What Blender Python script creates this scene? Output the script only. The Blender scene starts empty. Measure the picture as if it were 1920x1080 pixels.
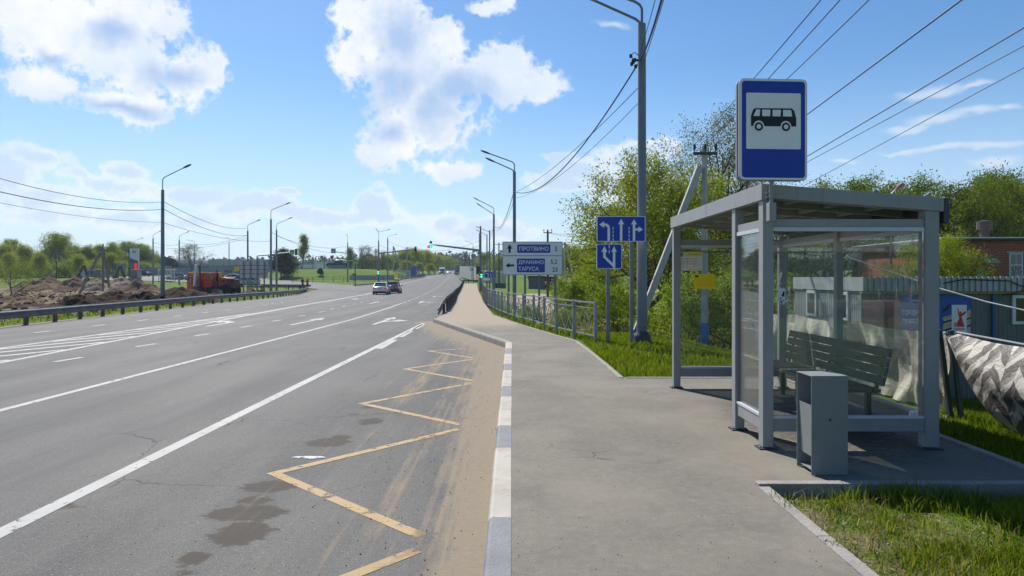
import bpy, bmesh, math, random
import numpy as np
from mathutils import Vector, Matrix
random.seed(7)
R = math.radians
scene = bpy.context.scene
COL = scene.collection
F = 1280.0; CX = 960.0; HZ = 520.0; CH = 1.62      # focal length in photo pixels, principal column, horizon row, eye height

# ---------------------------------------------------------------- terrain functions
_py = [-60, 45, 65, 80, 95, 110, 130, 150, 200, 275, 500, 900, 3000]
_pz = [0, 0, -.12, -.25, -.2, 0, .4, .8, 1.8, 3.1, 6.6, 10, 14]
def prof(y): return np.interp(y, _py, _pz)
def sm(t):
    t = np.clip(t, 0, 1); return t*t*(3-2*t)
def lat(x, y):
    return .9*sm((-x-45)/40)*sm((y-95)/45) - .7*sm((x-3)/10)*sm((y-40)/60)*(1-sm((y-250)/150))
def surf(x, y): return prof(y)+lat(x, y)
_xr = ([-60, 17.1, 26.9, 33, 45, 75, 100, 138, 175, 250, 500, 900], [-.16, -.16, -3.11, -3.25, -3.94, -6.1, -7.7, -9.8, -13.2, -20.9, -34, -55])
_xl = ([-60, 0, 24, 37, 48, 64, 88, 105, 122, 145, 175, 235, 310, 500, 900], [-14, -17, -18.3, -19.4, -20.7, -22.4, -27.2, -29.8, -28.2, -24.6, -28, -29.2, -32.7, -47, -75])
_xp = ([-60, 5.26, 11.02, 11.04, 12.5, 14.7, 17.3, 19.84, 23.8, 29.6, 45, 75, 100, 132], [1.98, 1.98, 1.98, 1.80, 1.79, 1.75, 1.67, 1.085, .25, -.81, -1.9, -3.5, -5, -6.8])
def xr(y): return np.interp(y, *_xr)
def xl(y): return np.interp(y, *_xl)
def xp(y): return np.interp(y, *_xp)
def vnoise(x, y, s=1.0, seed=0.):
    x = np.asarray(x, float)*s+seed; y = np.asarray(y, float)*s-seed*1.7
    return (np.sin(x*1.3+1.7*np.sin(y*.9))+np.sin(y*1.7+1.3*np.sin(x*1.1+2))+np.sin(x*2.9+y*2.3+np.sin(y*3.1))*.6+np.sin(x*5.3-y*4.7)*.35)/3
def terr(x, y):
    """height of the natural ground (outside the paved sheets)"""
    x = np.asarray(x, float); y = np.asarray(y, float)
    s = surf(x, y)
    right = x > xp(y)-.45
    inroad = (~right) & (x > xl(y)-1.0)
    xs = np.where(y < 11.5, 5.3, np.where(y < 16, 3.4, 3.0)); wd = np.where(y < 11.5, 2.2, 6.)
    fall = .95*sm((x-xs)/wd)*(1-sm((y-60)/60))
    ditch = .55*np.exp(-((x-(xp(y)+3.0))/1.6)**2)*sm((y-19)/6)*(1-sm((y-80)/40))
    zr = s-.07-fall-ditch+.03*vnoise(x, y, 1.1)*sm((x-xp(y)-.3)/1.5)
    site = sm((-x-21)/3)*sm((y-18)/8)*(1-sm((y-92)/14))*(1-sm((-x-95)/20))
    zl = s-.22+site*(.42*fnoise(x, y, .35)-.03)
    mx = (x+47)/26; my = (y-186)/17
    mound = 2.5*sm(1.25-np.sqrt(mx*mx+my*my))/1.0
    z = np.where(right, zr, np.where(inroad, s-.34, zl))
    z = z+np.where(right | inroad, 0, mound)
    pad = (x > 1.5) & (x < 4.36) & (y > 5.3) & (y < 11.0)
    return np.where(pad, -.12, z)
def PX(px, Y): return (px-CX)/F*Y
def ZZ(py, Y): return CH-(py-HZ)/F*Y
def gp(px, py, off=0.0):
    """where the sight line of a photo pixel meets the surface surf()+off"""
    u = (px-CX)/F; v = (HZ-py)/F
    Y = np.concatenate([np.linspace(2, 60, 2000), np.linspace(60, 900, 6000)])
    d = CH+v*Y-(surf(u*Y, Y)+off)
    k = np.argmax(d < 0)
    if d[k] >= 0: k = len(Y)-1
    y = float(Y[k]); return (u*y, y, float(surf(u*y, y))+off)
def gnd(x, y): return float(terr(x, y))

_rs = np.random.RandomState(3); _lat = _rs.rand(256, 256)
def fnoise(x, y, s=1., octv=5, seed=0):
    """fractal value noise, about -1..1"""
    x = np.asarray(x, float)*s+seed*13.7+100; y = np.asarray(y, float)*s+seed*7.3+100; out = 0.; a = 1.; tot = 0.
    for _ in range(octv):
        i, j = np.floor(x).astype(int), np.floor(y).astype(int); u, v = x-i, y-j; u = u*u*(3-2*u); v = v*v*(3-2*v)
        g = lambda p, q: _lat[p % 256, q % 256]
        out = out+a*((g(i, j)*(1-u)+g(i+1, j)*u)*(1-v)+(g(i, j+1)*(1-u)+g(i+1, j+1)*u)*v-.5)*2; tot += a; a *= .55; x = x*2.03+5; y = y*2.03+9
    return out/tot*1.6

# ---------------------------------------------------------------- materials
MATS = {}
def mat(name, col, rough=.6, metal=0., var=.15, scale=5., bump=0., bscale=40., spec=.4, col2=None, coat=0., stretch=None):
    if name in MATS: return MATS[name]
    m = bpy.data.materials.new(name); m.use_nodes = True
    nt = m.node_tree; b = nt.nodes['Principled BSDF']
    b.inputs['Roughness'].default_value = rough; b.inputs['Metallic'].default_value = metal
    b.inputs['Specular IOR Level'].default_value = spec
    if coat: b.inputs['Coat Weight'].default_value = coat
    tc = nt.nodes.new('ShaderNodeTexCoord'); src = tc.outputs['Object']
    if stretch:
        mp = nt.nodes.new('ShaderNodeMapping'); mp.inputs['Scale'].default_value = stretch
        nt.links.new(src, mp.inputs[0]); src = mp.outputs[0]
    n = nt.nodes.new('ShaderNodeTexNoise'); n.inputs['Scale'].default_value = scale; n.inputs['Detail'].default_value = 6; n.inputs['Roughness'].default_value = .65
    nt.links.new(src, n.inputs['Vector'])
    rp = nt.nodes.new('ShaderNodeValToRGB')
    c = col; c2 = col2 or tuple(min(1, x*(1+var)) for x in col); c1 = tuple(x*(1-var) for x in col) if col2 is None else col
    rp.color_ramp.elements[0].color = (*c1, 1); rp.color_ramp.elements[1].color = (*c2, 1)
    rp.color_ramp.elements[0].position = .32; rp.color_ramp.elements[1].position = .68
    nt.links.new(n.outputs['Fac'], rp.inputs[0]); nt.links.new(rp.outputs[0], b.inputs['Base Color'])
    if bump:
        n2 = nt.nodes.new('ShaderNodeTexNoise'); n2.inputs['Scale'].default_value = bscale; n2.inputs['Detail'].default_value = 4
        nt.links.new(src, n2.inputs['Vector'])
        bp = nt.nodes.new('ShaderNodeBump'); bp.inputs['Strength'].default_value = bump; bp.inputs['Distance'].default_value = .02
        nt.links.new(n2.outputs['Fac'], bp.inputs['Height']); nt.links.new(bp.outputs[0], b.inputs['Normal'])
    MATS[name] = m; return m
def emit(name, col, strength):
    m = bpy.data.materials.new(name); m.use_nodes = True; nt = m.node_tree
    b = nt.nodes['Principled BSDF']; b.inputs['Base Color'].default_value = (*[c*.5 for c in col], 1)
    b.inputs['Emission Color'].default_value = (*col, 1); b.inputs['Emission Strength'].default_value = strength
    MATS[name] = m; return m
class NT:
    def __init__(s, m): s.t = m.node_tree if hasattr(m, 'node_tree') else m; s.L = s.t.links
    def n(s, typ, **kw):
        nd = s.t.nodes.new('ShaderNode'+typ)
        for k, v in kw.items(): setattr(nd, k, v)
        return nd
    def l(s, a, b): s.L.new(a, b)
    def math(s, op, a, b=None, c=None, clamp=False):
        nd = s.n('Math', operation=op); nd.use_clamp = clamp
        for i, v in enumerate((a, b, c)):
            if v is None: continue
            if hasattr(v, 'is_output'): s.l(v, nd.inputs[i])
            else: nd.inputs[i].default_value = v
        return nd.outputs[0]
    def vmath(s, op, a, b=None, c=None):
        nd = s.n('VectorMath', operation=op)
        for i, v in enumerate((a, b, c)):
            if v is None: continue
            if hasattr(v, 'is_output'): s.l(v, nd.inputs[i])
            else: nd.inputs[i].default_value = v
        return nd.outputs['Value'] if op in ('LENGTH', 'DOT_PRODUCT') else nd.outputs[0]
    def mix(s, f, a, b):
        nd = s.n('Mix', data_type='RGBA')
        for i, v in ((0, f), (6, a), (7, b)):
            if hasattr(v, 'is_output'): s.l(v, nd.inputs[i])
            elif i == 0: nd.inputs[0].default_value = v
            else: nd.inputs[i].default_value = (*v, 1)
        return nd.outputs[2]
    def noise(s, vec, scale, detail=5, rough=.6, dist=0.):
        nd = s.n('TexNoise'); nd.inputs['Scale'].default_value = scale; nd.inputs['Detail'].default_value = detail
        nd.inputs['Roughness'].default_value = rough; nd.inputs['Distortion'].default_value = dist
        if vec is not None: s.l(vec, nd.inputs['Vector'])
        return nd.outputs['Fac']
    def ss(s, x, a, b, smooth=True):
        nd = s.n('MapRange'); nd.interpolation_type = 'SMOOTHSTEP' if smooth else 'LINEAR'; nd.clamp = True
        if hasattr(x, 'is_output'): s.l(x, nd.inputs[0])
        nd.inputs[1].default_value = a; nd.inputs[2].default_value = b
        return nd.outputs[0]
    def attr(s, name):
        nd = s.n('Attribute', attribute_name=name); return nd.outputs['Fac']
    def scaled(s, vec, sc):
        mp = s.n('Mapping'); mp.inputs['Scale'].default_value = sc; s.l(vec, mp.inputs[0]); return mp.outputs[0]
def newmat(name):
    m = bpy.data.materials.new(name); m.use_nodes = True; MATS[name] = m
    t = NT(m); b = m.node_tree.nodes['Principled BSDF']; return m, t, b
def bump(t, b, h, strength=.3, dist=.01):
    bp = t.n('Bump'); bp.inputs['Strength'].default_value = strength; bp.inputs['Distance'].default_value = dist
    t.l(h, bp.inputs['Height']); t.l(bp.outputs[0], b.inputs['Normal'])

def weathered(m, rust=.5):
    """speckles of rust and grime with their own shape on painted steel"""
    t = NT(m); b = m.node_tree.nodes['Principled BSDF']; src = b.inputs['Base Color'].links[0].from_socket; P = t.n('TexCoord').outputs['Object']
    k = t.ss(t.noise(P, 26, 6, .7), .66, .72); g = t.ss(t.noise(t.scaled(P, (9, 9, 1.2)), 2, 5, .65), .52, .72)
    c = t.mix(t.math('MULTIPLY', g, .28), src, (.16, .15, .135)); t.l(t.mix(t.math('MULTIPLY', k, rust), c, (.13, .075, .045)), b.inputs['Base Color'])

# ---------------------------------------------------------------- mesh building
class MB:
    def __init__(s): s.v = []; s.f = []; s.m = []
    def add(s, vs, fs, mi=0):
        o = len(s.v); s.v += [tuple(map(float, p)) for p in vs]
        for f in fs: s.f.append([i+o for i in f]); s.m.append(mi)
    def box(s, x0, x1, y0, y1, z0, z1, mi=0):
        s.add([(x0,y0,z0),(x1,y0,z0),(x1,y1,z0),(x0,y1,z0),(x0,y0,z1),(x1,y0,z1),(x1,y1,z1),(x0,y1,z1)],
              [(3,2,1,0),(4,5,6,7),(0,1,5,4),(1,2,6,5),(2,3,7,6),(3,0,4,7)], mi); return s
    def bar(s, p0, p1, w, h, mi=0, up=(0,0,1)):
        p0 = Vector(p0); p1 = Vector(p1); d = (p1-p0).normalized(); up = Vector(up)
        if abs(d.dot(up)) > .98: up = Vector((0,1,0))
        a = d.cross(up).normalized()*w/2; b = a.cross(d).normalized()*h/2
        s.add([p0-a-b,p0+a-b,p0+a+b,p0-a+b,p1-a-b,p1+a-b,p1+a+b,p1-a+b],
              [(0,1,2,3),(7,6,5,4),(4,5,1,0),(5,6,2,1),(6,7,3,2),(7,4,0,3)], mi); return s
    def tube(s, pts, r, n=6, mi=0, cap=True):
        pts = [Vector(p) for p in pts]; k = len(pts)
        if not hasattr(r, '__len__'): r = [r]*k
        d0 = (pts[1]-pts[0]).normalized(); ref = Vector((0,0,1)) if abs(d0.z) < .9 else Vector((1,0,0))
        a = d0.cross(ref).normalized(); vs = []
        for i in range(k):
            d = (pts[min(i+1,k-1)]-pts[max(i-1,0)]).normalized()
            a = (a-d*a.dot(d)).normalized(); b = d.cross(a)
            for j in range(n):
                t = 2*math.pi*j/n; vs.append(pts[i]+(a*math.cos(t)+b*math.sin(t))*r[i])
        fs = [(i*n+j, i*n+(j+1)%n, (i+1)*n+(j+1)%n, (i+1)*n+j) for i in range(k-1) for j in range(n)]
        if cap: fs += [tuple(range(n-1,-1,-1)), tuple((k-1)*n+j for j in range(n))]
        s.add(vs, fs, mi); return s
    def lathe(s, prof, c=(0,0,0), n=16, mi=0, axis='z', cap=True):
        vs = []
        for r, h in prof:
            for j in range(n):
                t = 2*math.pi*j/n; x, y = r*math.cos(t), r*math.sin(t)
                p = (x, y, h) if axis == 'z' else ((h, x, y) if axis == 'x' else (x, h, y))
                vs.append((p[0]+c[0], p[1]+c[1], p[2]+c[2]))
        k = len(prof)
        fs = [(i*n+j, i*n+(j+1)%n, (i+1)*n+(j+1)%n, (i+1)*n+j) for i in range(k-1) for j in range(n)]
        if cap: fs += [tuple(range(n-1,-1,-1)), tuple((k-1)*n+j for j in range(n))]
        if axis == 'y': fs = [f[::-1] for f in fs]
        s.add(vs, fs, mi); return s
    def prism(s, poly, y0, y1, mi=0, axes='xz'):
        """extrude a 2-D outline between two depths"""
        def P(a, b, d): return (a, d, b) if axes == 'xz' else ((a, b, d) if axes == 'xy' else (d, a, b))
        n = len(poly); vs = [P(a, b, y0) for a, b in poly]+[P(a, b, y1) for a, b in poly]
        ar = sum(poly[i][0]*poly[(i+1)%n][1]-poly[(i+1)%n][0]*poly[i][1] for i in range(n))
        flip = (ar < 0) ^ (axes == 'yz' ) ^ (axes == 'xy')
        fs = [tuple(range(n)), tuple(range(2*n-1, n-1, -1))]+[(i, i+n, (i+1)%n+n, (i+1)%n) for i in range(n)]
        if flip: fs = [f[::-1] for f in fs]
        s.add(vs, fs, mi); return s
    def flat(s, poly, y, mi=0):
        """a thin applied marking facing -Y"""
        n = len(poly); ar = sum(poly[i][0]*poly[(i+1)%n][1]-poly[(i+1)%n][0]*poly[i][1] for i in range(n))
        pts = [(a, y, b) for a, b in (poly if ar > 0 else poly[::-1])]
        s.add(pts, [tuple(range(n))], mi); return s
    def loft(s, secs, mi=0, cap=True, closed=True):
        n = len(secs[0]); vs = [p for q in secs for p in q]; k = len(secs)
        m = n if closed else n-1
        fs = [(i*n+j, i*n+(j+1)%n, (i+1)*n+(j+1)%n, (i+1)*n+j) for i in range(k-1) for j in range(m)]
        if cap: fs += [tuple(range(n-1,-1,-1)), tuple((k-1)*n+j for j in range(n))]
        s.add(vs, fs, mi); return s
    def build(s, name, mats, parent=None, smooth=False, bevel=0., off=None, fix=False, angle=40):
        me = bpy.data.meshes.new(name)
        v = s.v if off is None else [(a-off[0], b-off[1], c-off[2]) for a, b, c in s.v]
        me.from_pydata(v, [], s.f)
        for m in (mats if isinstance(mats, (list, tuple)) else [mats]): me.materials.append(m)
        me.polygons.foreach_set('material_index', s.m)
        if bevel or fix:
            bm = bmesh.new(); bm.from_mesh(me)
            if bevel:
                bmesh.ops.remove_doubles(bm, verts=bm.verts, dist=1e-5)
                es = [e for e in bm.edges if len(e.link_faces) == 2 and e.calc_face_angle(0) > R(35)]
                bmesh.ops.bevel(bm, geom=es, offset=bevel, segments=2, affect='EDGES', profile=.6, clamp_overlap=True)
            bmesh.ops.recalc_face_normals(bm, faces=bm.faces)
            bm.to_mesh(me); bm.free()
        if smooth:
            me.polygons.foreach_set('use_smooth', [True]*len(me.polygons)); me.set_sharp_from_angle(angle=R(angle))
        me.update()
        o = bpy.data.objects.new(name, me); COL.objects.link(o)
        if parent is not None: o.parent = parent
        return o
def npmesh(name, verts, quads=None, tris=None, mats=(), attrs=None, parent=None, smooth=False):
    me = bpy.data.meshes.new(name)
    verts = np.asarray(verts, np.float32); me.vertices.add(len(verts)); me.vertices.foreach_set('co', verts.ravel())
    parts = []; tot = []
    if quads is not None and len(quads): parts.append(np.asarray(quads, np.int32).ravel()); tot.append(np.full(len(quads), 4, np.int32))
    if tris is not None and len(tris): parts.append(np.asarray(tris, np.int32).ravel()); tot.append(np.full(len(tris), 3, np.int32))
    li = np.concatenate(parts); lt = np.concatenate(tot)
    me.loops.add(len(li)); me.loops.foreach_set('vertex_index', li)
    me.polygons.add(len(lt)); me.polygons.foreach_set('loop_start', np.concatenate([[0], np.cumsum(lt)[:-1]]).astype(np.int32))
    for m in mats: me.materials.append(m)
    if smooth: me.polygons.foreach_set('use_smooth', np.ones(len(lt), bool))
    for k, (dom, arr) in (attrs or {}).items():
        a = me.attributes.new(k, 'FLOAT', dom); a.data.foreach_set('value', np.asarray(arr, np.float32))
    me.update(calc_edges=True); me.validate()
    o = bpy.data.objects.new(name, me); COL.objects.link(o)
    if parent is not None: o.parent = parent
    return o
def grid(nx, ny):
    i, j = np.meshgrid(np.arange(nx-1), np.arange(ny-1)); a = (j*nx+i).ravel()
    return np.stack([a, a+1, a+1+nx, a+nx], 1)
def tag(o, label=None, cat=None, group=None, kind=None):
    if label: o['label'] = label
    if cat: o['category'] = cat
    if group: o['group'] = group
    if kind: o['kind'] = kind
    return o
def thing(name, loc, label, cat, group=None, rz=0.):
    o = bpy.data.objects.new(name, None); o.empty_display_size = .2; COL.objects.link(o)
    o.location = loc; o.rotation_euler = (0, 0, rz); return tag(o, label, cat, group)
def copy_tree(o, parent=None):
    c = o.copy(); COL.objects.link(c); c.parent = parent
    for ch in [x for x in bpy.data.objects if x.parent == o]: copy_tree(ch, c)
    return c
def dup(o, loc, label, rz=0., sc=1., group=None):
    c = copy_tree(o); c.location = loc; c.rotation_euler = (0, 0, rz); c.scale = (sc, sc, sc) if not hasattr(sc, '__len__') else sc
    c['label'] = label
    if group: c['group'] = group
    return c
def rr(x0, z0, x1, z1, r, n=5):
    out = []
    for cx, cz, a in ((x1-r, z0+r, -90), (x1-r, z1-r, 0), (x0+r, z1-r, 90), (x0+r, z0+r, 180)):
        for k in range(n+1):
            t = R(a+90*k/n); out.append((cx+r*math.cos(t), cz+r*math.sin(t)))
    return out
def circ(cx, cz, r, n=24): return [(cx+r*math.cos(2*math.pi*k/n), cz+r*math.sin(2*math.pi*k/n)) for k in range(n)]
def text(body, x0, x1, z0, z1, y, m, parent, name='lettering', bold=0., fit=True, rot=None):
    """raised letters (2 mm) on a face looking to -Y; fitted to a box"""
    cu = bpy.data.curves.new('t', 'FONT'); cu.body = body; cu.size = 1; cu.offset = bold; cu.extrude = .0; cu.resolution_u = 3
    o = bpy.data.objects.new('t', cu); COL.objects.link(o)
    bpy.context.view_layer.update()
    me = bpy.data.meshes.new_from_object(o.evaluated_get(bpy.context.evaluated_depsgraph_get()))
    bpy.data.objects.remove(o); bpy.data.curves.remove(cu)
    co = np.empty(len(me.vertices)*3, np.float32); me.vertices.foreach_get('co', co); co = co.reshape(-1, 3)
    mn, mx = co.min(0), co.max(0); sx = (x1-x0)/max(mx[0]-mn[0], 1e-6); sz = (z1-z0)/max(mx[1]-mn[1], 1e-6)
    X = x0+(co[:, 0]-mn[0])*sx; Z = z0+(co[:, 1]-mn[1])*sz
    me.vertices.foreach_set('co', np.stack([X, np.full_like(X, y), Z], 1).ravel().astype(np.float32))
    me.materials.clear(); me.materials.append(m); me.name = name; me.update()
    ob = bpy.data.objects.new(name, me); COL.objects.link(ob); ob.parent = parent
    return ob

# ---------------------------------------------------------------- common materials
steel = mat('galvanised_steel', (.24, .26, .28), .5, .35, .12, 3, .05)
polem = mat('pole_steel', (.19, .205, .22), .5, .3, .12, 2)
dsteel = mat('dark_steel', (.06, .065, .07), .5, .3)
shelm = mat('shelter_paint', (.285, .292, .283), .45, .0, .05, 3, .03, 60)
black = mat('black_plastic', (.02, .02, .022), .5, 0, .1)
rubber = mat('rubber', (.018, .018, .018), .8, 0, .15, 8)
white = mat('white_paint', (.72, .72, .7), .5, 0, .06, 4)
signw = mat('sign_white', (.82, .82, .80), .45, 0, .04, 3)
signb = mat('sign_blue', (.006, .045, .36), .4, 0, .05, 3)
signk = mat('sign_black', (.01, .01, .013), .5, 0, .05)
greyp = mat('grey_paint', (.30, .32, .34), .5, 0, .08, 3)
conc = mat('concrete', (.36, .35, .33), .85, 0, .15, 6, .3, 60)
concd = mat('pole_concrete', (.40, .385, .36), .85, 0, .14, 4, .2, 50)
yellow = mat('yellow_plastic', (.80, .52, .02), .5, 0, .08)
limeg = mat('sign_lime', (.45, .75, .02), .5, 0, .06)
redp = mat('red_paint', (.55, .03, .025), .5, 0, .12)
orange = mat('orange_paint', (.62, .10, .025), .45, 0, .15, 2)
glassd = mat('dark_glass', (.02, .026, .03), .08, 0, .1, 2, spec=.8)
bluep = mat('blue_paint', (.02, .13, .42), .5, 0, .12)
wirem = mat('wire_black', (.02, .02, .022), .6, 0, .1)
brown = mat('rusty_wood', (.10, .065, .045), .8, 0, .2, 5)
skin = mat('skin_tone', (.48, .28, .19), .6, 0, .05)
hairm = mat('hair_dark', (.03, .02, .015), .7, 0, .1)

weathered(shelm, .35); weathered(polem, .4)
# ---------------------------------------------------------------- camera, sun, sky
cam = bpy.data.cameras.new('camera'); co_ = bpy.data.objects.new('camera', cam); COL.objects.link(co_)
cam.sensor_width = 36; cam.lens = 24; cam.shift_y = -20/1920; cam.clip_start = .05; cam.clip_end = 6000
co_.location = (0, 0, CH); co_.rotation_euler = (R(90), 0, 0); scene.camera = co_
SUN_AZ, SUN_EL = -27., 48.
sv = Vector((math.sin(R(SUN_AZ))*math.cos(R(SUN_EL)), math.cos(R(SUN_AZ))*math.cos(R(SUN_EL)), math.sin(R(SUN_EL))))
sl = bpy.data.lights.new('sun', 'SUN'); sl.energy = 5.0; sl.angle = R(.5); sl.color = (1, .95, .88)
so = bpy.data.objects.new('sun', sl); COL.objects.link(so); so.rotation_euler = (-sv).to_track_quat('-Z', 'Y').to_euler(); so.location = (0, 0, 40)
w = bpy.data.worlds.new('World'); scene.world = w; w.use_nodes = True
t = NT(w); bg = w.node_tree.nodes['Background']
sky = t.n('TexSky', sky_type='NISHITA'); sky.sun_disc = False; sky.sun_elevation = R(SUN_EL); sky.sun_rotation = R(SUN_AZ)
sky.air_density = 1.0; sky.dust_density = .3; sky.ozone_density = 3.0; sky.altitude = 100
tc = t.n('TexCoord'); d = tc.outputs['Generated']
sp = t.n('SeparateXYZ'); t.l(d, sp.inputs[0])
az = t.math('ARCTAN2', sp.outputs[0], sp.outputs[1]); el = t.math('ARCSINE', sp.outputs[2])
# domain warp so that the outlines billow
wn = t.n('TexNoise'); wn.inputs['Scale'].default_value = 9; wn.inputs['Detail'].default_value = 4; t.l(d, wn.inputs['Vector'])
wv = t.vmath('MULTIPLY', t.vmath('SUBTRACT', wn.outputs['Color'], (.5, .5, .5)), (.07, .07, 0))
cb = t.n('CombineXYZ'); t.l(az, cb.inputs[0]); t.l(el, cb.inputs[1])
ae = t.vmath('ADD', cb.outputs[0], wv)
def blobs(lst):
    cur = None
    for px, py, rx, ry in lst:
        a = math.atan((px-CX)/F); e = math.atan((HZ-py)/F*math.cos(a)); ka = math.cos(a)**2/F; ke = math.cos(e)*math.cos(a)/F
        ia, ie = 1/(rx*ka), 1/(ry*ke)
        ln = t.vmath('LENGTH', t.vmath('MULTIPLY_ADD', ae, (ia, ie, 0), (-a*ia, -e*ie, 0)))
        if cur is None: cur = ln
        else:
            nd = t.n('Math', operation='SMOOTH_MIN'); t.l(cur, nd.inputs[0]); t.l(ln, nd.inputs[1]); nd.inputs[2].default_value = .25; cur = nd.outputs[0]
    return cur
pf = t.n('TexNoise'); pf.inputs['Scale'].default_value = 34; pf.inputs['Detail'].default_value = 7; pf.inputs['Roughness'].default_value = .6; t.l(d, pf.inputs['Vector'])
puff = t.math('SUBTRACT', .18, t.math('ABSOLUTE', t.math('SUBTRACT', pf.outputs['Fac'], .5)))
fb0 = t.noise(d, 11, 10, .68); fb = t.math('ADD', fb0, t.math('MULTIPLY', puff, .9)); fb2 = t.noise(t.vmath('ADD', d, (3.1, 1.7, .4)), 7, 6, .55)
bigc = [(150,60,170,85),(90,150,100,45),(270,125,140,65),(350,150,75,45),(60,30,75,60),(240,25,110,50),(400,115,28,35),(225,180,100,28),
        (735,40,75,95),(850,160,70,60),(820,240,60,45),(760,140,105,100),(690,90,55,60),(650,30,38,45),(650,120,34,44),(830,80,45,50),(930,140,75,60),(1015,150,60,34),(960,105,40,30),(800,215,105,75),(740,275,80,48),(705,300,55,28),(850,322,50,22),
        (905,8,34,14),(940,14,20,12)]
lowc = [(70,300,85,32),(20,325,70,34),(140,330,40,18),(245,318,58,22),(225,350,120,30),(350,365,90,26),(460,392,110,22),(80,370,130,28),
        (1190,285,72,30),(1120,320,85,34),(1045,350,85,24),(1070,295,40,16),(1240,275,35,22),(1180,350,90,30),
        (700,385,75,22),(720,405,120,22),(820,415,60,20),(600,410,130,20),(900,430,140,22),(250,410,260,22),(540,372,30,8)]
cir = [(1700,232,55,10),(1760,214,65,13),(1830,198,65,11),(1890,186,32,7),(1690,276,60,5),(1775,271,90,8),(1880,262,80,9),(1750,158,75,12),(1820,150,40,7),(1150,46,40,8),(1570,300,30,5),(1880,290,60,9),(1110,395,60,6)]
d1 = t.math('ADD', t.math('SUBTRACT', 1.0, blobs(bigc)), t.math('MULTIPLY', t.math('SUBTRACT', fb, .58), 2.9))
d2 = t.math('ADD', t.math('SUBTRACT', 1.0, blobs(lowc)), t.math('MULTIPLY', t.math('SUBTRACT', fb, .56), 2.0))
d3 = t.math('ADD', t.math('SUBTRACT', 1.0, blobs(cir)), t.math('MULTIPLY', t.math('SUBTRACT', fb, .5), 1.2))
a1 = t.ss(d1, -.06, .52); a2 = t.math('MULTIPLY', t.ss(d2, .0, .46), .70); a3 = t.math('MULTIPLY', t.ss(d3, -.1, .9), .6)
cores = [(745,70,60,75),(750,170,75,75),(810,220,75,60),(860,180,70,40),(740,255,50,30),(200,55,45,30),(240,192,110,16),(320,150,70,26),(120,100,40,20)]
core1 = t.ss(t.math('ADD', t.math('SUBTRACT', 1.1, blobs(cores)), t.math('ADD', t.math('MULTIPLY', t.math('SUBTRACT', fb0, .5), 1.8), t.math('MULTIPLY', t.math('SUBTRACT', fb2, .5), 1.2))), -.25, 1.05)
core2 = t.ss(t.math('ADD', d2, t.math('MULTIPLY', t.math('SUBTRACT', fb2, .5), 2.)), .25, .8)
# the sky itself, brought to daylight level before the clouds are laid over it
hs = t.n('HueSaturation'); hs.inputs['Saturation'].default_value = 1.24; hs.inputs['Value'].default_value = 1.22; t.l(sky.outputs[0], hs.inputs['Color'])
col = t.mix(t.math('MULTIPLY', t.ss(el, .30, -.02), .75), hs.outputs[0], (5.6, 7.3, 9.4))
soft = t.ss(t.math('ADD', t.math('MULTIPLY', fb2, .7), t.math('MULTIPLY', fb0, .45)), .46, .70)
C1 = t.mix(t.math('MULTIPLY', soft, .75), (9.4, 9.5, 9.7), (6.2, 7.5, 9.4)); C1 = t.mix(t.math('MULTIPLY', core1, .95), C1, (3.7, 5.4, 8.2)); C2 = t.mix(core2, (9.0, 9.3, 9.6), (6.2, 7.3, 8.8))
col = t.mix(a3, col, (7.6, 8.3, 9.2)); col = t.mix(a2, col, C2); col = t.mix(a1, col, C1)
t.l(col, bg.inputs[0]); bg.inputs[1].default_value = .08
scene.view_settings.view_transform = 'Standard'; scene.view_settings.look = 'None'; scene.view_settings.exposure = .4; scene.view_settings.gamma = 1
scene.cycles.max_bounces = 8; scene.cycles.transparent_max_bounces = 16; scene.cycles.caustics_reflective = False; scene.cycles.caustics_refractive = False

# ---------------------------------------------------------------- ground materials
def grass_mat():
    m, t, b = newmat('ground_cover'); P = t.n('TexCoord').outputs['Object']
    n1 = t.noise(P, .35, 6, .65); n2 = t.noise(P, 3.5, 6, .7); n3 = t.noise(P, 22, 4, .7)
    g = t.mix(t.ss(n2, .3, .7), (.05, .10, .008), (.11, .18, .014)); g = t.mix(t.ss(n1, .35, .7), g, (.11, .165, .022))
    g = t.mix(t.math('MULTIPLY', t.ss(n3, .45, .75), .5), g, (.14, .165, .045))
    s = t.mix(t.ss(n2, .3, .7), (.10, .075, .04), (.21, .175, .105)); s = t.mix(t.ss(n3, .5, .75), s, (.29, .25, .17))
    s = t.mix(t.ss(n1, .5, .62), s, (.075, .05, .034))
    k = t.math('ADD', t.attr('soil'), t.math('MULTIPLY', t.math('SUBTRACT', n2, .5), 1.0)); k = t.ss(k, .4, .6)
    sand = t.mix(n3, (.30, .24, .17), (.42, .36, .28)); s = t.mix(t.ss(t.math('ADD', t.attr('sand'), t.math('MULTIPLY', t.math('SUBTRACT', n2, .5), .6)), .4, .65), s, sand)
    t.l(t.mix(k, g, s), b.inputs['Base Color']); b.inputs['Roughness'].default_value = .95; b.inputs['Specular IOR Level'].default_value = .1
    h = t.math('ADD', t.math('MULTIPLY', n2, 1.0), t.math('MULTIPLY', n3, .35)); bump(t, b, h, .8, .12)
    return m
def crack(t, P, sc):
    wv = t.n('TexNoise'); wv.inputs['Scale'].default_value = 3; wv.inputs['Detail'].default_value = 5; t.l(P, wv.inputs['Vector'])
    q = t.vmath('ADD', P, t.vmath('MULTIPLY', t.vmath('SUBTRACT', wv.outputs['Color'], (.5, .5, .5)), (.35, .35, 0)))
    v = t.n('TexVoronoi', feature='DISTANCE_TO_EDGE'); v.inputs['Scale'].default_value = sc; t.l(q, v.inputs['Vector'])
    return t.math('MULTIPLY', t.ss(v.outputs['Distance'], .006, .001), t.ss(t.noise(P, .45, 3, .5), .52, .60))
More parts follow.
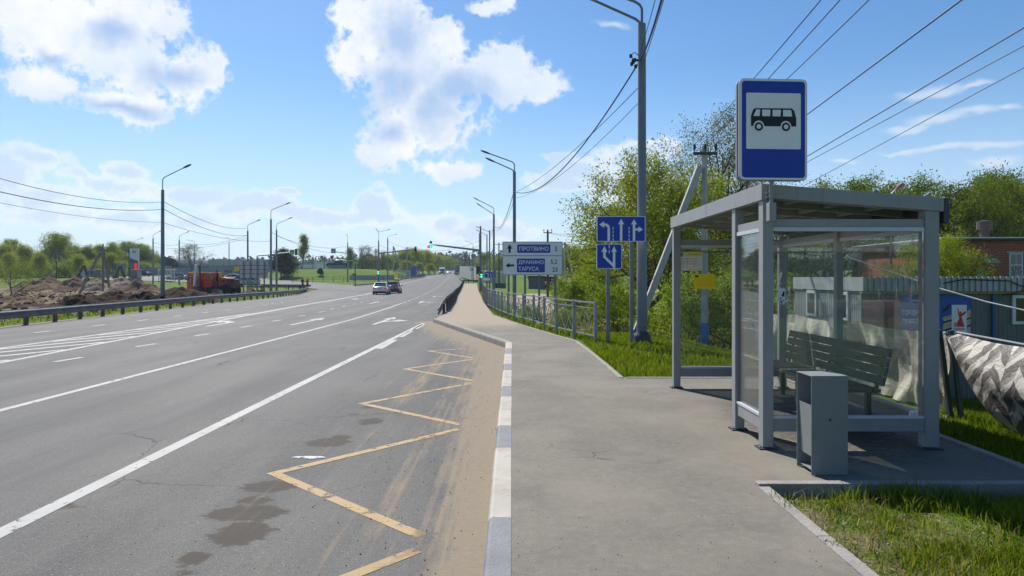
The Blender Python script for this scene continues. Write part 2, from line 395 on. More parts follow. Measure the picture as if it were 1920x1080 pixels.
def asphalt_mat():
    m, t, b = newmat('road_asphalt'); P = t.n('TexCoord').outputs['Object']
    fine = t.noise(P, 105, 3, .6); mid = t.noise(P, 22, 5, .65); big = t.noise(t.scaled(P, (.9, .12, 1)), 1.1, 5, .6); patch = t.noise(P, .5, 5, .6)
    c = t.mix(t.ss(big, .3, .7), (.066, .065, .062), (.118, .115, .107))
    c = t.mix(t.math('MULTIPLY', t.ss(mid, .35, .75), .35), c, (.155, .15, .138)); c = t.mix(t.math('MULTIPLY', t.ss(patch, .45, .7), .4), c, (.145, .137, .122))
    c = t.mix(t.ss(fine, .60, .72), c, (.34, .33, .31)); c = t.mix(t.ss(fine, .43, .30), c, (.022, .022, .022))
    tr = t.math('MULTIPLY', t.attr('track'), t.ss(t.noise(t.scaled(P, (2, .2, 1)), 1.5, 5, .6), .3, .65)); c = t.mix(t.math('MULTIPLY', tr, .55), c, (.07, .07, .072))
    st = t.ss(t.math('ADD', t.attr('stain_shade'), t.math('MULTIPLY', t.math('SUBTRACT', t.noise(t.scaled(P, (.8, 1.6, 1)), 9, 8, .75), .5), 1.3)), .36, .56)
    c = t.mix(t.math('MULTIPLY', st, .96), c, t.mix(fine, (.034, .027, .019), (.056, .045, .033)))
    rip = t.noise(t.scaled(P, (3, 26, 1)), 1.0, 3, .5); dn = t.noise(t.scaled(P, (3.2, .6, 1)), 2.2, 6, .65)
    cr = crack(t, P, .45); c = t.mix(t.math('MULTIPLY', cr, .8), c, (.03, .029, .028))
    trk = t.noise(t.scaled(P, (16, .3, 1)), 1.0, 3, .55); du = t.math('ADD', t.math('ADD', t.attr('dust'), t.math('MULTIPLY', t.math('SUBTRACT', trk, .5), .7)), t.math('MULTIPLY', t.math('SUBTRACT', dn, .5), .95)); du = t.ss(du, .30, .78)
    sand = t.mix(mid, (.225, .186, .136), (.29, .243, .18)); sand = t.mix(t.ss(fine, .4, .25), sand, (.12, .09, .07))
    c = t.mix(t.math('MULTIPLY', du, .92), c, sand)
    t.l(c, b.inputs['Base Color']); t.l(t.mix(du, (.72, .72, .72), (.95, .95, .95)), b.inputs['Roughness']); b.inputs['Specular IOR Level'].default_value = .16
    h = t.math('ADD', fine, t.math('MULTIPLY', rip, t.math('MULTIPLY', du, 1.6))); bump(t, b, h, .35, .006)
    return m
def pave_mat():
    m, t, b = newmat('pavement_asphalt'); P = t.n('TexCoord').outputs['Object']
    fine = t.noise(P, 120, 3, .6); mid = t.noise(P, 14, 6, .7); big = t.noise(P, .55, 5, .62)
    c = t.mix(t.ss(big, .3, .7), (.142, .132, .110), (.215, .194, .153)); c = t.mix(t.math('MULTIPLY', t.ss(mid, .4, .75), .45), c, (.25, .232, .205))
    c = t.mix(t.ss(fine, .62, .74), c, (.42, .40, .36)); c = t.mix(t.ss(fine, .42, .30), c, (.04, .038, .034))
    sp = t.noise(P, 42, 2, .5); c = t.mix(t.ss(sp, .27, .22), c, (.03, .028, .025))
    st = t.ss(t.math('ADD', t.attr('stain_shade'), t.math('MULTIPLY', t.math('SUBTRACT', mid, .5), .9)), .3, .7); c = t.mix(t.math('MULTIPLY', st, .88), c, (.042, .040, .037))  # stain tone kept extra dark, so it also carries the shelter's shade
    cr = crack(t, P, .8); c = t.mix(t.math('MULTIPLY', cr, .75), c, (.04, .037, .034)); pt = t.ss(t.noise(P, .9, 3, .5, .6), .56, .60); c = t.mix(t.math('MULTIPLY', pt, .22), c, (.10, .096, .09))
    du = t.math('ADD', t.attr('dust'), t.math('MULTIPLY', t.math('SUBTRACT', t.noise(P, 1.6, 6, .65), .5), .9)); du = t.ss(du, .3, .8)
    c = t.mix(t.math('MULTIPLY', du, .9), c, t.mix(mid, (.285, .225, .17), (.345, .28, .21)))
    t.l(c, b.inputs['Base Color']); b.inputs['Roughness'].default_value = .85; b.inputs['Specular IOR Level'].default_value = .2
    bump(t, b, fine, .3, .005); return m
def paint_mat(name, col, thr=.36, dusty=None, edge=None, solid=False):
    """worn road paint: bare asphalt shows where it has flaked"""
    m, t, b = newmat(name); P = t.n('TexCoord').outputs['Object']
    n = t.noise(P, 7, 7, .75); f = t.noise(P, 120, 3, .7)
    wear = t.math('MULTIPLY', t.ss(n, thr+.06, thr-.05), 1.0); wear = t.math('MAXIMUM', wear, t.ss(f, .33, .26))
    c = t.mix(t.ss(t.noise(P, 1.7, 5, .6), .3, .7), tuple(x*.85 for x in col), col)
    if dusty: c = t.mix(t.ss(t.noise(P, 2.4, 6, .6), .42, .66), c, dusty)
    if edge is not None:
        sx = t.n('SeparateXYZ'); t.l(P, sx.inputs[0]); e = t.math('ADD', t.ss(sx.outputs[0], edge[0], edge[1]), t.math('MULTIPLY', t.math('SUBTRACT', t.noise(P, 4, 6, .7), .5), 1.6)); wear = t.math('MAXIMUM', wear, t.math('MULTIPLY', t.ss(e, .35, .85), .85))
    t.l(c, b.inputs['Base Color']); b.inputs['Roughness'].default_value = .75; bump(t, b, f, .2, .004)
    if solid: t.l(t.mix(wear, c, (.14, .137, .132)), b.inputs['Base Color']); return m
    tr = t.n('BsdfTransparent'); mx = t.n('MixShader'); t.l(wear, mx.inputs[0]); t.l(b.outputs[0], mx.inputs[1]); t.l(tr.outputs[0], mx.inputs[2]); t.l(mx.outputs[0], m.node_tree.nodes['Material Output'].inputs[0]); return m
GM = grass_mat(); AM = asphalt_mat(); PM = pave_mat()
LM = paint_mat('marking_white', (.40, .395, .37), .385); YM = paint_mat('marking_yellow', (.38, .25, .105), .415, (.36, .25, .14), (-.95, -.35))

# ---------------------------------------------------------------- ground sheet
def axis(*segs):
    out = []
    for a, b, s in segs: out += list(np.arange(a, b, s))
    return np.array(out+[segs[-1][1]])
gx = axis((-2600,-600,200),(-600,-200,25),(-200,-110,5),(-110,-30,1.2),(-30,-4,1.0),(-4,9,.25),(9,30,.8),(30,90,3),(90,200,10),(200,600,40),(600,2600,200))
gy = axis((-400,-40,40),(-40,0,2),(0,28,.4),(28,110,1.0),(110,260,2.0),(260,500,10),(500,1000,50),(1000,3000,250))
X, Y = np.meshgrid(gx, gy); Z = terr(X, Y)
Z = np.where((Y > 900), prof(900.)-4, Z)
rt = (X > xp(Y)-.5)
soil = np.where(rt, .12+.5*sm((X-xp(Y)-1.6)/1.6)*sm((Y-19)/6)*(1-sm((Y-75)/20))*(1-.6*sm((X-11)/5)), 0.)
soil = np.where(rt & (Y < 5.4) & (Y > 1) & (X > 1.9), .50-.12*sm((X-2.1)/1.2)+.1*vnoise(X, Y, 2.), soil)
soil = np.where(rt & (Y > 5.3) & (Y < 11.2) & (X > 4.3), .42, soil)
soil = np.where(rt & (Y > 13.6) & (Y < 18.5) & (X > xp(Y)+.8), .36, soil)
soil = np.where(rt & (Y > 70) & (X > 6) & (Y < 170), .25+.3*vnoise(X, Y, .12), soil)
site = sm((-X-xl(Y)*0-20-(-(xl(Y)+19)))/1.0)
edge = xl(Y)-X
site = sm((edge-1.9)/1.2)*sm((Y-14)/5)*(1-sm((Y-84-24*sm((-X-42)/20)+12*vnoise(X, Y, .05))/8))
soil = np.where((~rt) & (edge > .2), np.maximum(site*1.1, .22), soil)
sand = np.where((~rt), .16*site+.25*site*sm((Y-52)/10), .25)+np.where(rt & (Y > 40) & (Y < 130), .35, 0)
road_m = sm((X-12)/4)*np.exp(-((Y-112-.1*X)/7)**2)
soil = np.maximum(soil, road_m); sand = np.maximum(sand, road_m)
ground = npmesh('ground', np.stack([X, Y, Z], -1).reshape(-1, 3), grid(len(gx), len(gy)), mats=[GM], attrs={'soil': ('POINT', soil.ravel()), 'sand': ('POINT', sand.ravel())}, smooth=True)
tag(ground, kind='structure')

# ---------------------------------------------------------------- main road
ry = axis((-30,1,1.),(1,18,.09),(18,34,.2),(34,110,1.),(110,320,3),(320,900,20))
sx = np.concatenate([np.arange(0, 5, .06), np.arange(5, 9, .2), np.array([9])])
fr = np.linspace(0, 1, 16)[1:]
rows = []
for y in ry:
    r_, l_ = float(xr(y)), float(xl(y)); W = r_-l_
    a = sx if W > 12 else sx*(W*.6/9)
    rows.append(np.concatenate([r_+.02-a, (r_+.02-a[-1])+(l_-(r_+.02-a[-1]))*fr]))
X = np.array(rows); Y = np.repeat(ry[:, None], X.shape[1], 1); Z = surf(X, Y)-.15
def segd(X, Y, p, q):
    px, py = p; qx, qy = q; dx, dy = qx-px, qy-py; tt = np.clip(((X-px)*dx+(Y-py)*dy)/(dx*dx+dy*dy), 0, 1)
    return np.hypot(X-px-tt*dx, Y-py-tt*dy)
dk = np.minimum(segd(X, Y, (-.16, -30), (-.16, 17.1)), segd(X, Y, (-.16, 17.1), (-3.11, 26.9)))
wdt = np.interp(Y, [0, 4, 8, 13, 17, 22, 30, 40], [.55, .55, .8, 1.1, 1.6, 1.6, .9, .5])
dust = np.clip(1.15-dk/wdt, 0, 1)
dust = np.maximum(dust, .62*np.exp(-((X-(-1.55+.05*np.sin(Y)))/.22)**2)*sm((Y-8.2)/2)*(1-sm((Y-15.5)/2)))      # wheel tracks of sand through the bay
dust = np.maximum(dust, .5*np.exp(-((X+.95)/.2)**2)*sm((Y-3)/1.5)*(1-sm((Y-12)/4)))
dust = np.maximum(dust, .28*sm((X+3.2)/1.2)*(Y < 24)); dust = np.maximum(dust, .8*np.clip(1-(X-xl(Y))/.8, 0, 1))
stain_shade = np.zeros_like(X)
for px, py, rx_, ry_, k in ((452,1000,55,22,1),(462,962,72,15,1),(506,912,52,11,.9),(476,938,36,7,.9),(618,829,42,9,.9),(640,820,25,5,.7),(695,790,24,6,.9),(365,1046,34,14,.8),(478,1050,22,18,.45),(350,1075,40,14,.5),(120,950,60,10,.5),(800,1062,20,9,.5),(690,764,16,3,.7),(660,777,22,3,.5)):
    yy = 1.77*F/(py-HZ); xx = (px-CX)/F*yy; q = np.hypot((X-xx)/(rx_/F*yy), (Y-yy)/(ry_*yy*yy/(1.77*F)))
    stain_shade = np.maximum(stain_shade, k*np.clip(1.35-q*.85, 0, 1))
lane = xr(Y)*0+np.interp(Y, [0, 28, 47, 72, 100, 177, 900], [0, 0, -.7, -2.6, -4.6, -10.5, -50])
track = np.zeros_like(X)
for c in (-4.3, -5.9, -7.5, -8.9, -10.1, -13.4, -14.6, -16.0): track = np.maximum(track, np.exp(-((X-lane-c)/.35)**2))
road = npmesh('road', np.stack([X, Y, Z], -1).reshape(-1, 3), grid(X.shape[1], X.shape[0])[:, ::-1], mats=[AM],
              attrs={'dust': ('POINT', dust.ravel()), 'stain_shade': ('POINT', stain_shade.ravel()), 'track': ('POINT', track.ravel())}, smooth=True)
tag(road, kind='structure')

# side road leaving to the left beyond the guard rail
up = [(150,516),(265,516.5),(400,520),(500,523.5),(560,527),(620,532),(690,536)]; lo = [(150,524),(300,527),(400,530.5),(500,533.5),(545,537.5),(602,542.5),(690,547)]
N = 60; us = np.linspace(0, 1, N)
def alongpx(lst, off):
    a = np.array(lst, float); k = np.linspace(0, 1, len(a)); return [gp(np.interp(u, k, a[:, 0]), np.interp(u, k, a[:, 1]), off) for u in us]
A_, B_ = alongpx(lo, -.13), alongpx(up, -.13); M = 10; V = []
for a, b in zip(A_, B_):
    for k in range(M+1):
        f = k/M; x, y = a[0]+(b[0]-a[0])*f, a[1]+(b[1]-a[1])*f; V.append((x, y, float(surf(x, y))-.13))
z0 = np.zeros(len(V))
sr = npmesh('side_road', V, grid(M+1, N)[:, ::-1], mats=[AM], attrs={'dust': ('POINT', z0+.25), 'stain_shade': ('POINT', z0), 'track': ('POINT', z0)}, smooth=True); tag(sr, kind='structure')

# ---------------------------------------------------------------- pavement
y1 = axis((-20,0,1.),(0,34,.2),(34,132,1.)); cf = np.linspace(0, 1, 26)
X = []; 
for y in y1:
    l_ = float(xr(y))+.15 if y < 27 else float(xr(y))+.12; r_ = float(xp(y))-(.08 if y < 30 else 0.)
    X.append(l_+(r_-l_)*cf)
X = np.array(X); Y = np.repeat(y1[:, None], 26, 1); Z = surf(X, Y)
dust = np.clip(.15+.9*sm((Y-20)/9), 0, .95)+.18*sm((-X+.5)/.6)
stain_shade = np.clip(.9-np.hypot((X-2.1)/1.0, (Y-7.2)/2.2), 0, 1)*.5+.42*np.exp(-((Y-11.0)/.6)**2)*sm((X-1)/.6)+.25*np.exp(-((Y-9.5)/1.6)**2)*np.exp(-((X-.5)/.35)**2)
pv = npmesh('pavement', np.stack([X, Y, Z], -1).reshape(-1, 3), grid(26, len(y1)), mats=[PM], attrs={'dust': ('POINT', dust.ravel()), 'stain_shade': ('POINT', stain_shade.ravel())}, smooth=True); tag(pv, kind='structure')
px_ = np.linspace(1.9004, 4.30, 30); py_ = np.linspace(5.34, 10.96, 60); X, Y = np.meshgrid(px_, py_); Z = X*0+.0
stain_shade = np.clip(1.1-np.hypot((X-3.3)/1.5, (Y-7.6)/2.8), 0, 1)*.8*sm((X-1.9)/.7); dust = X*0+.15  # real pad stains, deepened with the shelter's shade painted into the colour
pd = npmesh('pavement_pad', np.stack([X, Y, Z], -1).reshape(-1, 3), grid(30, 60), mats=[PM], attrs={'dust': ('POINT', dust.ravel()), 'stain_shade': ('POINT', stain_shade.ravel())}, smooth=True); tag(pd, kind='structure')

# ---------------------------------------------------------------- kerbs
kw = paint_mat('kerb_white', (.42, .388, .33), .37, (.33, .29, .235), solid=True); kg = mat('kerb_grey', (.19, .195, .205), .8, 0, .12, 5, .35, 50)
kc = mat('kerb_concrete', (.27, .25, .225), .9, 0, .2, 4, .5, 40)
kb = MB()
prf = [(-.17,-.30),(-.17,-.14),(-.163,-.035),(-.15,-.006),(-.13,.004),(-.006,.004),(-.006,-.30)]
bounds = [(-20,3.70-2.85,1),(3.70-2.85,1.75,1),(1.75,2.7,0),(2.7,3.62,0),(3.62,4.598,1),(4.598,5.54,0),(5.54,6.5,0),(6.5,7.46,1),(7.46,8.38,0),(8.38,9.26,0),(9.26,10.16,1),(10.16,11.06,0),(11.06,11.92,0),(11.92,12.8,1),(12.8,13.65,0),(13.65,14.5,0),(14.5,15.5,1),(15.5,16.3,0),(16.3,17.1,0)]
for a, b, c in bounds:
    j = random.uniform(-.004, .004); kb.loft([[(x+j, y, z+j*.5) for x, z in prf] for y in (a+.002, b-.002)], c)
kb.f = [f[::-1] for f in kb.f]
o = kb.build('kerb', [kw, kg], bevel=.0, fix=True); tag(o, kind='structure')
kb = MB(); P0 = Vector((-.16, 17.1)); P1 = Vector((-3.11, 26.9)); D = (P1-P0).normalized(); Nn = Vector((D.y, -D.x)); L = (P1-P0).length; n = 10
for i in range(n):
    secs = []
    for s_ in (i*L/n+.006, (i+1)*L/n-.006):
        q = P0+D*s_; secs.append([(q.x+Nn.x*(x+.165), q.y+Nn.y*(x+.165), z+float(surf(q.x, q.y))) for x, z in prf])
    kb.loft(secs, 0)
o = kb.build('kerb_taper', [kc], fix=True); tag(o, kind='structure')
kb = MB()
def edging(pts, w_=.085, h_=.012, step=1.0):
    for a, b in zip(pts[:-1], pts[1:]):
        a, b = Vector(a), Vector(b); L = (b-a).length; k = max(1, round(L/step)); d_ = (b-a)/L
        for i in range(k):
            p, q = a+d_*(i*L/k+.003), a+d_*((i+1)*L/k-.003); kb.bar((p.x, p.y, h_-.12), (q.x, q.y, h_-.12), w_, .24)
edging([(1.94,-15),(1.94,5.26)]); edging([(1.90,5.305),(4.44,5.305)], .09, .03); edging([(4.35,5.40),(4.35,11.05)], .085, .02)
edging([(1.76,11.0),(1.75,12.5),(1.71,14.7),(1.63,17.3),(1.045,19.84),(.21,23.8),(-.85,29.6)], .08, .01); edging([(1.84,11.0),(4.30,11.0)], .08, .012)
o = kb.build('path_edging', [kc], bevel=.006); tag(o, kind='structure')
kb = MB()
pts = [(-28.2,122),(-26.2,134),(-24.8,146),(-27.8,174),(-29.0,235)]
for a, b in zip(pts[:-1], pts[1:]): kb.bar((a[0]-.1, a[1], float(surf(*a))-.05), (b[0]-.1, b[1], float(surf(*b))-.05), .2, .25)
o = kb.build('kerb_far', [kc]); tag(o, kind='structure')

# ---------------------------------------------------------------- road markings: thin sheets 5 mm over the asphalt
mk = MB(); yk = MB()
def strip(mb, pts, wdt, h=.003, mi=0, sub=2.0):
    P = [Vector((a, b)) for a, b in pts]; Q = [P[0]]
    for a, b in zip(P[:-1], P[1:]):
        k = max(1, int((b-a).length/sub)); Q += [a+(b-a)*(i+1)/k for i in range(k)]
    vs = []
    for i, p in enumerate(Q):
        d_ = (Q[min(i+1, len(Q)-1)]-Q[max(i-1, 0)]).normalized(); n_ = Vector((-d_.y, d_.x))*wdt/2
        for s_ in (p+n_, p-n_): vs.append((s_.x, s_.y, float(surf(s_.x, s_.y))-.15+h))
    mb.add(vs, [(2*i+1, 2*i+3, 2*i+2, 2*i) for i in range(len(Q)-1)], mi)
def gr(px, py):
    g = gp(px, py, -.15); return (g[0], g[1])
strip(mk, [(-3.56,-20),(-3.54,4.7),(-3.47,14.8),(-3.40,26.3)], .15)
for a, b in ((16.9,19.3),(20.2,22.5),(23.4,25.6)): strip(mk, [(-3.22-.004*a, a), (-3.22-.004*b, b)], .15)
m2 = [(-6.9,-20),(-6.8,9.06),(-6.74,20),(-6.7,28.5),(-7.1,39),(-7.56,47.2)]; strip(mk, m2, .13)
m2b = [(-7.56,47.2),(-8.5,60),(-9.6,72),(-11.1,90),(-13.2,125),(-16.6,175),(-23.5,260),(-40,500)]
def along(pts, on, gap, wdt, start=0., stop=1e9, mb=None, h=.003):
    P = [Vector(p) for p in pts]; s = 0.
    for a, b in zip(P[:-1], P[1:]):
        L = (b-a).length
        while start < s+L and start < stop:
            e = min(start+on, s+L); strip(mb or mk, [tuple(a+(b-a)*((start-s)/L)), tuple(a+(b-a)*((e-s)/L))], wdt, h); start += on+gap
        s += L
along(m2b, 1.3, 2.6, .14, 1.2)
m3 = [(-10.4,-20),(-10.6,14.16),(-11.4,22.66),(-12.3,31.9),(-14,52.7),(-17.7,86),(-19.2,100)]; strip(mk, m3, .15)
m3u = [(-12.9,-20),(-12.75,16.9),(-12.8,24.9),(-12.8,33.3)]; strip(mk, m3u, .15)
strip(mk, [(-12.55,33),(-14.2,52.7),(-17.9,86)], .13)
for k in range(16):                                       # hatching of the dividing island
    y = 2+k*2.1; xa = float(np.interp(y, [p[1] for p in m3u], [p[0] for p in m3u])); y2 = y+4.2*min(1, .35+(33-y)/30); xb = float(np.interp(y2, [p[1] for p in m3], [p[0] for p in m3]))
    if xb-xa > .3: strip(mk, [(xa+.08, y), (xb-.08, y2)], .2, .0028)
strip(mk, [(-21.5,128),(-22.6,160),(-25.3,230),(-28.5,300),(-38,500)], .2)
for y in (10.9,14.3,17.4,20.6,24.1,27.5,31,34.6): strip(mk, [(-9.58-.02*max(0,y-24), y), (-9.5-.02*max(0,y-24), y+.8)], .13)
along([(-10.1,38),(-10.6,47),(-12.6,70),(-14.9,92)], .9, 2.6, .12)
for i in range(9): y = 18.8+3.0*i; x = -15.25-.03*max(0, y-30); strip(mk, [(x, y), (x-.005, y+.8)], .13)
along([(-16.2,46),(-18.2,62),(-22,84),(-24.3,100)], .8, 2.2, .13)
def arrow(x, y, kind, L=4.4, tilt=0., s=1.):
    def put(poly):
        c_, s_ = math.cos(tilt), math.sin(tilt); q = [(x+(a*c_-b*s_)*s, y+(a*s_+b*c_)*s) for a, b in poly]
        ar = sum(q[i][0]*q[(i+1)%len(q)][1]-q[(i+1)%len(q)][0]*q[i][1] for i in range(len(q)))
        if ar < 0: q = q[::-1]
        mk.add([(a, b, float(surf(a, b))-.1472) for a, b in q], [tuple(range(len(q)))])
    if 's' in kind: put([(-.08,0),(.08,0),(.08,L-1.5),(.28,L-1.5),(0,L),(-.28,L-1.5),(-.08,L-1.5)])
    if 'r' in kind: put([(.08,L*.25),(.45,L*.42),(.45,L*.34),(1.0,L*.46),(.45,L*.62),(.45,L*.53),(.08,L*.38)] if 's' in kind else [(-.08,0),(.08,0),(.08,L*.5),(.4,L*.62),(.4,L*.52),(.95,L*.68),(.4,L*.86),(.4,L*.76),(-.08,L*.62)])
    if 'l' in kind: put([(.08,0),(-.08,0),(-.08,L*.5),(-.4,L*.62),(-.4,L*.52),(-.95,L*.68),(-.4,L*.86),(-.4,L*.76),(.08,L*.62)])
arrow(-8.2, 25.3, 's', 4.6); arrow(-5.2, 25.6, 'sr', 4.8); arrow(-11.0, 24.6, 'l', 4.0, .02); arrow(-6.4, 47, 'sr', 5, .07); arrow(-9.6, 46, 's', 5, .07); arrow(-7.6, 66, 'sr', 5, .08); arrow(-13.0, 56, 'l', 5, .08)
o = mk.build('lane_markings', [LM]); tag(o, kind='structure')
zz = [(-2.1,1.0),(-.5,2.75-.0),(-2.12,3.05-.3),(-.5,4.55),(-2.15,6.16),(-.5,8.09),(-2.1,9.56),(-.55,11.56),(-2.06,13.17),(-.75,14.85),(-2.0,16.4),(-1.2,16.9)]
for i, (a, b) in enumerate(zip(zz[1:-1], zz[2:])):
    d_ = (Vector(b)-Vector(a)).normalized()*.05
    ra, rb = a[0] > -1, b[0] > -1; D_ = Vector(b)-Vector(a); fa = .07 if ra else 0; fb_ = .07 if rb else 0
    strip(yk, [(a[0]+D_.x*fa-d_.x*.9*(not ra), a[1]+D_.y*fa-d_.y*(not ra)), (b[0]-D_.x*fb_+d_.x*.9*(not rb), b[1]-D_.y*fb_+d_.y*(not rb))], .1, .0025+.0005*(i % 2), sub=.4)
o = yk.build('bus_stop_zigzag', [YM]); tag(o, kind='structure')
g = gr(580, 859); pm = MB(); rnd = random.Random(3)
pm.add([(g[0]+.17*math.cos(a)*rnd.uniform(.8, 1.1), g[1]+.05*math.sin(a)*rnd.uniform(.6, 1.2), -.1446) for a in np.linspace(0, 2*math.pi, 22)[:-1]], [tuple(range(21))])
o = pm.build('pale_patch', [paint_mat('patch_pale', (.50, .52, .60), .42)]); tag(o, kind='structure')  # small irregular patch of pale bluish colour on the asphalt
# ---------------------------------------------------------------- bus shelter
def glass_mat(name='shelter_glass', kf=.85):
    m, t, b = newmat(name); nt = m.node_tree; out = nt.nodes['Material Output']
    tr = t.n('BsdfTransparent'); tr.inputs[0].default_value = (.965, .985, .975, 1)
    gl = t.n('BsdfGlossy'); gl.inputs['Roughness'].default_value = .015; gl.inputs[0].default_value = (.95, .97, .96, 1)
    df = t.n('BsdfDiffuse'); df.inputs[0].default_value = (.42, .42, .39, 1)
    fz = t.n('Fresnel'); fz.inputs[0].default_value = 1.45
    P = t.n('TexCoord').outputs['Object']
    m1 = t.n('MixShader'); t.l(t.math('MULTIPLY', fz.outputs[0], kf, clamp=True), m1.inputs[0]); t.l(tr.outputs[0], m1.inputs[1]); t.l(gl.outputs[0], m1.inputs[2])
    n = t.noise(P, 5, 7, .7); f = t.noise(P, 70, 2, .6)
    k = t.math('ADD', t.math('MULTIPLY', t.ss(n, .4, .8), .07), t.math('MULTIPLY', t.ss(f, .68, .74), .16)); k = t.math('ADD', k, .04)
    m2 = t.n('MixShader'); t.l(k, m2.inputs[0]); t.l(m1.outputs[0], m2.inputs[1]); t.l(df.outputs[0], m2.inputs[2])
    t.l(m2.outputs[0], out.inputs[0]); return m
GL = glass_mat(); GLR = glass_mat('shelter_glass_rear', .16)
wood = mat('bench_slat', (.105, .094, .085), .75, 0, .25, 3, .2, 30, stretch=(6, 1, 6))
sheltwhite = mat('shelter_bead', (.55, .56, .58), .5, 0, .05)
roofm = mat('shelter_soffit', (.32, .33, .33), .6, 0, .12, 4)
SX, SY = 2.36, 6.42
sh = thing('bus_shelter', (SX, SY, 0), 'grey metal bus shelter with glass walls and flat roof at the pavement edge', 'bus shelter')
def zr(x): return 2.50-.078*x                        # roof top falls to the back (local x)
WX, WY = 1.66, 3.64
def post(name, x, y, wx, wy, zt, foot=True):
    m = MB(); m.box(x, x+wx, y, y+wy, 0.02, zt); 
    o_ = m.build(name, shelm, sh, bevel=.004)
    m = MB(); m.box(x-.035, x+wx+.035, y-.02, y+wy+.02, 0.002, .014); o2 = m.build('base_plate', dsteel, o_, bevel=.002)
    for bx_ in (x-.02, x+wx+.02): m = MB(); m.lathe([(.009,.014),(.009,.026),(.004,.03)], (bx_, y+.02, 0), 6); m.build('bolt', steel, o_)
    return o_
post('post', 0, 0, .10, .115, zr(0)-.155); post('post', 0, .80, .10, .11, zr(0)-.155); post('post', 0, WY-.10, .10, .10, zr(0)-.155)
post('post', 1.53, 0, .13, .12, zr(1.53)-.13); post('post', 1.55, WY-.10, .10, .10, zr(1.6)-.15); post('post', 1.55, 1.8, .08, .08, zr(1.6)-.15)
rf = MB()
def zb(x, dz): return zr(x)-dz
def slab(mb, x0, x1, y0, y1, d0, d1, mi=0):
    v = [(x0,y0,zr(x0)-d1),(x1,y0,zr(x1)-d1),(x1,y1,zr(x1)-d1),(x0,y1,zr(x0)-d1),(x0,y0,zr(x0)-d0),(x1,y0,zr(x1)-d0),(x1,y1,zr(x1)-d0),(x0,y1,zr(x0)-d0)]
    mb.add(v, [(3,2,1,0),(4,5,6,7),(0,1,5,4),(1,2,6,5),(2,3,7,6),(3,0,4,7)], mi)
slab(rf, .035, 1.70, .03, WY-.03, .012, .045, 1)
for y in (.62, 1.22, 1.82, 2.42, 3.02): slab(rf, .035, 1.66, y, y+.05, .047, .13, 1)
for x in (.42, .84, 1.26): slab(rf, x, x+.05, .03, WY-.03, .049, .10, 1)
slab(rf, .035, 1.68, .035, .075, .046, .135, 1)
ro = rf.build('roof', [shelm, roofm], sh)
fm = MB()
slab(fm, -.02, .033, -.02, 1.81, 0, .155); slab(fm, -.02, .033, 1.816, WY+.02, 0, .155); fm.build('fascia', shelm, ro, bevel=.003)
fm = MB(); slab(fm, .036, 1.69, -.02, .028, .002, .13); fm.build('fascia', shelm, ro, bevel=.003)
fm = MB(); slab(fm, .036, 1.69, WY-.028, WY+.02, .002, .13); fm.build('fascia', shelm, ro, bevel=.003)
fm = MB(); slab(fm, 1.693, 1.74, -.02, WY+.02, .004, .24); fm.build('gutter', dsteel, ro, bevel=.003)
def panel(ax, a0, a1, c, z0, z1, gm=None):
    """a glazed bay: lower and upper rail, beads and one pane; ax = 'x' along the end walls, 'y' along the side walls"""
    def bx(mb, u0, u1, d0, d1, za, zb_, mi=0):
        if ax == 'x': mb.box(u0, u1, c+d0, c+d1, za, zb_, mi)
        else: mb.box(c+d0, c+d1, u0, u1, za, zb_, mi)
    f = MB(); bx(f, a0, a1, .02, .08, z0-.12, z0); fr_ = f.build('bottom_rail', shelm, sh, bevel=.003); f = MB(); bx(f, a0, a1, .02, .08, z1, z1+.075); f.build('top_rail', shelm, sh, bevel=.003)
    for za_, zb__ in ((z0+.002, z0+.03), (z1-.04, z1-.002)): f = MB(); bx(f, a0+.001, a1-.001, .012, .06, za_, zb__); f.build('bead', sheltwhite, fr_, bevel=.002)
    f = MB(); bx(f, a0+.004, a1-.004, .032, .040, z0+.028, z1-.038); return f.build('glass_pane', gm or GL, fr_)
pane = panel('x', .10, 1.53, 0.0, .285, 2.095)
panel('y', .115, .80, .0, .285, 2.095)
panel('x', .10, 1.55, WY-.09, .285, 2.095)
panel('y', .12, 1.80, 1.57, .285, 2.095, GLR); panel('y', 1.88, WY-.10, 1.57, .285, 2.095, GLR)
f = MB(); f.box(.10, 1.55, WY-.055, WY-.035, 1.98, 2.0); f.build('rail', shelm, sh)
# bench
bn = thing('bench', (SX+1.0, SY+.62, 0), 'dark wooden slatted bench inside the glass shelter', 'bench')
s_ = MB()
for k in range(5): s_.box(.02+k*.088, .095+k*.088, 0, 2.55, .43, .465)
s_.build('seat', wood, bn, bevel=.004)
s_ = MB()
for k in range(4):
    x = .455+k*.022; z = .50+k*.098
    s_.add([(x,0,z),(x+.03,0,z-.006),(x+.03,2.55,z-.006),(x,2.55,z),(x+.02,0,z+.088),(x+.05,0,z+.082),(x+.05,2.55,z+.082),(x+.02,2.55,z+.088)],
           [(3,2,1,0),(4,5,6,7),(0,1,5,4),(1,2,6,5),(2,3,7,6),(3,0,4,7)])
s_.build('backrest', wood, bn, bevel=.004)
for y in (.12, 1.25, 2.38):
    s_ = MB(); s_.box(.10, .15, y, y+.05, .002, .428); s_.box(.36, .41, y, y+.05, .002, .428); s_.bar((.455, y+.025, .40), (.575, y+.025, .86), .045, .02, 0, (1,0,0)); s_.build('leg', dsteel, bn)
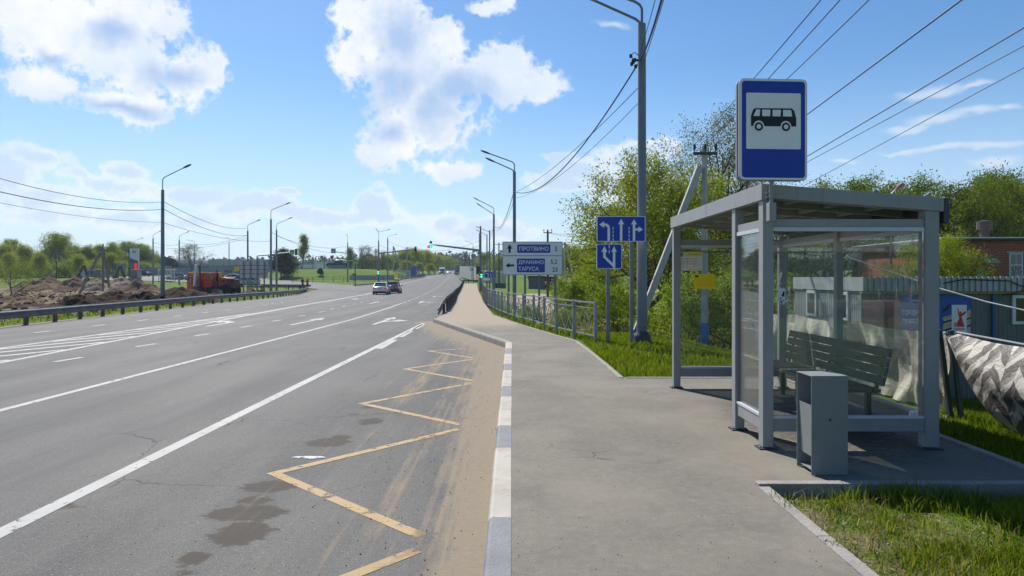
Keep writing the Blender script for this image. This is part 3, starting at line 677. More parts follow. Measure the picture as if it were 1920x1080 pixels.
# paper fixed to the far end glass
papm = mat('paper', (.80, .74, .64), .8, 0, .06, 8); papy = mat('paper_yellow', (.92, .66, .02), .8, 0, .05); papt = mat('paper_gold', (.85, .62, .06), .8, 0, .05); ink = mat('ink', (.16, .15, .14), .8, 0, .05); papg = mat('paper_green', (.18, .26, .2), .8)
Yf = SY+WY-.0635
tt = thing('timetable', (PX(1291, Yf), Yf-.006, ZZ(507.5, Yf)), 'cream bus timetable sheet with yellow heading stuck to the far end glass', 'timetable')
k_ = Yf/F; W_, H_ = 52*k_, 35*k_
f = MB(); f.box(-W_/2, W_/2, -.002, .002, 0, H_, 0); f.flat(rr(-W_*.17, H_*.77, W_*.48, H_*.97, .002, 1), -.004, 1); f.flat(rr(-.02, .01, W_*.48, H_*.11, .002, 1), -.004, 1); f.flat(rr(-W_*.48, H_*.75, -W_*.2, H_*.97, .004, 1), -.004, 3)
for k in range(4): f.flat([(-W_*.3, H_*(.2+.13*k)), (W_*.46, H_*(.2+.13*k)), (W_*.46, H_*(.206+.13*k)), (-W_*.3, H_*(.206+.13*k))], -.004, 2)
for k in range(3): f.flat([(-W_*.3+k*.1, H_*.15), (-W_*.3+k*.1+.003, H_*.15), (-W_*.3+k*.1+.003, H_*.7), (-W_*.3+k*.1, H_*.7)], -.0042, 2)
f.build('sheet', [papm, papt, ink, papg], tt)
text('А', -W_*.44, -W_*.28, H_*.78, H_*.95, -.006, signw, tt); text('АЗС НОВИНКИ', -W_*.02, W_*.34, H_*.84, H_*.91, -.006, ink, tt)
rnd = random.Random(5)
for k in range(3): text(' '.join(''.join(rnd.choice('0123456789') for _ in range(4)) for _ in range(4)), -W_*.26, W_*.30, H_*(.62-.13*k), H_*(.66-.13*k), -.006, ink, tt)
tt = thing('yellow_notice', (PX(1320.5, Yf), Yf-.006, ZZ(541.5, Yf)), 'bright yellow notice stuck on the far end glass under the timetable', 'notice')
W_, H_ = 39*k_, 28*k_
f = MB(); f.box(-W_/2, W_/2, -.002, .002, 0, H_, 0); f.flat(rr(-W_*.46, H_*.78, -W_*.28, H_*.9, .002, 1), -.004, 1)
for k in range(4): f.flat([(-W_*.36, H_*(.22+.12*k)), (W_*(.42-.06*(k % 2)), H_*(.22+.12*k)), (W_*(.42-.06*(k % 2)), H_*(.228+.12*k)), (-W_*.36, H_*(.228+.12*k))], -.004, 2)
f.build('sheet', [papy, signk, mat('ink_olive', (.35, .26, .02), .8)], tt)
# residue of a torn poster and a sticker on the near pane (parts of the pane)
f = MB(); rnd = random.Random(11); cx, cz = PX(1468, SY)-SX, ZZ(555, SY)
for k in range(34):
    a = rnd.gauss(0, .022); b = rnd.gauss(0, .055); h = rnd.uniform(.012, .045); w_ = rnd.uniform(.006, .02); sh_ = rnd.uniform(-.01, .01)
    f.flat([(cx+a-w_, cz+b-h*.3), (cx+a, cz+b-h), (cx+a+w_*.6, cz+b-h*.2), (cx+a+w_+sh_, cz+b+h*.5), (cx+a+sh_, cz+b+h)], .0295-.0001*(k % 7))
f.build('paper_residue', mat('torn_paper', (.62, .62, .60), .9, 0, .05), sh)
f = MB(); xa, xb = PX(1707, SY)-SX, PX(1724, SY)-SX; za = ZZ(783, SY); f.flat([(xa, za), (xb, za-.002), (xb+.004, za+.065), (xa+.01, za+.06)], .029); f.build('sticker', signw, sh)
text('6 мп', xa+.02, xb-.01, za+.015, za+.045, .0285, ink, sh)

# ---------------------------------------------------------------- bus stop sign on a pole clamped to the near corner post
Ys = 6.28
bs = thing('bus_stop_sign', (PX(1449, Ys), Ys, 2.14), 'tall blue bus stop sign with a black bus picture above the shelter corner', 'road sign', rz=R(3.5))
f = MB(); f.tube([(0, .03, .12), (0, .03, 1.30)], .018, 12); f.build('pole', steel, bs, smooth=True)
f = MB(); f.box(-.03, .035, .0, .075, 0, .17); f.tube([(-.05, .035, .26), (.06, .035, .26)], .008, 6); f.tube([(-.05, .035, .22), (.06, .035, .22)], .008, 6); f.build('clamp', shelm, bs, bevel=.005)
W_, H_ = .638, .93; b0 = .372
f = MB(); f.prism(rr(-W_/2, b0, W_/2, b0+H_, .045), -.012, .012, 0); f.prism(rr(-W_/2, b0, W_/2, b0+H_, .045), .055, .079, 0); f.build('panel', [greyp], bs)
f = MB(); f.flat(rr(-W_/2+.004, b0+.004, W_/2-.004, b0+H_-.004, .042), -.0135, 0); f.flat(rr(-W_/2+.022, b0+.022, W_/2-.022, b0+H_-.022, .03), -.015, 1); f.flat(rr(-W_/2+.062, b0+.285, W_/2-.062, b0+.285+W_-.124, .012), -.0165, 0)
f.build('sign_face', [signw, signb], bs)
f = MB(); s_ = .514/.514; x0 = -.213; z0 = b0+.285
def bp(x, z): return (x0+x*.426, z0+.20+z*.426)
f.flat([bp(.0,.02),(bp(.0,.24)),bp(.05,.38),bp(.10,.405),bp(.90,.41),bp(.955,.36),bp(1,.2),bp(1,.03),bp(.985,.02)], -.018, 0)
for a, b, c in ((.05,.20,.115),(.245,.43,.245),(.475,.66,.475),(.705,.89,.705)):
    f.flat([bp(a,.235),bp(b,.235),bp(b-.012 if b < .8 else .905,.235) if b < .8 else bp(.91,.235),bp(b if b < .8 else .885,.375),bp(c,.375)], -.0195, 1)
for cx in (.17, .77):
    f.flat([bp(x, z) for x, z in circ(cx, .02, .118)], -.0195, 1); f.flat([bp(x, z) for x, z in circ(cx, .01, .093)], -.021, 0); f.flat([bp(x, z) for x, z in circ(cx, .01, .05)], -.0225, 1)
f.build('bus_pictogram', [signk, signw], bs)

# ---------------------------------------------------------------- litter bin
binm = mat('bin_paint', (.205, .225, .218), .5, 0, .06, 4, .02, 50)
weathered(binm, .5)
bi = thing('litter_bin', (2.446, 5.575, 0), 'grey sheet metal litter bin with open sides in front of the shelter', 'litter bin')
f = MB(); f.box(0, .298, 0, .008, .004, .815); f.box(0, .298, .282, .29, .004, .815); f.box(.0, .298, .0085, .2815, .807, .815); f.box(.02, .278, .0085, .2815, .03, .038); f.build('frame', binm, bi, bevel=.002)
f = MB(); v = [(.028,.014,.14),(.27,.014,.14),(.27,.276,.14),(.028,.276,.14),(.012,.014,.57),(.286,.014,.57),(.286,.276,.57),(.012,.276,.57)]
f.add(v, [(3,2,1,0),(0,1,5,4),(1,2,6,5),(2,3,7,6),(3,0,4,7)]); i_ = [(a+(.004 if a < .1 else -.004), b+(.004 if b < .1 else -.004), c+(.006 if c < .2 else -.002)) for a, b, c in v]
f.add(i_, [(0,1,2,3),(4,5,1,0),(5,6,2,1),(6,7,3,2),(7,4,0,3)]); f.build('bucket', binm, bi)
f = MB(); f.lathe([(.0,-.004),(.010,-.004),(.012,-.001),(.012,.0)], (.152, 0, .455), 14, axis='y'); f.build('lock', dsteel, bi, fix=True)

# ---------------------------------------------------------------- road signs near the pavement
def arrowpoly(pts, w_): # polyline to a band
    P = [Vector(p) for p in pts]; Lf, Rt = [], []
    for i, p in enumerate(P):
        if i == 0: d_ = (P[1]-P[0]).normalized(); k = 1
        elif i == len(P)-1: d_ = (P[-1]-P[-2]).normalized(); k = 1
        else:
            a = (P[i]-P[i-1]).normalized(); b = (P[i+1]-P[i]).normalized(); d_ = (a+b).normalized(); k = 1/max(.5, d_.dot(a))
        n_ = Vector((-d_.y, d_.x))*w_/2*k; Lf.append(tuple(p+n_)); Rt.append(tuple(p-n_))
    return Lf+Rt[::-1]
Yg = 17.0; gz = gnd(PX(1140, Yg), Yg)
ls = thing('lane_sign', (PX(1140.5, Yg), Yg, gz), 'wide blue sign with three white lane arrows on two posts', 'road sign')
k_ = Yg/F
x0, x1 = (1119-1140.5)*k_, (1210-1140.5)*k_; z0, z1 = ZZ(453, Yg)-gz, ZZ(405.5, Yg)-gz
for px in (1140.5, 1185):
    f = MB(); f.box((px-1140.5)*k_-.045, (px-1140.5)*k_+.045, .02, .09, -.3, z1-.02 if px > 1150 else z0-.0); f.build('post', polem, ls, bevel=.006)
f = MB(); f.prism(rr(x0, z0, x1, z1, .03), -.006, .014, 0); f.flat(rr(x0+.014, z0+.014, x1-.014, z1-.014, .025), -.008, 1)
f.build('panel', [signw, signb], ls)
f = MB(); U = lambda u, v: (x0+(x1-x0)*u, z0+(z1-z0)*v)
wb = .062
f.flat(arrowpoly([U(.245,.03),U(.245,.52),U(.235,.60),U(.205,.655),U(.165,.67),U(.14,.67)], wb), -.010); f.flat([U(.05,.67),U(.15,.80),U(.15,.54)], -.0102)
f.flat(arrowpoly([U(.5,.03),U(.5,.70)], wb), -.010); f.flat([U(.437,.68),U(.5,.90),U(.563,.68)], -.0102)
f.flat(arrowpoly([U(.765,.03),U(.765,.70)], wb), -.010); f.flat([U(.702,.68),U(.765,.88),U(.828,.68)], -.0102); f.flat(arrowpoly([U(.79,.48),U(.87,.48)], .055), -.0104); f.flat([U(.855,.36),U(.95,.48),U(.855,.60)], -.0102)
for u in (.335, .665):
    for k in range(4): f.flat([U(u-.008,.04+.145*k),U(u+.008,.04+.145*k),U(u+.008,.14+.145*k),U(u-.008,.14+.145*k)], -.010)
f.build('arrows', signw, ls)
ns = thing('lane_start_sign', (PX(1140.5, Yg), Yg-.001, gz+.001), 'square blue sign with a branching lane arrow below the wide lane sign', 'road sign')
x0, x1 = (1118.5-1140.5)*k_, (1166-1140.5)*k_; z0, z1 = ZZ(504, Yg)-gz, ZZ(457.5, Yg)-gz
f = MB(); f.prism(rr(x0, z0, x1, z1, .03), -.006, .014, 0); f.flat(rr(x0+.014, z0+.014, x1-.014, z1-.014, .025), -.008, 1); f.build('panel', [signw, signb], ns)
f = MB(); f.box(-.06, .06, .015, .02, (z0+z1)/2-.02, (z0+z1)/2+.02); f.build('clamp', steel, ns)
f = MB(); wb = .062
f.flat(arrowpoly([U(.69,.03),U(.69,.70)], wb), -.010); f.flat([U(.58,.68),U(.69,.92),U(.80,.68)], -.0102)
f.flat(arrowpoly([U(.70,.09),U(.31,.48),U(.31,.70)], wb), -.0101); f.flat([U(.19,.68),U(.31,.92),U(.42,.68)], -.0102)
for k in range(2): f.flat([U(.485,.62+.2*k),U(.515,.62+.2*k),U(.515,.76+.2*k),U(.485,.76+.2*k)], -.010)
f.build('arrows', signw, ns)
Yd = 33.; gz = gnd(PX(998, Yd), Yd); k_ = Yd/F
ds = thing('direction_sign', (PX(998, Yd), Yd, gz), 'large white direction sign with blue town name plates behind the railing', 'direction sign')
x0, x1 = (942-998)*k_, (1055-998)*k_; z0, z1 = ZZ(516, Yd)-gz, ZZ(453, Yd)-gz
for px in (953.6, 984.5, 1011, 1041):
    f = MB(); f.box((px-998)*k_-.05, (px-998)*k_+.05, .03, .11, -.3, z1-.1); f.build('post', polem, ds)
f = MB(); f.prism(rr(x0, z0, x1, z1, .02, 2), -.01, .03, 1); f.flat(rr(x0+.035, z0+.035, x1-.035, z1-.035, .02, 2), -.013, 0); zm = z0+(z1-z0)*.578; f.flat([(x0+.03, zm-.015), (x1-.03, zm-.015), (x1-.03, zm+.015), (x0+.03, zm+.015)], -.015, 2)
f.build('panel', [mat('sign_pale', (.80, .80, .78), .5, 0, .04), greyp, dsteel], ds)
f = MB(); f.flat(rr(*U(.245,.665), *U(.795,.915), .05), -.015); f.flat(rr(*U(.24,.085), *U(.705,.495), .05), -.015); f.build('name_plate', signb, ds)
text('ПРОТВИНО', *[U(.28,0)[0], U(.765,0)[0]], U(0,.725)[1], U(0,.855)[1], -.018, signw, ds, bold=.012)
text('ДРАКИНО', U(.265,0)[0], U(.685,0)[0], U(0,.31)[1], U(0,.445)[1], -.018, signw, ds, bold=.012); text('ТАРУСА', U(.265,0)[0], U(.605,0)[0], U(0,.13)[1], U(0,.255)[1], -.018, signw, ds, bold=.012)
text('5', U(.87,0)[0], U(.91,0)[0], U(0,.715)[1], U(0,.85)[1], -.018, signk, ds, bold=.01); text('5,2', U(.80,0)[0], U(.91,0)[0], U(0,.315)[1], U(0,.465)[1], -.018, signk, ds, bold=.01); text('23', U(.825,0)[0], U(.915,0)[0], U(0,.10)[1], U(0,.23)[1], -.018, signk, ds, bold=.01)
f = MB(); f.flat([U(.103,.665),U(.138,.665),U(.138,.79),U(.165,.79),U(.12,.92),U(.075,.79),U(.103,.79)], -.018); f.build('up_arrow', signk, ds); f = MB(); f.flat([U(.055,.29),U(.115,.37),U(.115,.32),U(.195,.32),U(.195,.26),U(.115,.26),U(.115,.21)], -.018); f.build('left_arrow', signk, ds)

# ---------------------------------------------------------------- lamp posts
def lamp(px, ytop, ybase, Y, arms, label, group, base='flange', hd=1.0, r0=.11, r1=.075, gzz=None, extra=None, riser=.45):
    """arms: (end px, end py, riser start py) measured in the photo and turned into metres at the post's own distance"""
    x = PX(px, Y); g = gnd(x, Y) if gzz is None else gzz; H = ZZ(ytop, Y)-g
    o = thing('street_lamp', (x, Y, g), label, 'street lamp', group)
    f = MB(); f.tube([(0,0,-.2),(0,0,H*.33),(0,0,H*.335),(0,0,H)], [r0, r0*.93, r0*.84, r1], 10); f.build('pole', polem, o, smooth=True)
    f = MB()
    if base == 'drum': f.lathe([(.23,-.1),(.23,.19),(.20,.25),(.13,.33),(.125,.37),(.13,.45),(.115,.47)], (0,0,0), 20); f.build('base_cover', dsteel, o, smooth=True)
    else: f.lathe([(.2,-.1),(.2,.03),(.16,.05),(.13,.28)], (0,0,0), 10); f.build('base_plate', polem, o, smooth=True)
    for ex, ey, sy in arms:
        dx = (ex-px)/F*Y; ze = ZZ(ey, Y)-g; zs = ZZ(sy, Y)-g; s = 1 if dx > 0 else -1; L = abs(dx); rise = ze-zs
        pts = [(0,0,H-.1),(0,0,zs-.12),(s*.05,0,zs-.02),(s*.16,0,zs+.16*rise/L),(dx-s*.45*hd,0,zs+rise*(L-.45*hd)/L)]
        f = MB(); f.tube(pts, .034*max(1, hd*.9), 7); f.build('arm', polem, o, smooth=True)
        a = Vector((dx-s*.5*hd,0,zs+rise*(L-.5*hd)/L)); b = Vector((dx+s*.08*hd,0,ze+.08*rise/L*hd)); u = (b-a).normalized()
        f = MB(); secs = []
        for q, (w_, h_) in ((0,(.05,.05)),(.25,(.12,.08)),(.6,(.15,.09)),(1,(.09,.05))):
            c = a+(b-a)*q; nv = Vector((-u.z,0,u.x))*s; secs.append([c+Vector((0,-w_*hd,0))-nv*h_*.5*hd, c+Vector((0,w_*hd,0))-nv*h_*.5*hd, c+Vector((0,w_*.7*hd,0))+nv*h_*.5*hd, c+Vector((0,-w_*.7*hd,0))+nv*h_*.5*hd])
        f.loft(secs); f.build('lamp_head', dsteel, o, fix=True, bevel=.006)
    return o, H
G1 = 'street lamps on the right side of the road'; G2 = 'street lamps on the left side and junction'
lamp(1203.5, 45, 640, 17.4, [(1050,-28,41),(1040,-52,8)], 'nearest tall street lamp with two arms beside the lane signs', G1, 'drum', r0=.135, r1=.10)
lamp(964.5, 322, 560, 41, [(904,283,305),(913,297,320)], 'street lamp with two arms rising behind the white direction sign', G1, r0=.125, r1=.095)
lamp(926, 402, 543, 69, [(889,371,390),(895,382,402)], 'two-armed street lamp standing at the railing left of the direction sign', G1, r0=.13, r1=.10)
lamp(918, 432, 535, 96, [(893,425,435)], 'thin single-armed street lamp between signal mast and railing lamp', G1, r0=.12, r1=.09)
lamp(913, 440, 533, 104, [(893,431,441)], 'farther single-armed street lamp close behind the green signal mast', G1, r0=.12, r1=.09)
lamp(887, 462, 518, 150, [(872,451,458)], 'small distant street lamp in front of the pale fence panels', G1, r0=.12, r1=.09, gzz=1.2)
lamp(305, 356, 563, 50.5, [(356,309,334)], 'tall single-armed street lamp behind the left guard rail', G2, r0=.16, r1=.11, riser=1.)
lamp(508, 411, 547, 77, [(543,380,394)], 'single-armed street lamp right of the grey sign back', G2, r0=.15, r1=.10)
lamp(518.5, 431, 541, 94, [(547,408,420)], 'shorter-looking street lamp just right of another near the crossing arm', G2, r0=.15, r1=.10)
lamp(464.5, 433, 538, 96, [(487,412,422)], 'street lamp with thick pole rising behind the grey sign back', G2, r0=.15, r1=.11)
lamp(336, 450, 530, 128, [(354,434,442)], 'street lamp on the grass right of the small white bus shelter', G2, r0=.15, r1=.11)
lamp(287, 447, 523, 128, [(303,432,440)], 'street lamp on the grass left of the small white bus shelter', G2, r0=.15, r1=.11)
lamp(252, 459, 522, 150, [(268,446,452)], 'street lamp in front of the fuel price sign', G2, r0=.14, r1=.10)
lamp(209.5, 462, 524, 160, [(224,452,456)], 'faint street lamp between the crossed pole and the price sign', G2, r0=.13, r1=.09)
lamp(365, 462, 524, 160, [(351,450,452)], 'street lamp arching left above the bare tree', G2, r0=.13, r1=.09)
lamp(429.5, 456, 522, 160, [(424,445,446)], 'street lamp with short hooked arm before the long grey warehouse', G2, r0=.13, r1=.09)
lamp(710, 451, 533, 126, [(731,430,435),(705,429,435)], 'double-headed street lamp carrying a signal light beside the white sedan', G2, r0=.17, r1=.11)
lamp(727, 447, 525, 150, [(744,439,443)], 'street lamp on the corner lawn left of the yellow grit bin', G2, r0=.17, r1=.12)
lamp(652, 455, 524, 150, [(648.5,440,441)], 'street lamp with hooked top in front of the tank', G2, r0=.16, r1=.11)

# ---------------------------------------------------------------- traffic signals and crossing signs
gon = emit('signal_green', (.05, .9, .55), 3.2); ron = emit('signal_red', (.85, .03, .02), 1.6)
def signal_head(parent, x, z, s, lit=True, side=True, y=-.22, face=1, depth=.3):
    f = MB(); f.box(x-.16*s, x+.16*s, y, y+depth*s, z-.5*s, z+.5*s); h = f.build('signal_head', black, parent, bevel=.02*s)
    if face > 0:
        for k, m_ in ((1, black), (0, gon if lit else black), (-1, gon if lit else black)):
            f = MB(); f.lathe([(.001,-.012),(.10*s*(1.15 if k < 0 else .9),-.012),(.11*s,-.004),(.11*s,0.)], (x, y, z+.32*s*k), 14, axis='y'); f.build('lens', m_, h, fix=True)
        for k in (1, 0, -1): f = MB(); f.prism([(x-.13*s,z+.32*s*k+.1*s),(x+.13*s,z+.32*s*k+.1*s),(x+.12*s,z+.32*s*k+.14*s),(x-.12*s,z+.32*s*k+.14*s)], y-.14*s, y-.001); f.build('visor', black, h)
    if side:
        f = MB(); f.box(x-.5*s, x-.165*s, y+.02, y+.2*s, z-.5*s, z-.16*s); e = f.build('turn_light', black, parent, bevel=.02*s)
        f = MB(); f.lathe([(.001,-.012),(.12*s,-.012),(.12*s,0.)], (x-.33*s, y+.02, z-.33*s), 14, axis='y'); f.build('lens', ron, e, fix=True)
Ym = 92.; xm = PX(901, Ym); g = gnd(xm, Ym); k_ = Ym/F
ms = thing('signal_mast', (xm, Ym, g), 'tall signal mast with long arm holding a green light over the road', 'traffic light', 'traffic signals at the junction')
f = MB(); f.tube([(0,0,-.2),(0,0,ZZ(424,Ym)-g)], [.2,.11], 10); f.build('pole', polem, ms, smooth=True)
f = MB(); f.tube([(0,0,ZZ(469.5,Ym)-g),((822-901)*k_,0,ZZ(460,Ym)-g),((811-901)*k_,0,ZZ(458.5,Ym)-g)], [.15,.11,.05], 8); f.tube([(0,0,ZZ(476,Ym)-g),((888-901)*k_,0,ZZ(468.5,Ym)-g)], .06, 6); f.build('arm', polem, ms, smooth=True)
signal_head(ms, (808-901)*k_, ZZ(458.5,Ym)-g, .92); signal_head(ms, (903-901)*k_, ZZ(515,Ym)-g, .92, y=-.45)
f = MB(); f.box((893-901)*k_, (898-901)*k_, -.3, -.05, ZZ(514,Ym)-g, ZZ(499,Ym)-g); f.box((896-901)*k_, (900-901)*k_, -.2, .0, ZZ(509,Ym)-g, ZZ(500,Ym)-g); f.build('signal_back', black, ms, bevel=.03)
Ym = 126; xm = PX(710, Ym)+.05; g = gnd(xm, Ym); k_ = Ym/F
ms = thing('traffic_light', (xm, Ym-.12, g), 'signal arm and low green light fixed to the double-headed lamp post', 'traffic light', 'traffic signals at the junction')
f = MB(); f.tube([(0,0,ZZ(475,Ym)-g),((770-710)*k_,0,ZZ(468.5,Ym)-g),((777-710)*k_,0,ZZ(467.5,Ym)-g)], [.15,.12,.06], 7); f.build('arm', polem, ms, smooth=True)
signal_head(ms, (779-710)*k_, ZZ(467.5,Ym)-g, 1.0, lit=False, side=False); signal_head(ms, 0, ZZ(509.5,Ym)-g, 1.02, y=-.45)
def crossing_face(parent, x, z, s, y=-.08):
    f = MB(); f.prism(rr(x-.55*s, z-.55*s, x+.55*s, z+.55*s, .03*s, 2), y, y+.05, 0); f.flat(rr(x-.38*s, z-.38*s, x+.38*s, z+.38*s, .03*s, 2), y-.004, 1); f.flat([(x-.31*s,z-.3*s),(x+.31*s,z-.3*s),(x,z+.3*s)], y-.008, 2)
    f.flat([(x-.09*s,z-.24*s),(x-.03*s,z-.24*s),(x,z-.1*s),(x+.06*s,z-.24*s),(x+.12*s,z-.24*s),(x+.05*s,z-.02*s),(x+.05*s,z+.1*s),(x-.04*s,z+.1*s),(x-.05*s,z-.05*s)], y-.012, 3); f.flat(circ(x, z+.14*s, .04*s, 8), y-.012, 3)
    return f.build('crossing_sign', [limeg, signb, signw, signk], parent)
Ym = 100; xm = PX(482, Ym); g = gnd(xm, Ym); k_ = Ym/F
ms = thing('signal_gantry', (xm, Ym, g), 'cranked grey arm holding a crossing sign and signal behind the sign back', 'traffic light', 'traffic signals at the junction')
f = MB(); f.tube([(0,0,-.2),(0,0,ZZ(482,Ym)-g),(.1,0,ZZ(479.5,Ym)-g),((500-482)*k_,0,ZZ(478,Ym)-g),((546-482)*k_,0,ZZ(473,Ym)-g)], [.12,.11,.1,.1,.08], 8); f.build('pole', steel, ms, smooth=True)
crossing_face(ms, (548-482)*k_, ZZ(472.5,Ym)-g, .62); signal_head(ms, (555.5-482)*k_, ZZ(472.5,Ym)-g, .88, lit=False, side=False)
Ym = 150; xm = PX(652, Ym); g = gnd(xm, Ym); k_ = Ym/F
ms = thing('crossing_sign', (xm, Ym-.15, g), 'arm on the hooked lamp post holding a lime crossing sign out left', 'road sign', 'lime pedestrian crossing signs')
f = MB(); f.tube([(0,0,ZZ(475.5,Ym)-g),((630-652)*k_,0,ZZ(472,Ym)-g)], [.09,.08], 6); f.build('arm', steel, ms); crossing_face(ms, (625.5-652)*k_, ZZ(470.5,Ym)-g, .95)
Ym = 122; xm = PX(666, Ym); g = gnd(xm, Ym); k_ = Ym/F
ms = thing('crossing_sign_post', (xm, Ym, g), 'lime bordered crossing sign on its own post at the corner', 'road sign', 'lime pedestrian crossing signs')
f = MB(); f.tube([(0,0,-.2),(0,0,ZZ(487,Ym)-g)], .09, 8); f.lathe([(.25,-.1),(.25,.1),(.12,.25)], n=8); f.build('post', dsteel, ms); crossing_face(ms, 0, ZZ(490.5,Ym)-g, .76)
# blue lane sign with number plate far along the path
Ym = 86; xm = PX(918, Ym); g = gnd(xm, Ym); k_ = Ym/F
ms = thing('far_lane_sign', (xm, Ym, g), 'small distant blue lane sign with a number plate under it', 'road sign')
x0, x1, z0, z1 = (909.5-918)*k_, (929.5-918)*k_, ZZ(520,Ym)-g, ZZ(510,Ym)-g
for dx in (-.35, .35): f = MB(); f.tube([(dx,.05,-.2),(dx,.05,z1)], .04, 6); f.build('post', polem, ms)
f = MB(); f.box(x0, x1, -.01, .02, z0, z1, 0); f.flat(arrowpoly([U(.28,.05),U(.28,.7),U(.12,.7)], .08), -.014, 1); f.flat(arrowpoly([U(.55,.05),U(.55,.85)], .08), -.014, 1); f.flat(arrowpoly([U(.8,.05),U(.8,.85)], .08), -.014, 1); f.build('panel', [signb, signw], ms)
f = MB(); f.box((906-918)*k_, (918.5-918)*k_, -.01, .02, ZZ(526,Ym)-g, ZZ(521,Ym)-g); f.build('number_plate', signw, ms)
Ym = 135; xm = PX(884, Ym); g = float(surf(xm, Ym)); k_ = Ym/F
ms = thing('small_stop_sign', (xm, Ym, g), 'tiny blue sign on a thin post before the pale fence panels', 'road sign')
f = MB(); f.tube([(0,0,-.2),(0,0,ZZ(502,Ym)-g)], .05, 6); f.build('post', steel, ms); f = MB(); f.box(-.26, .26, -.08, -.04, ZZ(507.5,Ym)-g, ZZ(502,Ym)-g, 0); f.flat(rr(-.16, ZZ(506.3,Ym)-g, .16, ZZ(503.3,Ym)-g, .02, 1), -.083, 1); f.build('panel', [signb, signw], ms)

# ---------------------------------------------------------------- pedestrian railing along the path
def poly_at(pts, s):
    for a, b in zip(pts[:-1], pts[1:]):
        L = math.hypot(b[0]-a[0], b[1]-a[1])
        if s <= L: return (a[0]+(b[0]-a[0])*s/L, a[1]+(b[1]-a[1])*s/L)
        s -= L
    return pts[-1]
def polylen(pts): return sum(math.hypot(b[0]-a[0], b[1]-a[1]) for a, b in zip(pts[:-1], pts[1:]))
railm = mat('railing_paint', (.27, .285, .30), .45, .3, .1, 3)
rp_ = [(2.12,17.3),(1.40,20.1),(.76,23.6),(.13,26.6),(-.47,30.2),(-1.35,38),(-2.3,55),(-3.0,72),(-4.1,95),(-5.2,118)]
base = Vector((2.12, 17.3, 0)); fe = thing('pedestrian_railing', base, 'long grey metal railing with crossed bars along the path', 'railing')
L = polylen(rp_); n = 62; ss_ = [L*(i/n) for i in range(n+1)]
# closer pitch first, as seen in the picture
ss_ = [i*1.62 for i in range(0, 63)]
pp = []
for s in ss_:
    x, y = poly_at(rp_, s); pp.append(Vector((x, y, float(surf(x, y))-.03)))
for i, p in enumerate(pp):
    f = MB(); f.box(p.x-.04, p.x+.04, p.y-.04, p.y+.04, p.z-.25, p.z+1.03); f.box(p.x-.043, p.x+.043, p.y-.043, p.y+.043, p.z+1.03, p.z+1.045); f.build('post', railm, fe, off=base)
for a, b in zip(pp[:-1], pp[1:]):
    f = MB(); Z = lambda p, h: (p.x, p.y, p.z+h)
    f.bar(Z(a,1.0), Z(b,1.0), .05, .04); f.bar(Z(a,.86), Z(b,.86), .028, .028); f.bar(Z(a,.16), Z(b,.16), .03, .03)
    m = a+(b-a)*.5; q = lambda u, h: tuple(a+(b-a)*u+Vector((0,0,h)))
    f.bar(q(.5,.17), q(.5,.85), .016, .016); f.bar(q(.04,.85), q(.5,.17), .016, .016); f.bar(q(.5,.17), q(.96,.85), .016, .016); f.bar(q(.04,.17), q(.5,.85), .016, .016); f.bar(q(.5,.85), q(.96,.17), .016, .016)
    f.build('panel', railm, fe, off=base)

# ---------------------------------------------------------------- guard rails
grm = mat('guardrail_zinc', (.20, .195, .185), .55, .35, .25, 2.5, .05); grd = mat('guardrail_post', (.10, .098, .095), .6, .3, .2)
WP = [(0,.0),(.012,.03),(.05,.06),(.05,.10),(.005,.14),(.005,.17),(.05,.21),(.05,.25),(.012,.28),(0,.31)]
def guardrail(pts, h, side, gap, label, rz=0, endramp=False, tex=True, zoff=-.15, face=1):
    b0 = pts[0]; base = Vector((b0[0], b0[1], float(surf(*b0))+zoff)); o = thing('guard_rail', base, label, 'guard rail', 'guard rails')
    L = polylen(pts); n = max(4, int(L/1.0)); secs = []; sec2 = []
    for i in range(n+1):
        s = L*i/n; x, y = poly_at(pts, s); x2, y2 = poly_at(pts, min(L, s+.2)); x1_, y1_ = poly_at(pts, max(0, s-.2)); d_ = Vector((x2-x1_, y2-y1_)).normalized(); nv = Vector((d_.y, -d_.x))*side
        zz_ = float(surf(x, y))+zoff+h-.31
        if endramp and s < 4: zz_ -= (h-.33)*(1-s/4)**1.2
        secs.append([(x+nv.x*a, y+nv.y*a, zz_+c) for a, c in WP]+[(x+nv.x*(a-.008), y+nv.y*(a-.008), zz_+c) for a, c in WP[::-1]])
    f = MB(); f.loft(secs); f.build('beam', grm, o, off=base, fix=True)
    k = 0; s = .6 if not endramp else 1.5
    while s < L and k < 95:
        x, y = poly_at(pts, s); z = float(surf(x, y))+zoff; x2, y2 = poly_at(pts, min(L, s+.2)); d_ = Vector((x2-x, y2-y, 0)).normalized() if s < L-.21 else Vector((0,1,0)); nv = Vector((d_.y, -d_.x, 0))*side
        hh = h if not (endramp and s < 4) else h-(h-.33)*(1-s/4)**1.2
        f = MB(); c = Vector((x, y, 0))-nv*.10; f.bar((c.x, c.y, z-.3), (c.x, c.y, z+hh-.03), .13, .12, 0, (nv.x, nv.y, 0)); f.build('post', grd, o, off=base); s += gap; k += 1
    return o
gl_ = [(-16.4,6),(-17.0,14),(-17.9,23.85),(-18.5,30),(-19.1,37.1),(-20.4,48.2),(-22.1,64),(-24.6,78),(-27.0,89),(-28.8,96),(-30.3,101),(-32.2,103.6),(-34.8,104.2),(-40,103.2)]
guardrail(gl_, .60, 1, 1.9, 'long zinc guard rail beside the dug-up ground left of the road')
g3 = [(-32.0,108.5),(-36,110.5),(-41,111.5)]; guardrail(g3, .62, 1, 1.5, 'short guard rail stub curving behind the two standing workers')
gr_ = [(-3.14,29.2),(-3.2,33),(-3.9,45),(-5.0,60),(-6.05,75),(-7.6,100),(-9.75,136)]
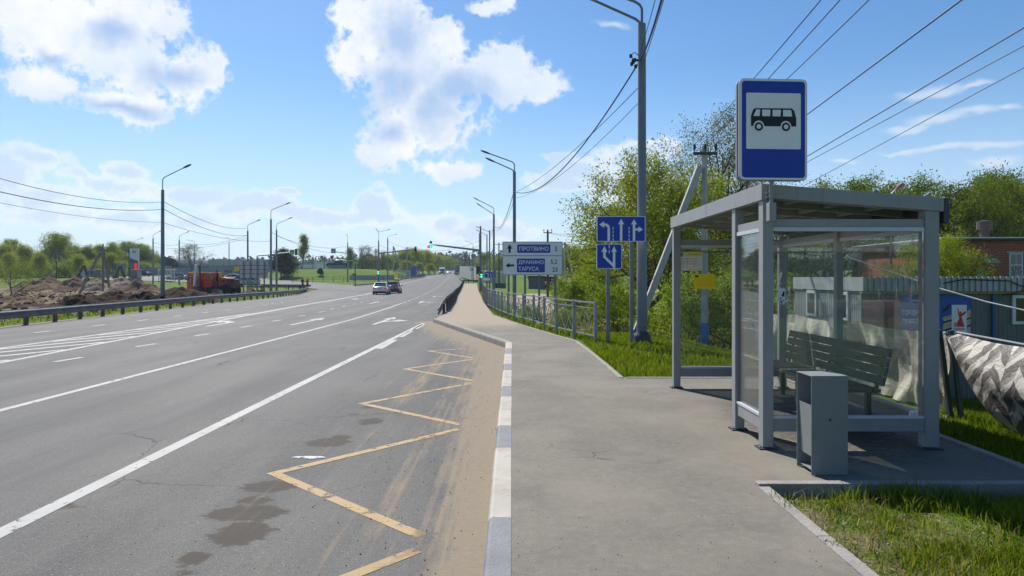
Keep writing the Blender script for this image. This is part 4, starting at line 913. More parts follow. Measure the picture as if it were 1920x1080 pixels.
guardrail(gr_, .70, -1, 2.0, 'dark-backed guard rail between the road and the sandy path', endramp=True, zoff=-.02)
guardrail([(-9.75,137),(-8.6,134.5),(-7.4,134),(-6.6,134.5)], .62, -1, 1.1, 'short guard rail closing off the end of the path', zoff=0)
guardrail([(-10.0,139),(-11.6,155),(-13.2,172),(-14.5,186)], .62, -1, 2.0, 'far guard rail bending along the road past the path end', zoff=-.05)
# ---------------------------------------------------------------- vehicles
def carpaint(name, col): return mat(name, col, .28, .1, .04, 2, 0, spec=.5, coat=.7)
cw = carpaint('car_white', (.78, .80, .82)); cd = carpaint('car_dark', (.03, .035, .04)); cs = carpaint('car_silver', (.28, .33, .38)); cb_ = carpaint('car_black', (.015, .016, .018))
tailm = emit('tail_light', (.8, .02, .015), .35); headm = mat('head_lamp', (.6, .62, .62), .2, 0, .05); rim = mat('wheel_rim', (.35, .36, .37), .4, .6); platem = mat('licence_plate', (.5, .5, .5), .6)
def wheel(parent, x, y, r, w_=.2, name='wheel'):
    f = MB(); s = 1 if x > 0 else -1
    f.lathe([(r*.6,-w_/2),(r*.95,-w_/2),(r,-w_*.3),(r,w_*.3),(r*.95,w_/2),(r*.6,w_/2)], (x, y, r), 18, axis='x'); o = f.build('wheel', rubber, parent, fix=True, smooth=True)
    f = MB(); f.lathe([(.02,-.02),(r*.2,-.02),(r*.22,.01),(r*.55,-.005),(r*.62,.02),(r*.62,-.06)], (0, 0, 0), 14, axis='x'); f.v = [(x+s*(w_/2+a*1.0), y+b, r+c) for a, b, c in f.v]; f.build('rim', rim, o, fix=True)
def car(loc, rz, label, paint, L=4.65, W=1.82, H=1.46, suv=False, group='cars on the road', lit=True, sc=1.):
    o = thing('car', loc, label, 'car', group, rz); o.scale = (sc, sc, sc)
    hw = W/2; b = .22; belt = .92 if not suv else 1.08; h0 = .62 if not suv else .8
    # stations along y from tail (0) to nose (L): (y, half width, bottom, deck height)
    st = [(0,.80,.42,.70),(.03,.88,.30,belt-.06),(.12,.93,.26,belt-.005),(.55,.98,b,belt+.01),(1.1,1.0,b,belt),(L*.5,1.0,b,belt-.03),(L*.70,1.0,b,belt-.06),(L*.80,.98,b,belt-.12),(L-.45,.95,b,belt-.2),(L-.1,.86,.26,belt-.32),(L-.01,.76,.34,.55)]
    secs = []
    for y, k, zb_, zt in st:
        w_ = hw*k; zm = zb_+(zt-zb_)*.55
        secs.append([(-w_*.90,y,zb_),(-w_,y,zb_+.1),(-w_,y,zm),(-w_*.955,y,zt-.05),(-w_*.86,y,zt),(0,y,zt+.03),(w_*.86,y,zt),(w_*.955,y,zt-.05),(w_,y,zm),(w_,y,zb_+.1),(w_*.90,y,zb_)])
    f = MB(); f.loft(secs); f.build('body', paint, o, smooth=True, fix=True, angle=50)
    rs, re = (.28, L*.70) if not suv else (.10, L*.68)
    gs = [(rs,.84,belt-.01,.84,belt-.01),(rs+(.62 if not suv else .3),.88,belt-.01,.70,H-.07),(L*.42,.89,belt-.02,.71,H-.04),(L*.52,.89,belt-.03,.70,H-.06),(re,.86,belt-.06,.84,belt-.06)]
    secs = []
    for y, kb_, z0_, kt, z1_ in gs: secs.append([(-hw*kb_,y,z0_),(-hw*kt,y,z1_),(-hw*kt*.8,y,z1_+.012),(hw*kt*.8,y,z1_+.012),(hw*kt,y,z1_),(hw*kb_,y,z0_)])
    f = MB(); f.loft(secs); f.build('window', glassd, o, fix=True, smooth=True)
    secs = []
    y0_, y1_ = rs+(.55 if not suv else .28), L*.54
    for q in (0,.12,.5,.88,1):
        y = y0_+(y1_-y0_)*q; z = H-.055+.055*math.sin(math.pi*min(1,q*.8+.15)); w_ = hw*.71
        secs.append([(-w_-.02,y,z-.06),(-w_-.005,y,z-.015),(-w_*.7,y,z+.012),(w_*.7,y,z+.012),(w_+.005,y,z-.015),(w_+.02,y,z-.06),(w_*.9,y,z-.035),(-w_*.9,y,z-.035)])
    f = MB(); f.loft(secs)
    for s in (-1, 1):
        f.bar((s*hw*.855,rs+.02,belt), (s*hw*.715,rs+(.6 if not suv else .29),H-.075), .07, .07); f.bar((s*hw*.72,L*.525,H-.075), (s*hw*.86,re-.02,belt-.05), .06, .06); f.bar((s*hw*.905,L*.40,belt), (s*hw*.725,L*.41,H-.06), .05, .07)
    f.build('roof', paint, o, fix=True, smooth=True)
    for s in (-1, 1):
        for y in (.86, L-.92): wheel(o, s*(hw-.09), y, .32 if not suv else .36)
        f = MB(); f.box(s*hw*.52, s*hw*.90, -.012, .10, belt-.24, belt-.10); f.build('tail_light', tailm if lit else redp, o, bevel=.015)
        f = MB(); f.box(s*hw*.50, s*hw*.85, L-.14, L-.02, belt-.42, belt-.30); f.build('headlight', headm, o, bevel=.02)
        f = MB(); f.lathe([(.0,-.09),(.07,-.08),(.09,0),(.07,.08),(0,.09)], (s*(hw+.08), L*.62, belt+.06), 8, axis='x'); f.build('mirror', paint, o, fix=True, smooth=True)
    f = MB(); f.box(-.26, .26, -.03, .02, belt-.28, belt-.17); f.build('licence_plate', platem, o)
    f = MB(); f.box(-hw*.84, hw*.84, -.02, .2, .24, .40); f.box(-hw*.8, hw*.8, L-.25, L-.0, .26, .40); f.box(-hw*.88, hw*.88, .4, L-.3, .16, .24); f.build('bumper', black, o, bevel=.02)
    return o
def onroad(px, Y, off=-.15): x = PX(px, Y); return (x, Y, float(surf(x, Y))+off)
car(onroad(712, 78.5), R(5), 'white sedan driving away, behind a dark sedan at the junction', cw, L=4.6, W=1.74, H=1.42)
car(onroad(734, 84.5), R(4), 'dark sedan with glowing red tail light ahead of the white sedan', cd, L=4.6, W=1.80, H=1.46)
g = gp(484, 536, -.13); car(g, R(80), 'dark suv with silver windows waiting behind the grey sign back', cs, suv=True, L=4.5, H=1.62, group='cars on the side road', lit=False)
g = gp(470, 531, -.13); car(g, R(78), 'black car behind the posts of the grey sign back', cb_, group='cars on the side road', lit=False)
g = gp(452, 528, -.13); car(g, R(80), 'white car on the side road behind the orange excavator hood', cw, suv=True, H=1.6, group='cars on the side road', lit=False)
g = gp(281, 518, -.13); car(g, R(85), 'black car passing left of the small white bus shelter', cb_, group='cars on the side road', lit=False)
g = gp(352, 525, -.13); car(g, R(82), 'pale blue car half hidden at the tail of the orange excavator', cs, group='cars on the side road', lit=False)
car(onroad(842, 290), R(185), 'white car right of the oncoming van on the far hill road', cw, group='cars far up the hill road', lit=False)
car(onroad(856, 265), R(5), 'silver car driving away up the far hill road', cs, group='cars far up the hill road', suv=True, H=1.6)
car(onroad(865, 330), R(5), 'dark car just behind the far dark lorry on the hill road', cd, group='cars far up the hill road', suv=True, H=1.7)
car(onroad(869, 480), R(5), 'tiny pale car farthest up the hill road', cs, group='cars far up the hill road', suv=True, H=1.9)
def truck(loc, rz, label, cabm, boxm, L=6.2, W=2.2, H=2.9, nose=.0, cat='truck', dirty=False, name='truck', open_=False):
    o = thing(name, loc, label, cat, None, rz); hw = W/2
    f = MB(); f.box(-hw*.75, hw*.75, .1, L-.2, .45, .65); f.build('chassis', black, o)
    f = MB(); f.box(-hw, hw, 0, L-2.0, .75, H if not open_ else 1.75); f.build('cargo_box', boxm, o, bevel=.04)
    prof_ = [(L-1.95,.5),(L-.05,.5),(L,.7),(L-.02,1.15),(L-.35,1.35),(L-.75,2.15),(L-1.0,2.3),(L-1.95,2.3)]
    f = MB(); f.prism(prof_, -hw*.95, hw*.95, axes='yz'); f.build('cab', cabm, o, bevel=.04, fix=True)
    f = MB(); f.prism([(L-.36,1.38),(L-.32,1.40),(L-.74,2.12),(L-.78,2.10)], -hw*.82, hw*.82, axes='yz'); f.build('windscreen', glassd, o, fix=True)
    f = MB(); f.box(-hw*.97, hw*.97, L-.02, L+.06, .45, .72); f.build('bumper', dsteel, o, bevel=.02)
    f = MB(); f.box(-hw*.5, hw*.5, L-.015, L+.01, .8, 1.1); f.build('grille', black, o)
    for s in (-1, 1):
        f = MB(); f.box(s*hw*.6, s*hw*.86, L-.04, L+.02, .82, 1.02); f.build('headlight', headm, o, bevel=.02)
        f = MB(); f.box(s*hw*.951, s*hw*.962, L-1.4, L-.85, 1.45, 2.05); f.build('side_window', glassd, o)
        for y in (1.2, L-1.0): wheel(o, s*(hw-.16), y, .42, .28)
    return o
tg = mat('truck_green', (.035, .05, .035), .6, 0, .15); torn = mat('truck_red', (.30, .045, .03), .5, 0, .15)
x, y, z = onroad(829.5, 262); truck((x, y, z), R(185), 'white box van coming down the hill with headlights on', cw, cw, 5.6, 2.1, 2.75, cat='van', name='box_van')
x, y, z = onroad(861, 300); truck((x, y, z), R(5), 'dark green lorry driving away up the hill road', tg, tg, 7, 2.4, 3.0)
x, y, z = onroad(873, 520); truck((x, y, z), R(5), 'far pale lorry near the crest of the hill road', cs, cs, 7, 2.4, 3.3)
Yt = 112; x = PX(1046, Yt); truck((x, Yt+5, gnd(x, Yt)), R(168), 'dark red lorry with headlights on beside the brick shed', torn, torn, 6.4, 2.1, 2.2, open_=True)

# orange wheeled excavator on a truck chassis
Ye = 74.; xe = PX(398, Ye); ge = CH-(557-HZ)/F*Ye; k_ = Ye/F
ex = thing('excavator_truck', (xe, Ye, ge), 'orange truck excavator with striped boom digging behind the guard rail', 'excavator', rz=R(-4))
def E(px, py): return ((px-398)*k_, ZZ(py, Ye)-ge)
f = MB(); f.box(E(361,0)[0], E(437,0)[0], -.85, .85, .42, 1.25); f.box(E(384,0)[0], E(408,0)[0], -1.1, -.86, .5, 1.1); f.box(E(366,0)[0], E(400,0)[0], -1.05, -.3, .35, .8); f.build('chassis', black, ex, bevel=.03)
pr = [E(359.5,545), E(359.5,513), E(363,511.5), E(411,513), E(411,520), E(409,524), E(409,536), E(396,540), E(396,541)]
f = MB(); f.prism(pr, -1.15, 1.15); bd = f.build('superstructure', orange, ex, fix=True, bevel=.05)
f = MB(); f.box(E(361,0)[0], E(410.5,0)[0], -1.17, 1.17, E(0,513)[1], E(0,511)[1]); f.box(E(363,0)[0], E(374,0)[0], -.6, .6, E(0,511)[1], E(0,509.7)[1]); f.build('roof', mat('sunlit_orange', (.55, .22, .10), .6), bd, bevel=.03)  # sunlit top of the machine put into the colour as paler orange
for a, b, c, d_ in ((361.6,520,364.2,526),(365.5,520,371,534),(398,515.5,404.5,523)): f = MB(); x0, z1 = E(a, b); x1, z0 = E(c, d_); f.box(x0, x1, -1.165, -1.14, z0, z1); f.build('window', glassd, bd)
f = MB(); x0, z1 = E(366.8, 521); x1, z0 = E(368.4, 535); f.box(x0, x1, -1.19, -1.17, z0, z1); f.build('door', greyp, bd)
f = MB(); x0, z1 = E(389, 524); x1, z0 = E(408, 538); f.box(x0, x1, -1.3, -1.16, z0, z1); f.build('engine_panel', redp, bd, bevel=.04)
hd_ = [E(416,538), E(416,522.5), E(418,520.5), E(428,520), E(434,521.5), E(436,526), E(436,538)]
f = MB(); f.prism(hd_, -.75, .75); hood = f.build('hood', mat('hood_red', (.42, .05, .025), .45, 0, .15), ex, fix=True, bevel=.08)
f = MB(); x0, z1 = E(423, 525); x1, z0 = E(430, 528.5); f.box(x0, x1, -.775, -.75, z0, z1); f.build('vent', black, hood)
f = MB(); f.box(E(436,0)[0], E(448,0)[0], -1.1, 1.1, E(0,539)[1], E(0,531)[1]); f.box(E(434,0)[0], E(447,0)[0], -1.0, -.6, E(0,531)[1], E(0,522)[1]); f.build('bumper', mat('bumper_dark', (.10, .03, .025), .6, 0, .2), ex, bevel=.06)
f = MB(); f.prism([E(437,523),E(446.5,523.5),E(445.5,537),E(437,537)], -.9, .6); f.build('radiator', black, ex, bevel=.04)
f = MB(); f.bar((E(409,528)[0],-.95,E(409,528)[1]), (E(417,538)[0],-1.2,E(417,538)[1]), .3, .12); f.build('ladder', dsteel, ex)
for px, yy in ((433,-.95),(433,.95),(372,-.85),(372,.95),(382,-.85),(382,.95)):
    f = MB(); r = .72 if px == 433 else .55; f.lathe([(r*.5,-.17),(r*.93,-.17),(r,-.08),(r,.08),(r*.93,.17),(r*.5,.17)], (E(px,0)[0], yy, r), 18, axis='y'); wo = f.build('wheel', rubber, ex, fix=True, smooth=True)
    f = MB(); f.lathe([(.01,-.1),(.12,-.1),(.14,-.02),(r*.5,-.05),(r*.52,.05)], (E(px,0)[0], yy, r), 14, axis='y'); f.build('rim', dsteel, wo, fix=True)
f = MB(); f.box(E(409,0)[0], E(420,0)[0], -1.22, -.8, .42, E(0,542)[1]); f.build('toolbox', mat('faded_red', (.30, .09, .08), .6, 0, .2), ex, bevel=.03)
f = MB(); f.prism([E(421,543),E(428,543),E(431,553),E(424,554)], -1.35, -1.2); f.build('outrigger', greyp, ex, bevel=.02)
f = MB()
f.bar((E(379,536)[0],-1.6,E(379,536)[1]), (E(382.5,497)[0],-1.6,E(382.5,497)[1]), .36, .22, 0, (1,0,0)); f.build('boom', white, ex, bevel=.03)
f = MB(); p0, p1 = E(377.6,536), E(381,500)
for q in (.05,.22,.39,.56,.73,.9): a = (p0[0]+(p1[0]-p0[0])*q, p0[1]+(p1[1]-p0[1])*q); f.prism([(a[0]-.06,a[1]),(a[0]+.05,a[1]+.06),(a[0]+.08,a[1]+.26),(a[0]-.04,a[1]+.2)], -1.73, -1.705)
f.build('boom_stripe', redp, ex)
f = MB(); f.bar((E(388.5,498)[0],-1.55,E(388.5,498)[1]), (E(389,541)[0],-1.55,E(389,541)[1]), .2, .16, 0, (1,0,0)); f.bar((E(382,498.5)[0],-1.6,E(382,498.5)[1]), (E(389,499)[0],-1.55,E(389,499)[1]), .2, .16); f.build('dipper_arm', dsteel, ex, bevel=.02)
f = MB(); f.prism([E(380,537),E(391,537),E(392,546),E(383,549),E(378,544)], -1.9, -1.3); f.build('bucket', dsteel, ex, bevel=.03)
# two far diggers
def digger(px, py, Y, paint, label, s=1.):
    x = PX(px, Y); z = float(surf(x, Y))-.2; o = thing('backhoe_digger', (x, Y, z), label, 'digger', 'far diggers', 0.); o.scale = (s,)*3
    f = MB(); f.box(-1.4, 1.2, -.8, .8, .6, 1.3); f.build('body', paint, o, bevel=.08)
    f = MB(); f.prism([(.1,1.3),(1.3,1.3),(1.2,2.5),(.2,2.6)], -.7, .7); f.build('cab', glassd, o, bevel=.05)
    f = MB(); f.box(.1, 1.35, -.8, .8, 2.6, 2.72); f.build('roof', paint, o, bevel=.04)
    f = MB(); f.bar((-1.2,0,1.1), (-2.0,0,3.4), .3, .3); f.bar((-2.0,0,3.4), (-2.9,0,1.6), .24, .24); f.build('boom', black, o)
    f = MB(); f.prism([(-3.2,1.6),(-2.6,1.7),(-2.5,1.0),(-3.1,.9)], -.4, .4); f.build('bucket', dsteel, o)
    for xx, r in ((-1.0,.6),(1.0,.5)):
        for yy in (-.85, .85): f = MB(); f.lathe([(.1,-.15),(r*.9,-.15),(r,-.05),(r,.05),(r*.9,.15),(.1,.15)], (xx, yy, r), 14, axis='y'); f.build('wheel', rubber, o, fix=True)
    return o
digger(179, 515, 118, yellow, 'dark and yellow digger behind the sand heaps, raised arm')
digger(248, 514, 118, mat('digger_grey', (.2, .19, .17), .6), 'grey digger lowering its bucket beside the fuel price sign')

# ---------------------------------------------------------------- people: one skinned body each, clothes over it
def person(loc, rz, label, top, legs, pose='stand', vest=None, s=1.):
    o = thing('person', loc, label, 'person', None, rz); o.scale = (s, s, s)
    J = dict(pel=(0,0,.95), sp=(0,.0,1.15), ch=(0,0,1.36), nk=(0,0,1.50), hd=(0,.02,1.60), ht=(0,.02,1.72))
    if pose == 'sit': J = {k: (a, b, c-.45) for k, (a, b, c) in J.items()}
    V = [J['pel'], J['sp'], J['ch'], J['nk'], J['hd'], J['ht']]; Rr = [(.15,.11),(.14,.10),(.17,.11),(.055,.055),(.085,.10),(.06,.07)]; Ed = [(0,1),(1,2),(2,3),(3,4),(4,5)]; cl = []
    def addv(p, r, par): V.append(p); Rr.append((r, r)); Ed.append((par, len(V)-1)); return len(V)-1
    zc = J['ch'][2]
    for q in (-1, 1):
        a = addv((q*.19,0,zc+.04), .065, 2)
        if pose == 'work': e = addv((q*.27,.12,zc-.22), .048, a); h = addv((q*.16,.34,zc-.26), .036, e); dr = Vector((-.25*q,.95,-.1))
        elif pose == 'hips': e = addv((q*.36,-.05,zc-.2), .048, a); h = addv((q*.18,.12,zc-.30), .036, e); dr = Vector((-.7*q,.6,-.2))
        else: e = addv((q*.25,-.02,zc-.24), .048, a); h = addv((q*.26,.06,zc-.48), .036, e); dr = Vector((0,.2,-1))
        pl = addv(tuple(Vector(V[h])+dr.normalized()*.07), .036, h); dr = dr.normalized(); sd = dr.cross(Vector((0,0,1)) if abs(dr.z) < .8 else Vector((0,1,0))).normalized()
        for k, (off, ln) in enumerate(((-.03,.07),(-.01,.085),(.01,.08),(.03,.06))): addv(tuple(Vector(V[pl])+dr*ln+sd*off), .009, pl)
        addv(tuple(Vector(V[h])+dr*.06+sd*-.055), .010, h)
        hp = addv((q*.10,0,J['pel'][2]-.06), .095, 0)
        if pose == 'sit': kn = addv((q*.13,.42,.52), .062, hp); an = addv((q*.13,.46,.09), .045, kn)
        else: kn = addv((q*.11,.03,.50), .062, hp); an = addv((q*.12,-.01,.09), .045, kn)
        addv((V[an][0], V[an][1]+.17, .045), .042, an)
    me = bpy.data.meshes.new('body'); me.from_pydata(V, Ed, []); ob = bpy.data.objects.new('body', me); COL.objects.link(ob)
    md = ob.modifiers.new('s', 'SKIN'); sv_ = me.skin_vertices[0].data
    for i, r in enumerate(Rr): sv_[i].radius = r; sv_[i].use_root = (i == 0)
    sb = ob.modifiers.new('u', 'SUBSURF'); sb.levels = 1
    bpy.context.view_layer.update(); m2 = bpy.data.meshes.new_from_object(ob.evaluated_get(bpy.context.evaluated_depsgraph_get()))
    bpy.data.objects.remove(ob); m2.name = 'body'; m2.materials.clear()
    for m_ in (skin, top, legs, black): m2.materials.append(m_)
    for p in m2.polygons:
        c = p.center; arm = abs(c.x) > .2 and c.z < zc+.1
        p.material_index = 3 if c.z < .12 else (2 if c.z < J['pel'][2]+.02 and not (arm and c.z > J['pel'][2]-.25) else (1 if c.z < J['nk'][2]-.03 and not (arm and c.z < zc-.42) else 0))
        p.use_smooth = True
    b_ = bpy.data.objects.new('body', m2); COL.objects.link(b_); b_.parent = o
    hx, hy, hz = J['hd']; f = MB(); f.lathe([(.0,.145),(.06,.135),(.095,.09),(.105,.03),(.10,-.02)], (hx, hy-.012, hz), 12, cap=False); f.build('hair' if vest is None else 'cap', hairm if vest is None else vest, o, smooth=True)
    f = MB(); f.lathe([(.008,0),(.016,-.02),(.0,-.05)], (hx, hy+.10, hz+.01), 6, 0)
    for q in (-1, 1): f.lathe([(.0,-.012),(.011,-.004),(.011,.004),(0,.012)], (q*.035, hy+.088, hz+.035), 6)
    f.box(-.025, .025, hy+.085, hy+.096, hz-.052, hz-.042); f.build('face', skin, o)
    if vest is not None:
        f = MB(); z0_ = J['pel'][2]+.02; f.loft([[(math.cos(a)*w_, math.sin(a)*d_, z) for a in np.linspace(0, 2*math.pi, 17)[:-1]] for z, w_, d_ in ((z0_,.185,.15),(z0_+.2,.18,.145),(zc-.02,.20,.145),(zc+.08,.17,.11),(zc+.12,.09,.08))], cap=False); f.build('vest', vest, o, smooth=True, fix=True)
    return o
vo = mat('vest_orange', (.80, .16, .03), .7, 0, .08); vy = mat('vest_yellow', (.55, .65, .05), .7, 0, .08); clk = mat('cloth_black', (.02, .02, .025), .8); cln = mat('cloth_navy', (.03, .04, .07), .8); clr = mat('cloth_red', (.35, .06, .05), .8)
Yw = 106; x = PX(567.5, Yw); person((x, Yw, gnd(x, Yw)), R(-30), 'person in black clothes standing beside the orange-vested worker', clk, clk, 'hips', s=1.05)
x = PX(576.5, Yw); person((x, Yw, gnd(x, Yw)), R(150), 'person in a bright orange vest standing behind the guard rail bend', cln, clk, 'work', vo, s=1.05)
Yw = 80; x = PX(490.5, Yw); person((x, Yw, gnd(x, Yw)), R(170), 'person in red top sitting low beside the small earth heap', clr, cln, 'sit')
Yw = 73.6; x = PX(406.5, Yw); person((x, Yw, ge+1.15), R(160), 'person in dark clothes standing on the orange excavator', cln, clk, 'stand')
x = PX(413.5, Yw); person((x, Yw, ge+.95), R(200), 'person in a yellow vest standing at the excavator hood', cln, clk, 'work', vy)

# ---------------------------------------------------------------- tank memorial
tkm = mat('tank_green', (.02, .105, .088), .5, .1, .2, 2); Yk = 188.; xk = PX(633, Yk); gk = float(terr(xk, Yk)); tk = thing('tank_monument', (xk, Yk, gk+.22), 'dark green memorial tank with white rimmed wheels on the grass mound', 'tank', rz=R(6)); tk.scale = (1.0,)*3
f = MB(); f.prism([(-3.0,1.0),(-2.3,1.62),(2.5,1.62),(3.0,1.25),(2.6,.6),(-2.4,.55)], -1.0, 1.0); f.prism([(-3.0,1.15),(-2.2,1.5),(2.7,1.5),(3.0,1.2),(3.0,1.15)], -1.5, 1.5); f.build('hull', tkm, tk, fix=True, bevel=.05)
f = MB(); f.lathe([(1.15,1.62),(1.35,1.8),(1.2,2.25),(.9,2.42),(.5,2.46)], (.2, 0, 0), 14); f.lathe([(.38,2.4),(.38,2.62),(.3,2.66)], (-.2, .3, 0), 10); f.build('turret', tkm, tk, smooth=True)
f = MB(); f.tube([(1.2,0,2.02),(1.9,0,2.03),(5.0,0,2.12)], [.2,.11,.08], 8); f.build('gun', tkm, tk, smooth=True)
for yy in (-1.22, 1.22):
    f = MB(); tp = [(-2.9,.85),(-2.6,1.1),(2.6,1.1),(2.95,.85),(2.3,.05),(-2.1,.05)]; f.prism(tp, yy-.24, yy+.24); f.build('track', black, tk, bevel=.06)
    for i in range(5):
        f = MB(); r = .41; c = (-2.0+i*1.0, yy+math.copysign(.02, yy), .47); f.lathe([(.0,-.28),(r*.75,-.28),(r,-.27),(r,.27),(r*.75,.28),(0,.28)], c, 16, axis='y'); wo = f.build('wheel', tkm, tk, fix=True)
        f = MB(); f.lathe([(r*.80,-.285),(r*1.04,-.285),(r*1.04,.285),(r*.80,.285)], c, 16, axis='y', cap=False); f.build('tyre', white, wo, fix=True)
fl = thing('red_flag', (xk-1.0, Yk-.3, gk+2.2), 'small red flag flying on the tank turret', 'flag')
f = MB(); f.tube([(0,0,0),(0,0,1.6)], .03, 6); f.build('pole', steel, fl); f = MB(); f.loft([[(x, .06*math.sin(x*6), z), (x, .06*math.sin(x*6)+.01, z)] for z in (1,) for x in (0,)]+[], cap=False) if False else None
f = MB(); pts = [(-.9+.15*i, .08*math.sin(i*1.3)) for i in range(7)]; f.loft([[(a,b,.75),(a,b+.012,.75),(a,b+.012,1.55),(a,b,1.55)] for a, b in pts]); f.build('cloth', redp, fl, fix=True)

# ---------------------------------------------------------------- buildings and enclosures
def ribbed(name, c1, pitch, rough=.5, axis='X'):
    m, t, b = newmat(name); P = t.n('TexCoord').outputs['Object']; s = t.n('SeparateXYZ'); t.l(P, s.inputs[0])
    wv = t.math('SINE', t.math('MULTIPLY', s.outputs[axis], 2*math.pi/pitch)); h = t.ss(wv, -.5, .5); n = t.noise(t.scaled(P, (1, 1, .3)), 1.3, 6, .65)
    c = t.mix(t.ss(n, .3, .7), tuple(x*.82 for x in c1), tuple(x*1.12 for x in c1)); t.l(c, b.inputs['Base Color']); b.inputs['Roughness'].default_value = rough; bump(t, b, h, .9, .03); return m
def brickmat():
    m, t, b = newmat('red_brick'); P = t.n('TexCoord').outputs['Object']; mp = t.n('Mapping'); mp.inputs['Rotation'].default_value = (R(90), 0, 0); t.l(P, mp.inputs[0])
    br = t.n('TexBrick'); br.inputs['Scale'].default_value = 1; br.inputs['Brick Width'].default_value = .26; br.inputs['Row Height'].default_value = .078; br.inputs['Mortar Size'].default_value = .008
    br.inputs['Color1'].default_value = (.33, .075, .028, 1); br.inputs['Color2'].default_value = (.25, .055, .025, 1); br.inputs['Mortar'].default_value = (.3, .22, .17, 1); t.l(mp.outputs[0], br.inputs['Vector'])
    n = t.noise(P, 1.1, 6, .65); t.l(t.mix(t.ss(n, .55, .75), br.outputs['Color'], (.30, .19, .13)), b.inputs['Base Color']); b.inputs['Roughness'].default_value = .9; bump(t, b, br.outputs['Fac'], -.4, .01); return m
BR = brickmat(); cabm = ribbed('cabin_sheet', (.125, .135, .135), .10); cabf = ribbed('cabin_fascia', (.42, .43, .43), .13); pvc = mat('pvc_frame', (.62, .62, .63), .4)
# site cabins behind the shelter
def cabin(x0, x1, y0, y1, zb_, zt, label, wins, fascia=.33):
    o = thing('site_cabin', (x0, y0, zb_), label, 'site cabin'); w_, d_, h_ = x1-x0, y1-y0, zt-zb_
    f = MB(); f.box(0, w_, 0, d_, 0, h_-fascia); f.build('wall', cabm, o)
    f = MB(); f.box(-.05, w_+.05, -.12, d_+.05, h_-fascia+.02, h_); n = int((w_+.1)/.13)
    for k in range(n): f.box(-.05+k*.13, .02+k*.13, -.15, -.12, h_-fascia+.02, h_+.012)
    f.build('fascia', cabf, o)
    f = MB(); f.box(-.04, w_+.04, -.10, -.0, h_-fascia-.035, h_-fascia+.018); f.build('trim', mat('trim_ochre', (.28, .20, .10), .7), o)
    for a, b, c, d2 in wins:
        f = MB(); f.box(a, b, -.05, -.004, c, d2); fr_ = f.build('window', pvc, o, bevel=.01); f = MB(); f.box(a+.07, b-.07, -.056, -.051, c+.07, d2-.07); f.build('pane', glassd, fr_)
    return o
Yc = 15.; kx = Yc/F; zt = ZZ(519.5, Yc); zb_ = -1.25
c1 = cabin(PX(1616,Yc), PX(2040,Yc), Yc, Yc+3.5, zb_, zt, 'blue grey corrugated site cabin carrying the victory posters', [((1896-1616)*kx, (1940-1616)*kx, ZZ(608,Yc)-zb_, ZZ(553,Yc)-zb_)])
f = MB(); f.box((1858-1616)*kx, (1863-1616)*kx, -.06, -.002, 0, zt-zb_-.36); f.build('corner_post', mat('post_blue', (.03, .09, .22), .5), c1)
f = MB(); f.box(-.014, -.003, .0, 3.5, 0, zt-zb_-.34); f.build('side_panel', ribbed('cabin_side', (.21, .225, .225), .10, .5, 'Y'), c1)
xw = PX(1616, Yc)
for pa, pb_ in ((1516, 1534), (1572, 1594)):
    ya, yb = xw*F/(pb_-CX)-Yc, xw*F/(pa-CX)-Yc; f = MB(); f.box(-.06, -.016, ya, yb, ZZ(600, 15.8)-zb_, ZZ(547, 15.8)-zb_); fr_ = f.build('window', pvc, c1, bevel=.008); f = MB(); f.box(-.066, -.061, ya+.07, yb-.07, ZZ(600, 15.8)-zb_+.07, ZZ(547, 15.8)-zb_-.07); f.build('pane', glassd, fr_)
pb = mat('poster_blue', (.02, .10, .36), .6, 0, .05); pr_ = mat('poster_red', (.33, .06, .06), .6, 0, .08); pl_ = mat('poster_lilac', (.45, .42, .50), .6)
def poster(px0, px1, py0, py1, label, dy=.03):
    o = thing('poster', (PX(px0,Yc), Yc-dy, ZZ(py1,Yc)), label, 'poster'); w_, h_ = (px1-px0)*kx, (py1-py0)*kx; return o, w_, h_
o, w_, h_ = poster(1617, 1686, 560, 626, 'faded red poster with a dark star behind the shelter glass')
f = MB(); f.box(0, w_, -.004, .004, 0, h_, 0); st = [(w_*.5+(.30 if i % 2 == 0 else .12)*math.sin(i*math.pi/5), h_*.45+(.30 if i % 2 == 0 else .12)*math.cos(i*math.pi/5)) for i in range(10)]; f.flat(st, -.006, 1); f.build('sheet', [pr_, mat('poster_dark_red', (.16, .03, .03), .6)], o)
o, w_, h_ = poster(1686.5, 1818, 550, 626, 'bright blue banner with white slogan and striped ribbon on the cabin')
f = MB(); f.box(0, w_, -.004, .004, 0, h_, 0); f.flat([(w_*.60,0),(w_*1.0,0),(w_*1.0,h_*.62),(w_*.9,h_*.5),(w_*.75,h_*.48),(w_*.62,h_*.42)], -.006, 1)
for k in range(4):
    f.flat([(w_*.60,h_*(.05+.10*k)),(w_*.70,h_*(.11+.10*k)),(w_*.78,h_*(.10+.10*k)),(w_*.78,h_*(.14+.10*k)),(w_*.70,h_*(.155+.10*k)),(w_*.60,h_*(.095+.10*k))], -.008, 2 if k % 2 == 0 else 3)
    f.flat([(w_*.92,h_*(.15+.09*k)),(w_*1.0,h_*(.2+.09*k)),(w_*1.0,h_*(.24+.09*k)),(w_*.92,h_*(.19+.09*k))], -.008, 2 if k % 2 == 0 else 3)
f.flat([(w_*.60,h_*.52),(w_*.68,h_*.60),(w_*.72,h_*.74),(w_*.70,h_*.75),(w_*.64,h_*.64),(w_*.60,h_*.62)], -.008, 2)
f.build('sheet', [pb, pl_, signk, mat('ribbon_yellow', (.6, .36, .03), .6)], o)
text('ГОРДИМСЯ', w_*.03, w_*.40, h_*.44, h_*.60, -.007, signw, o, bold=.015); text('ПОБЕДОЙ!', w_*.03, w_*.38, h_*.24, h_*.40, -.007, signw, o, bold=.015)
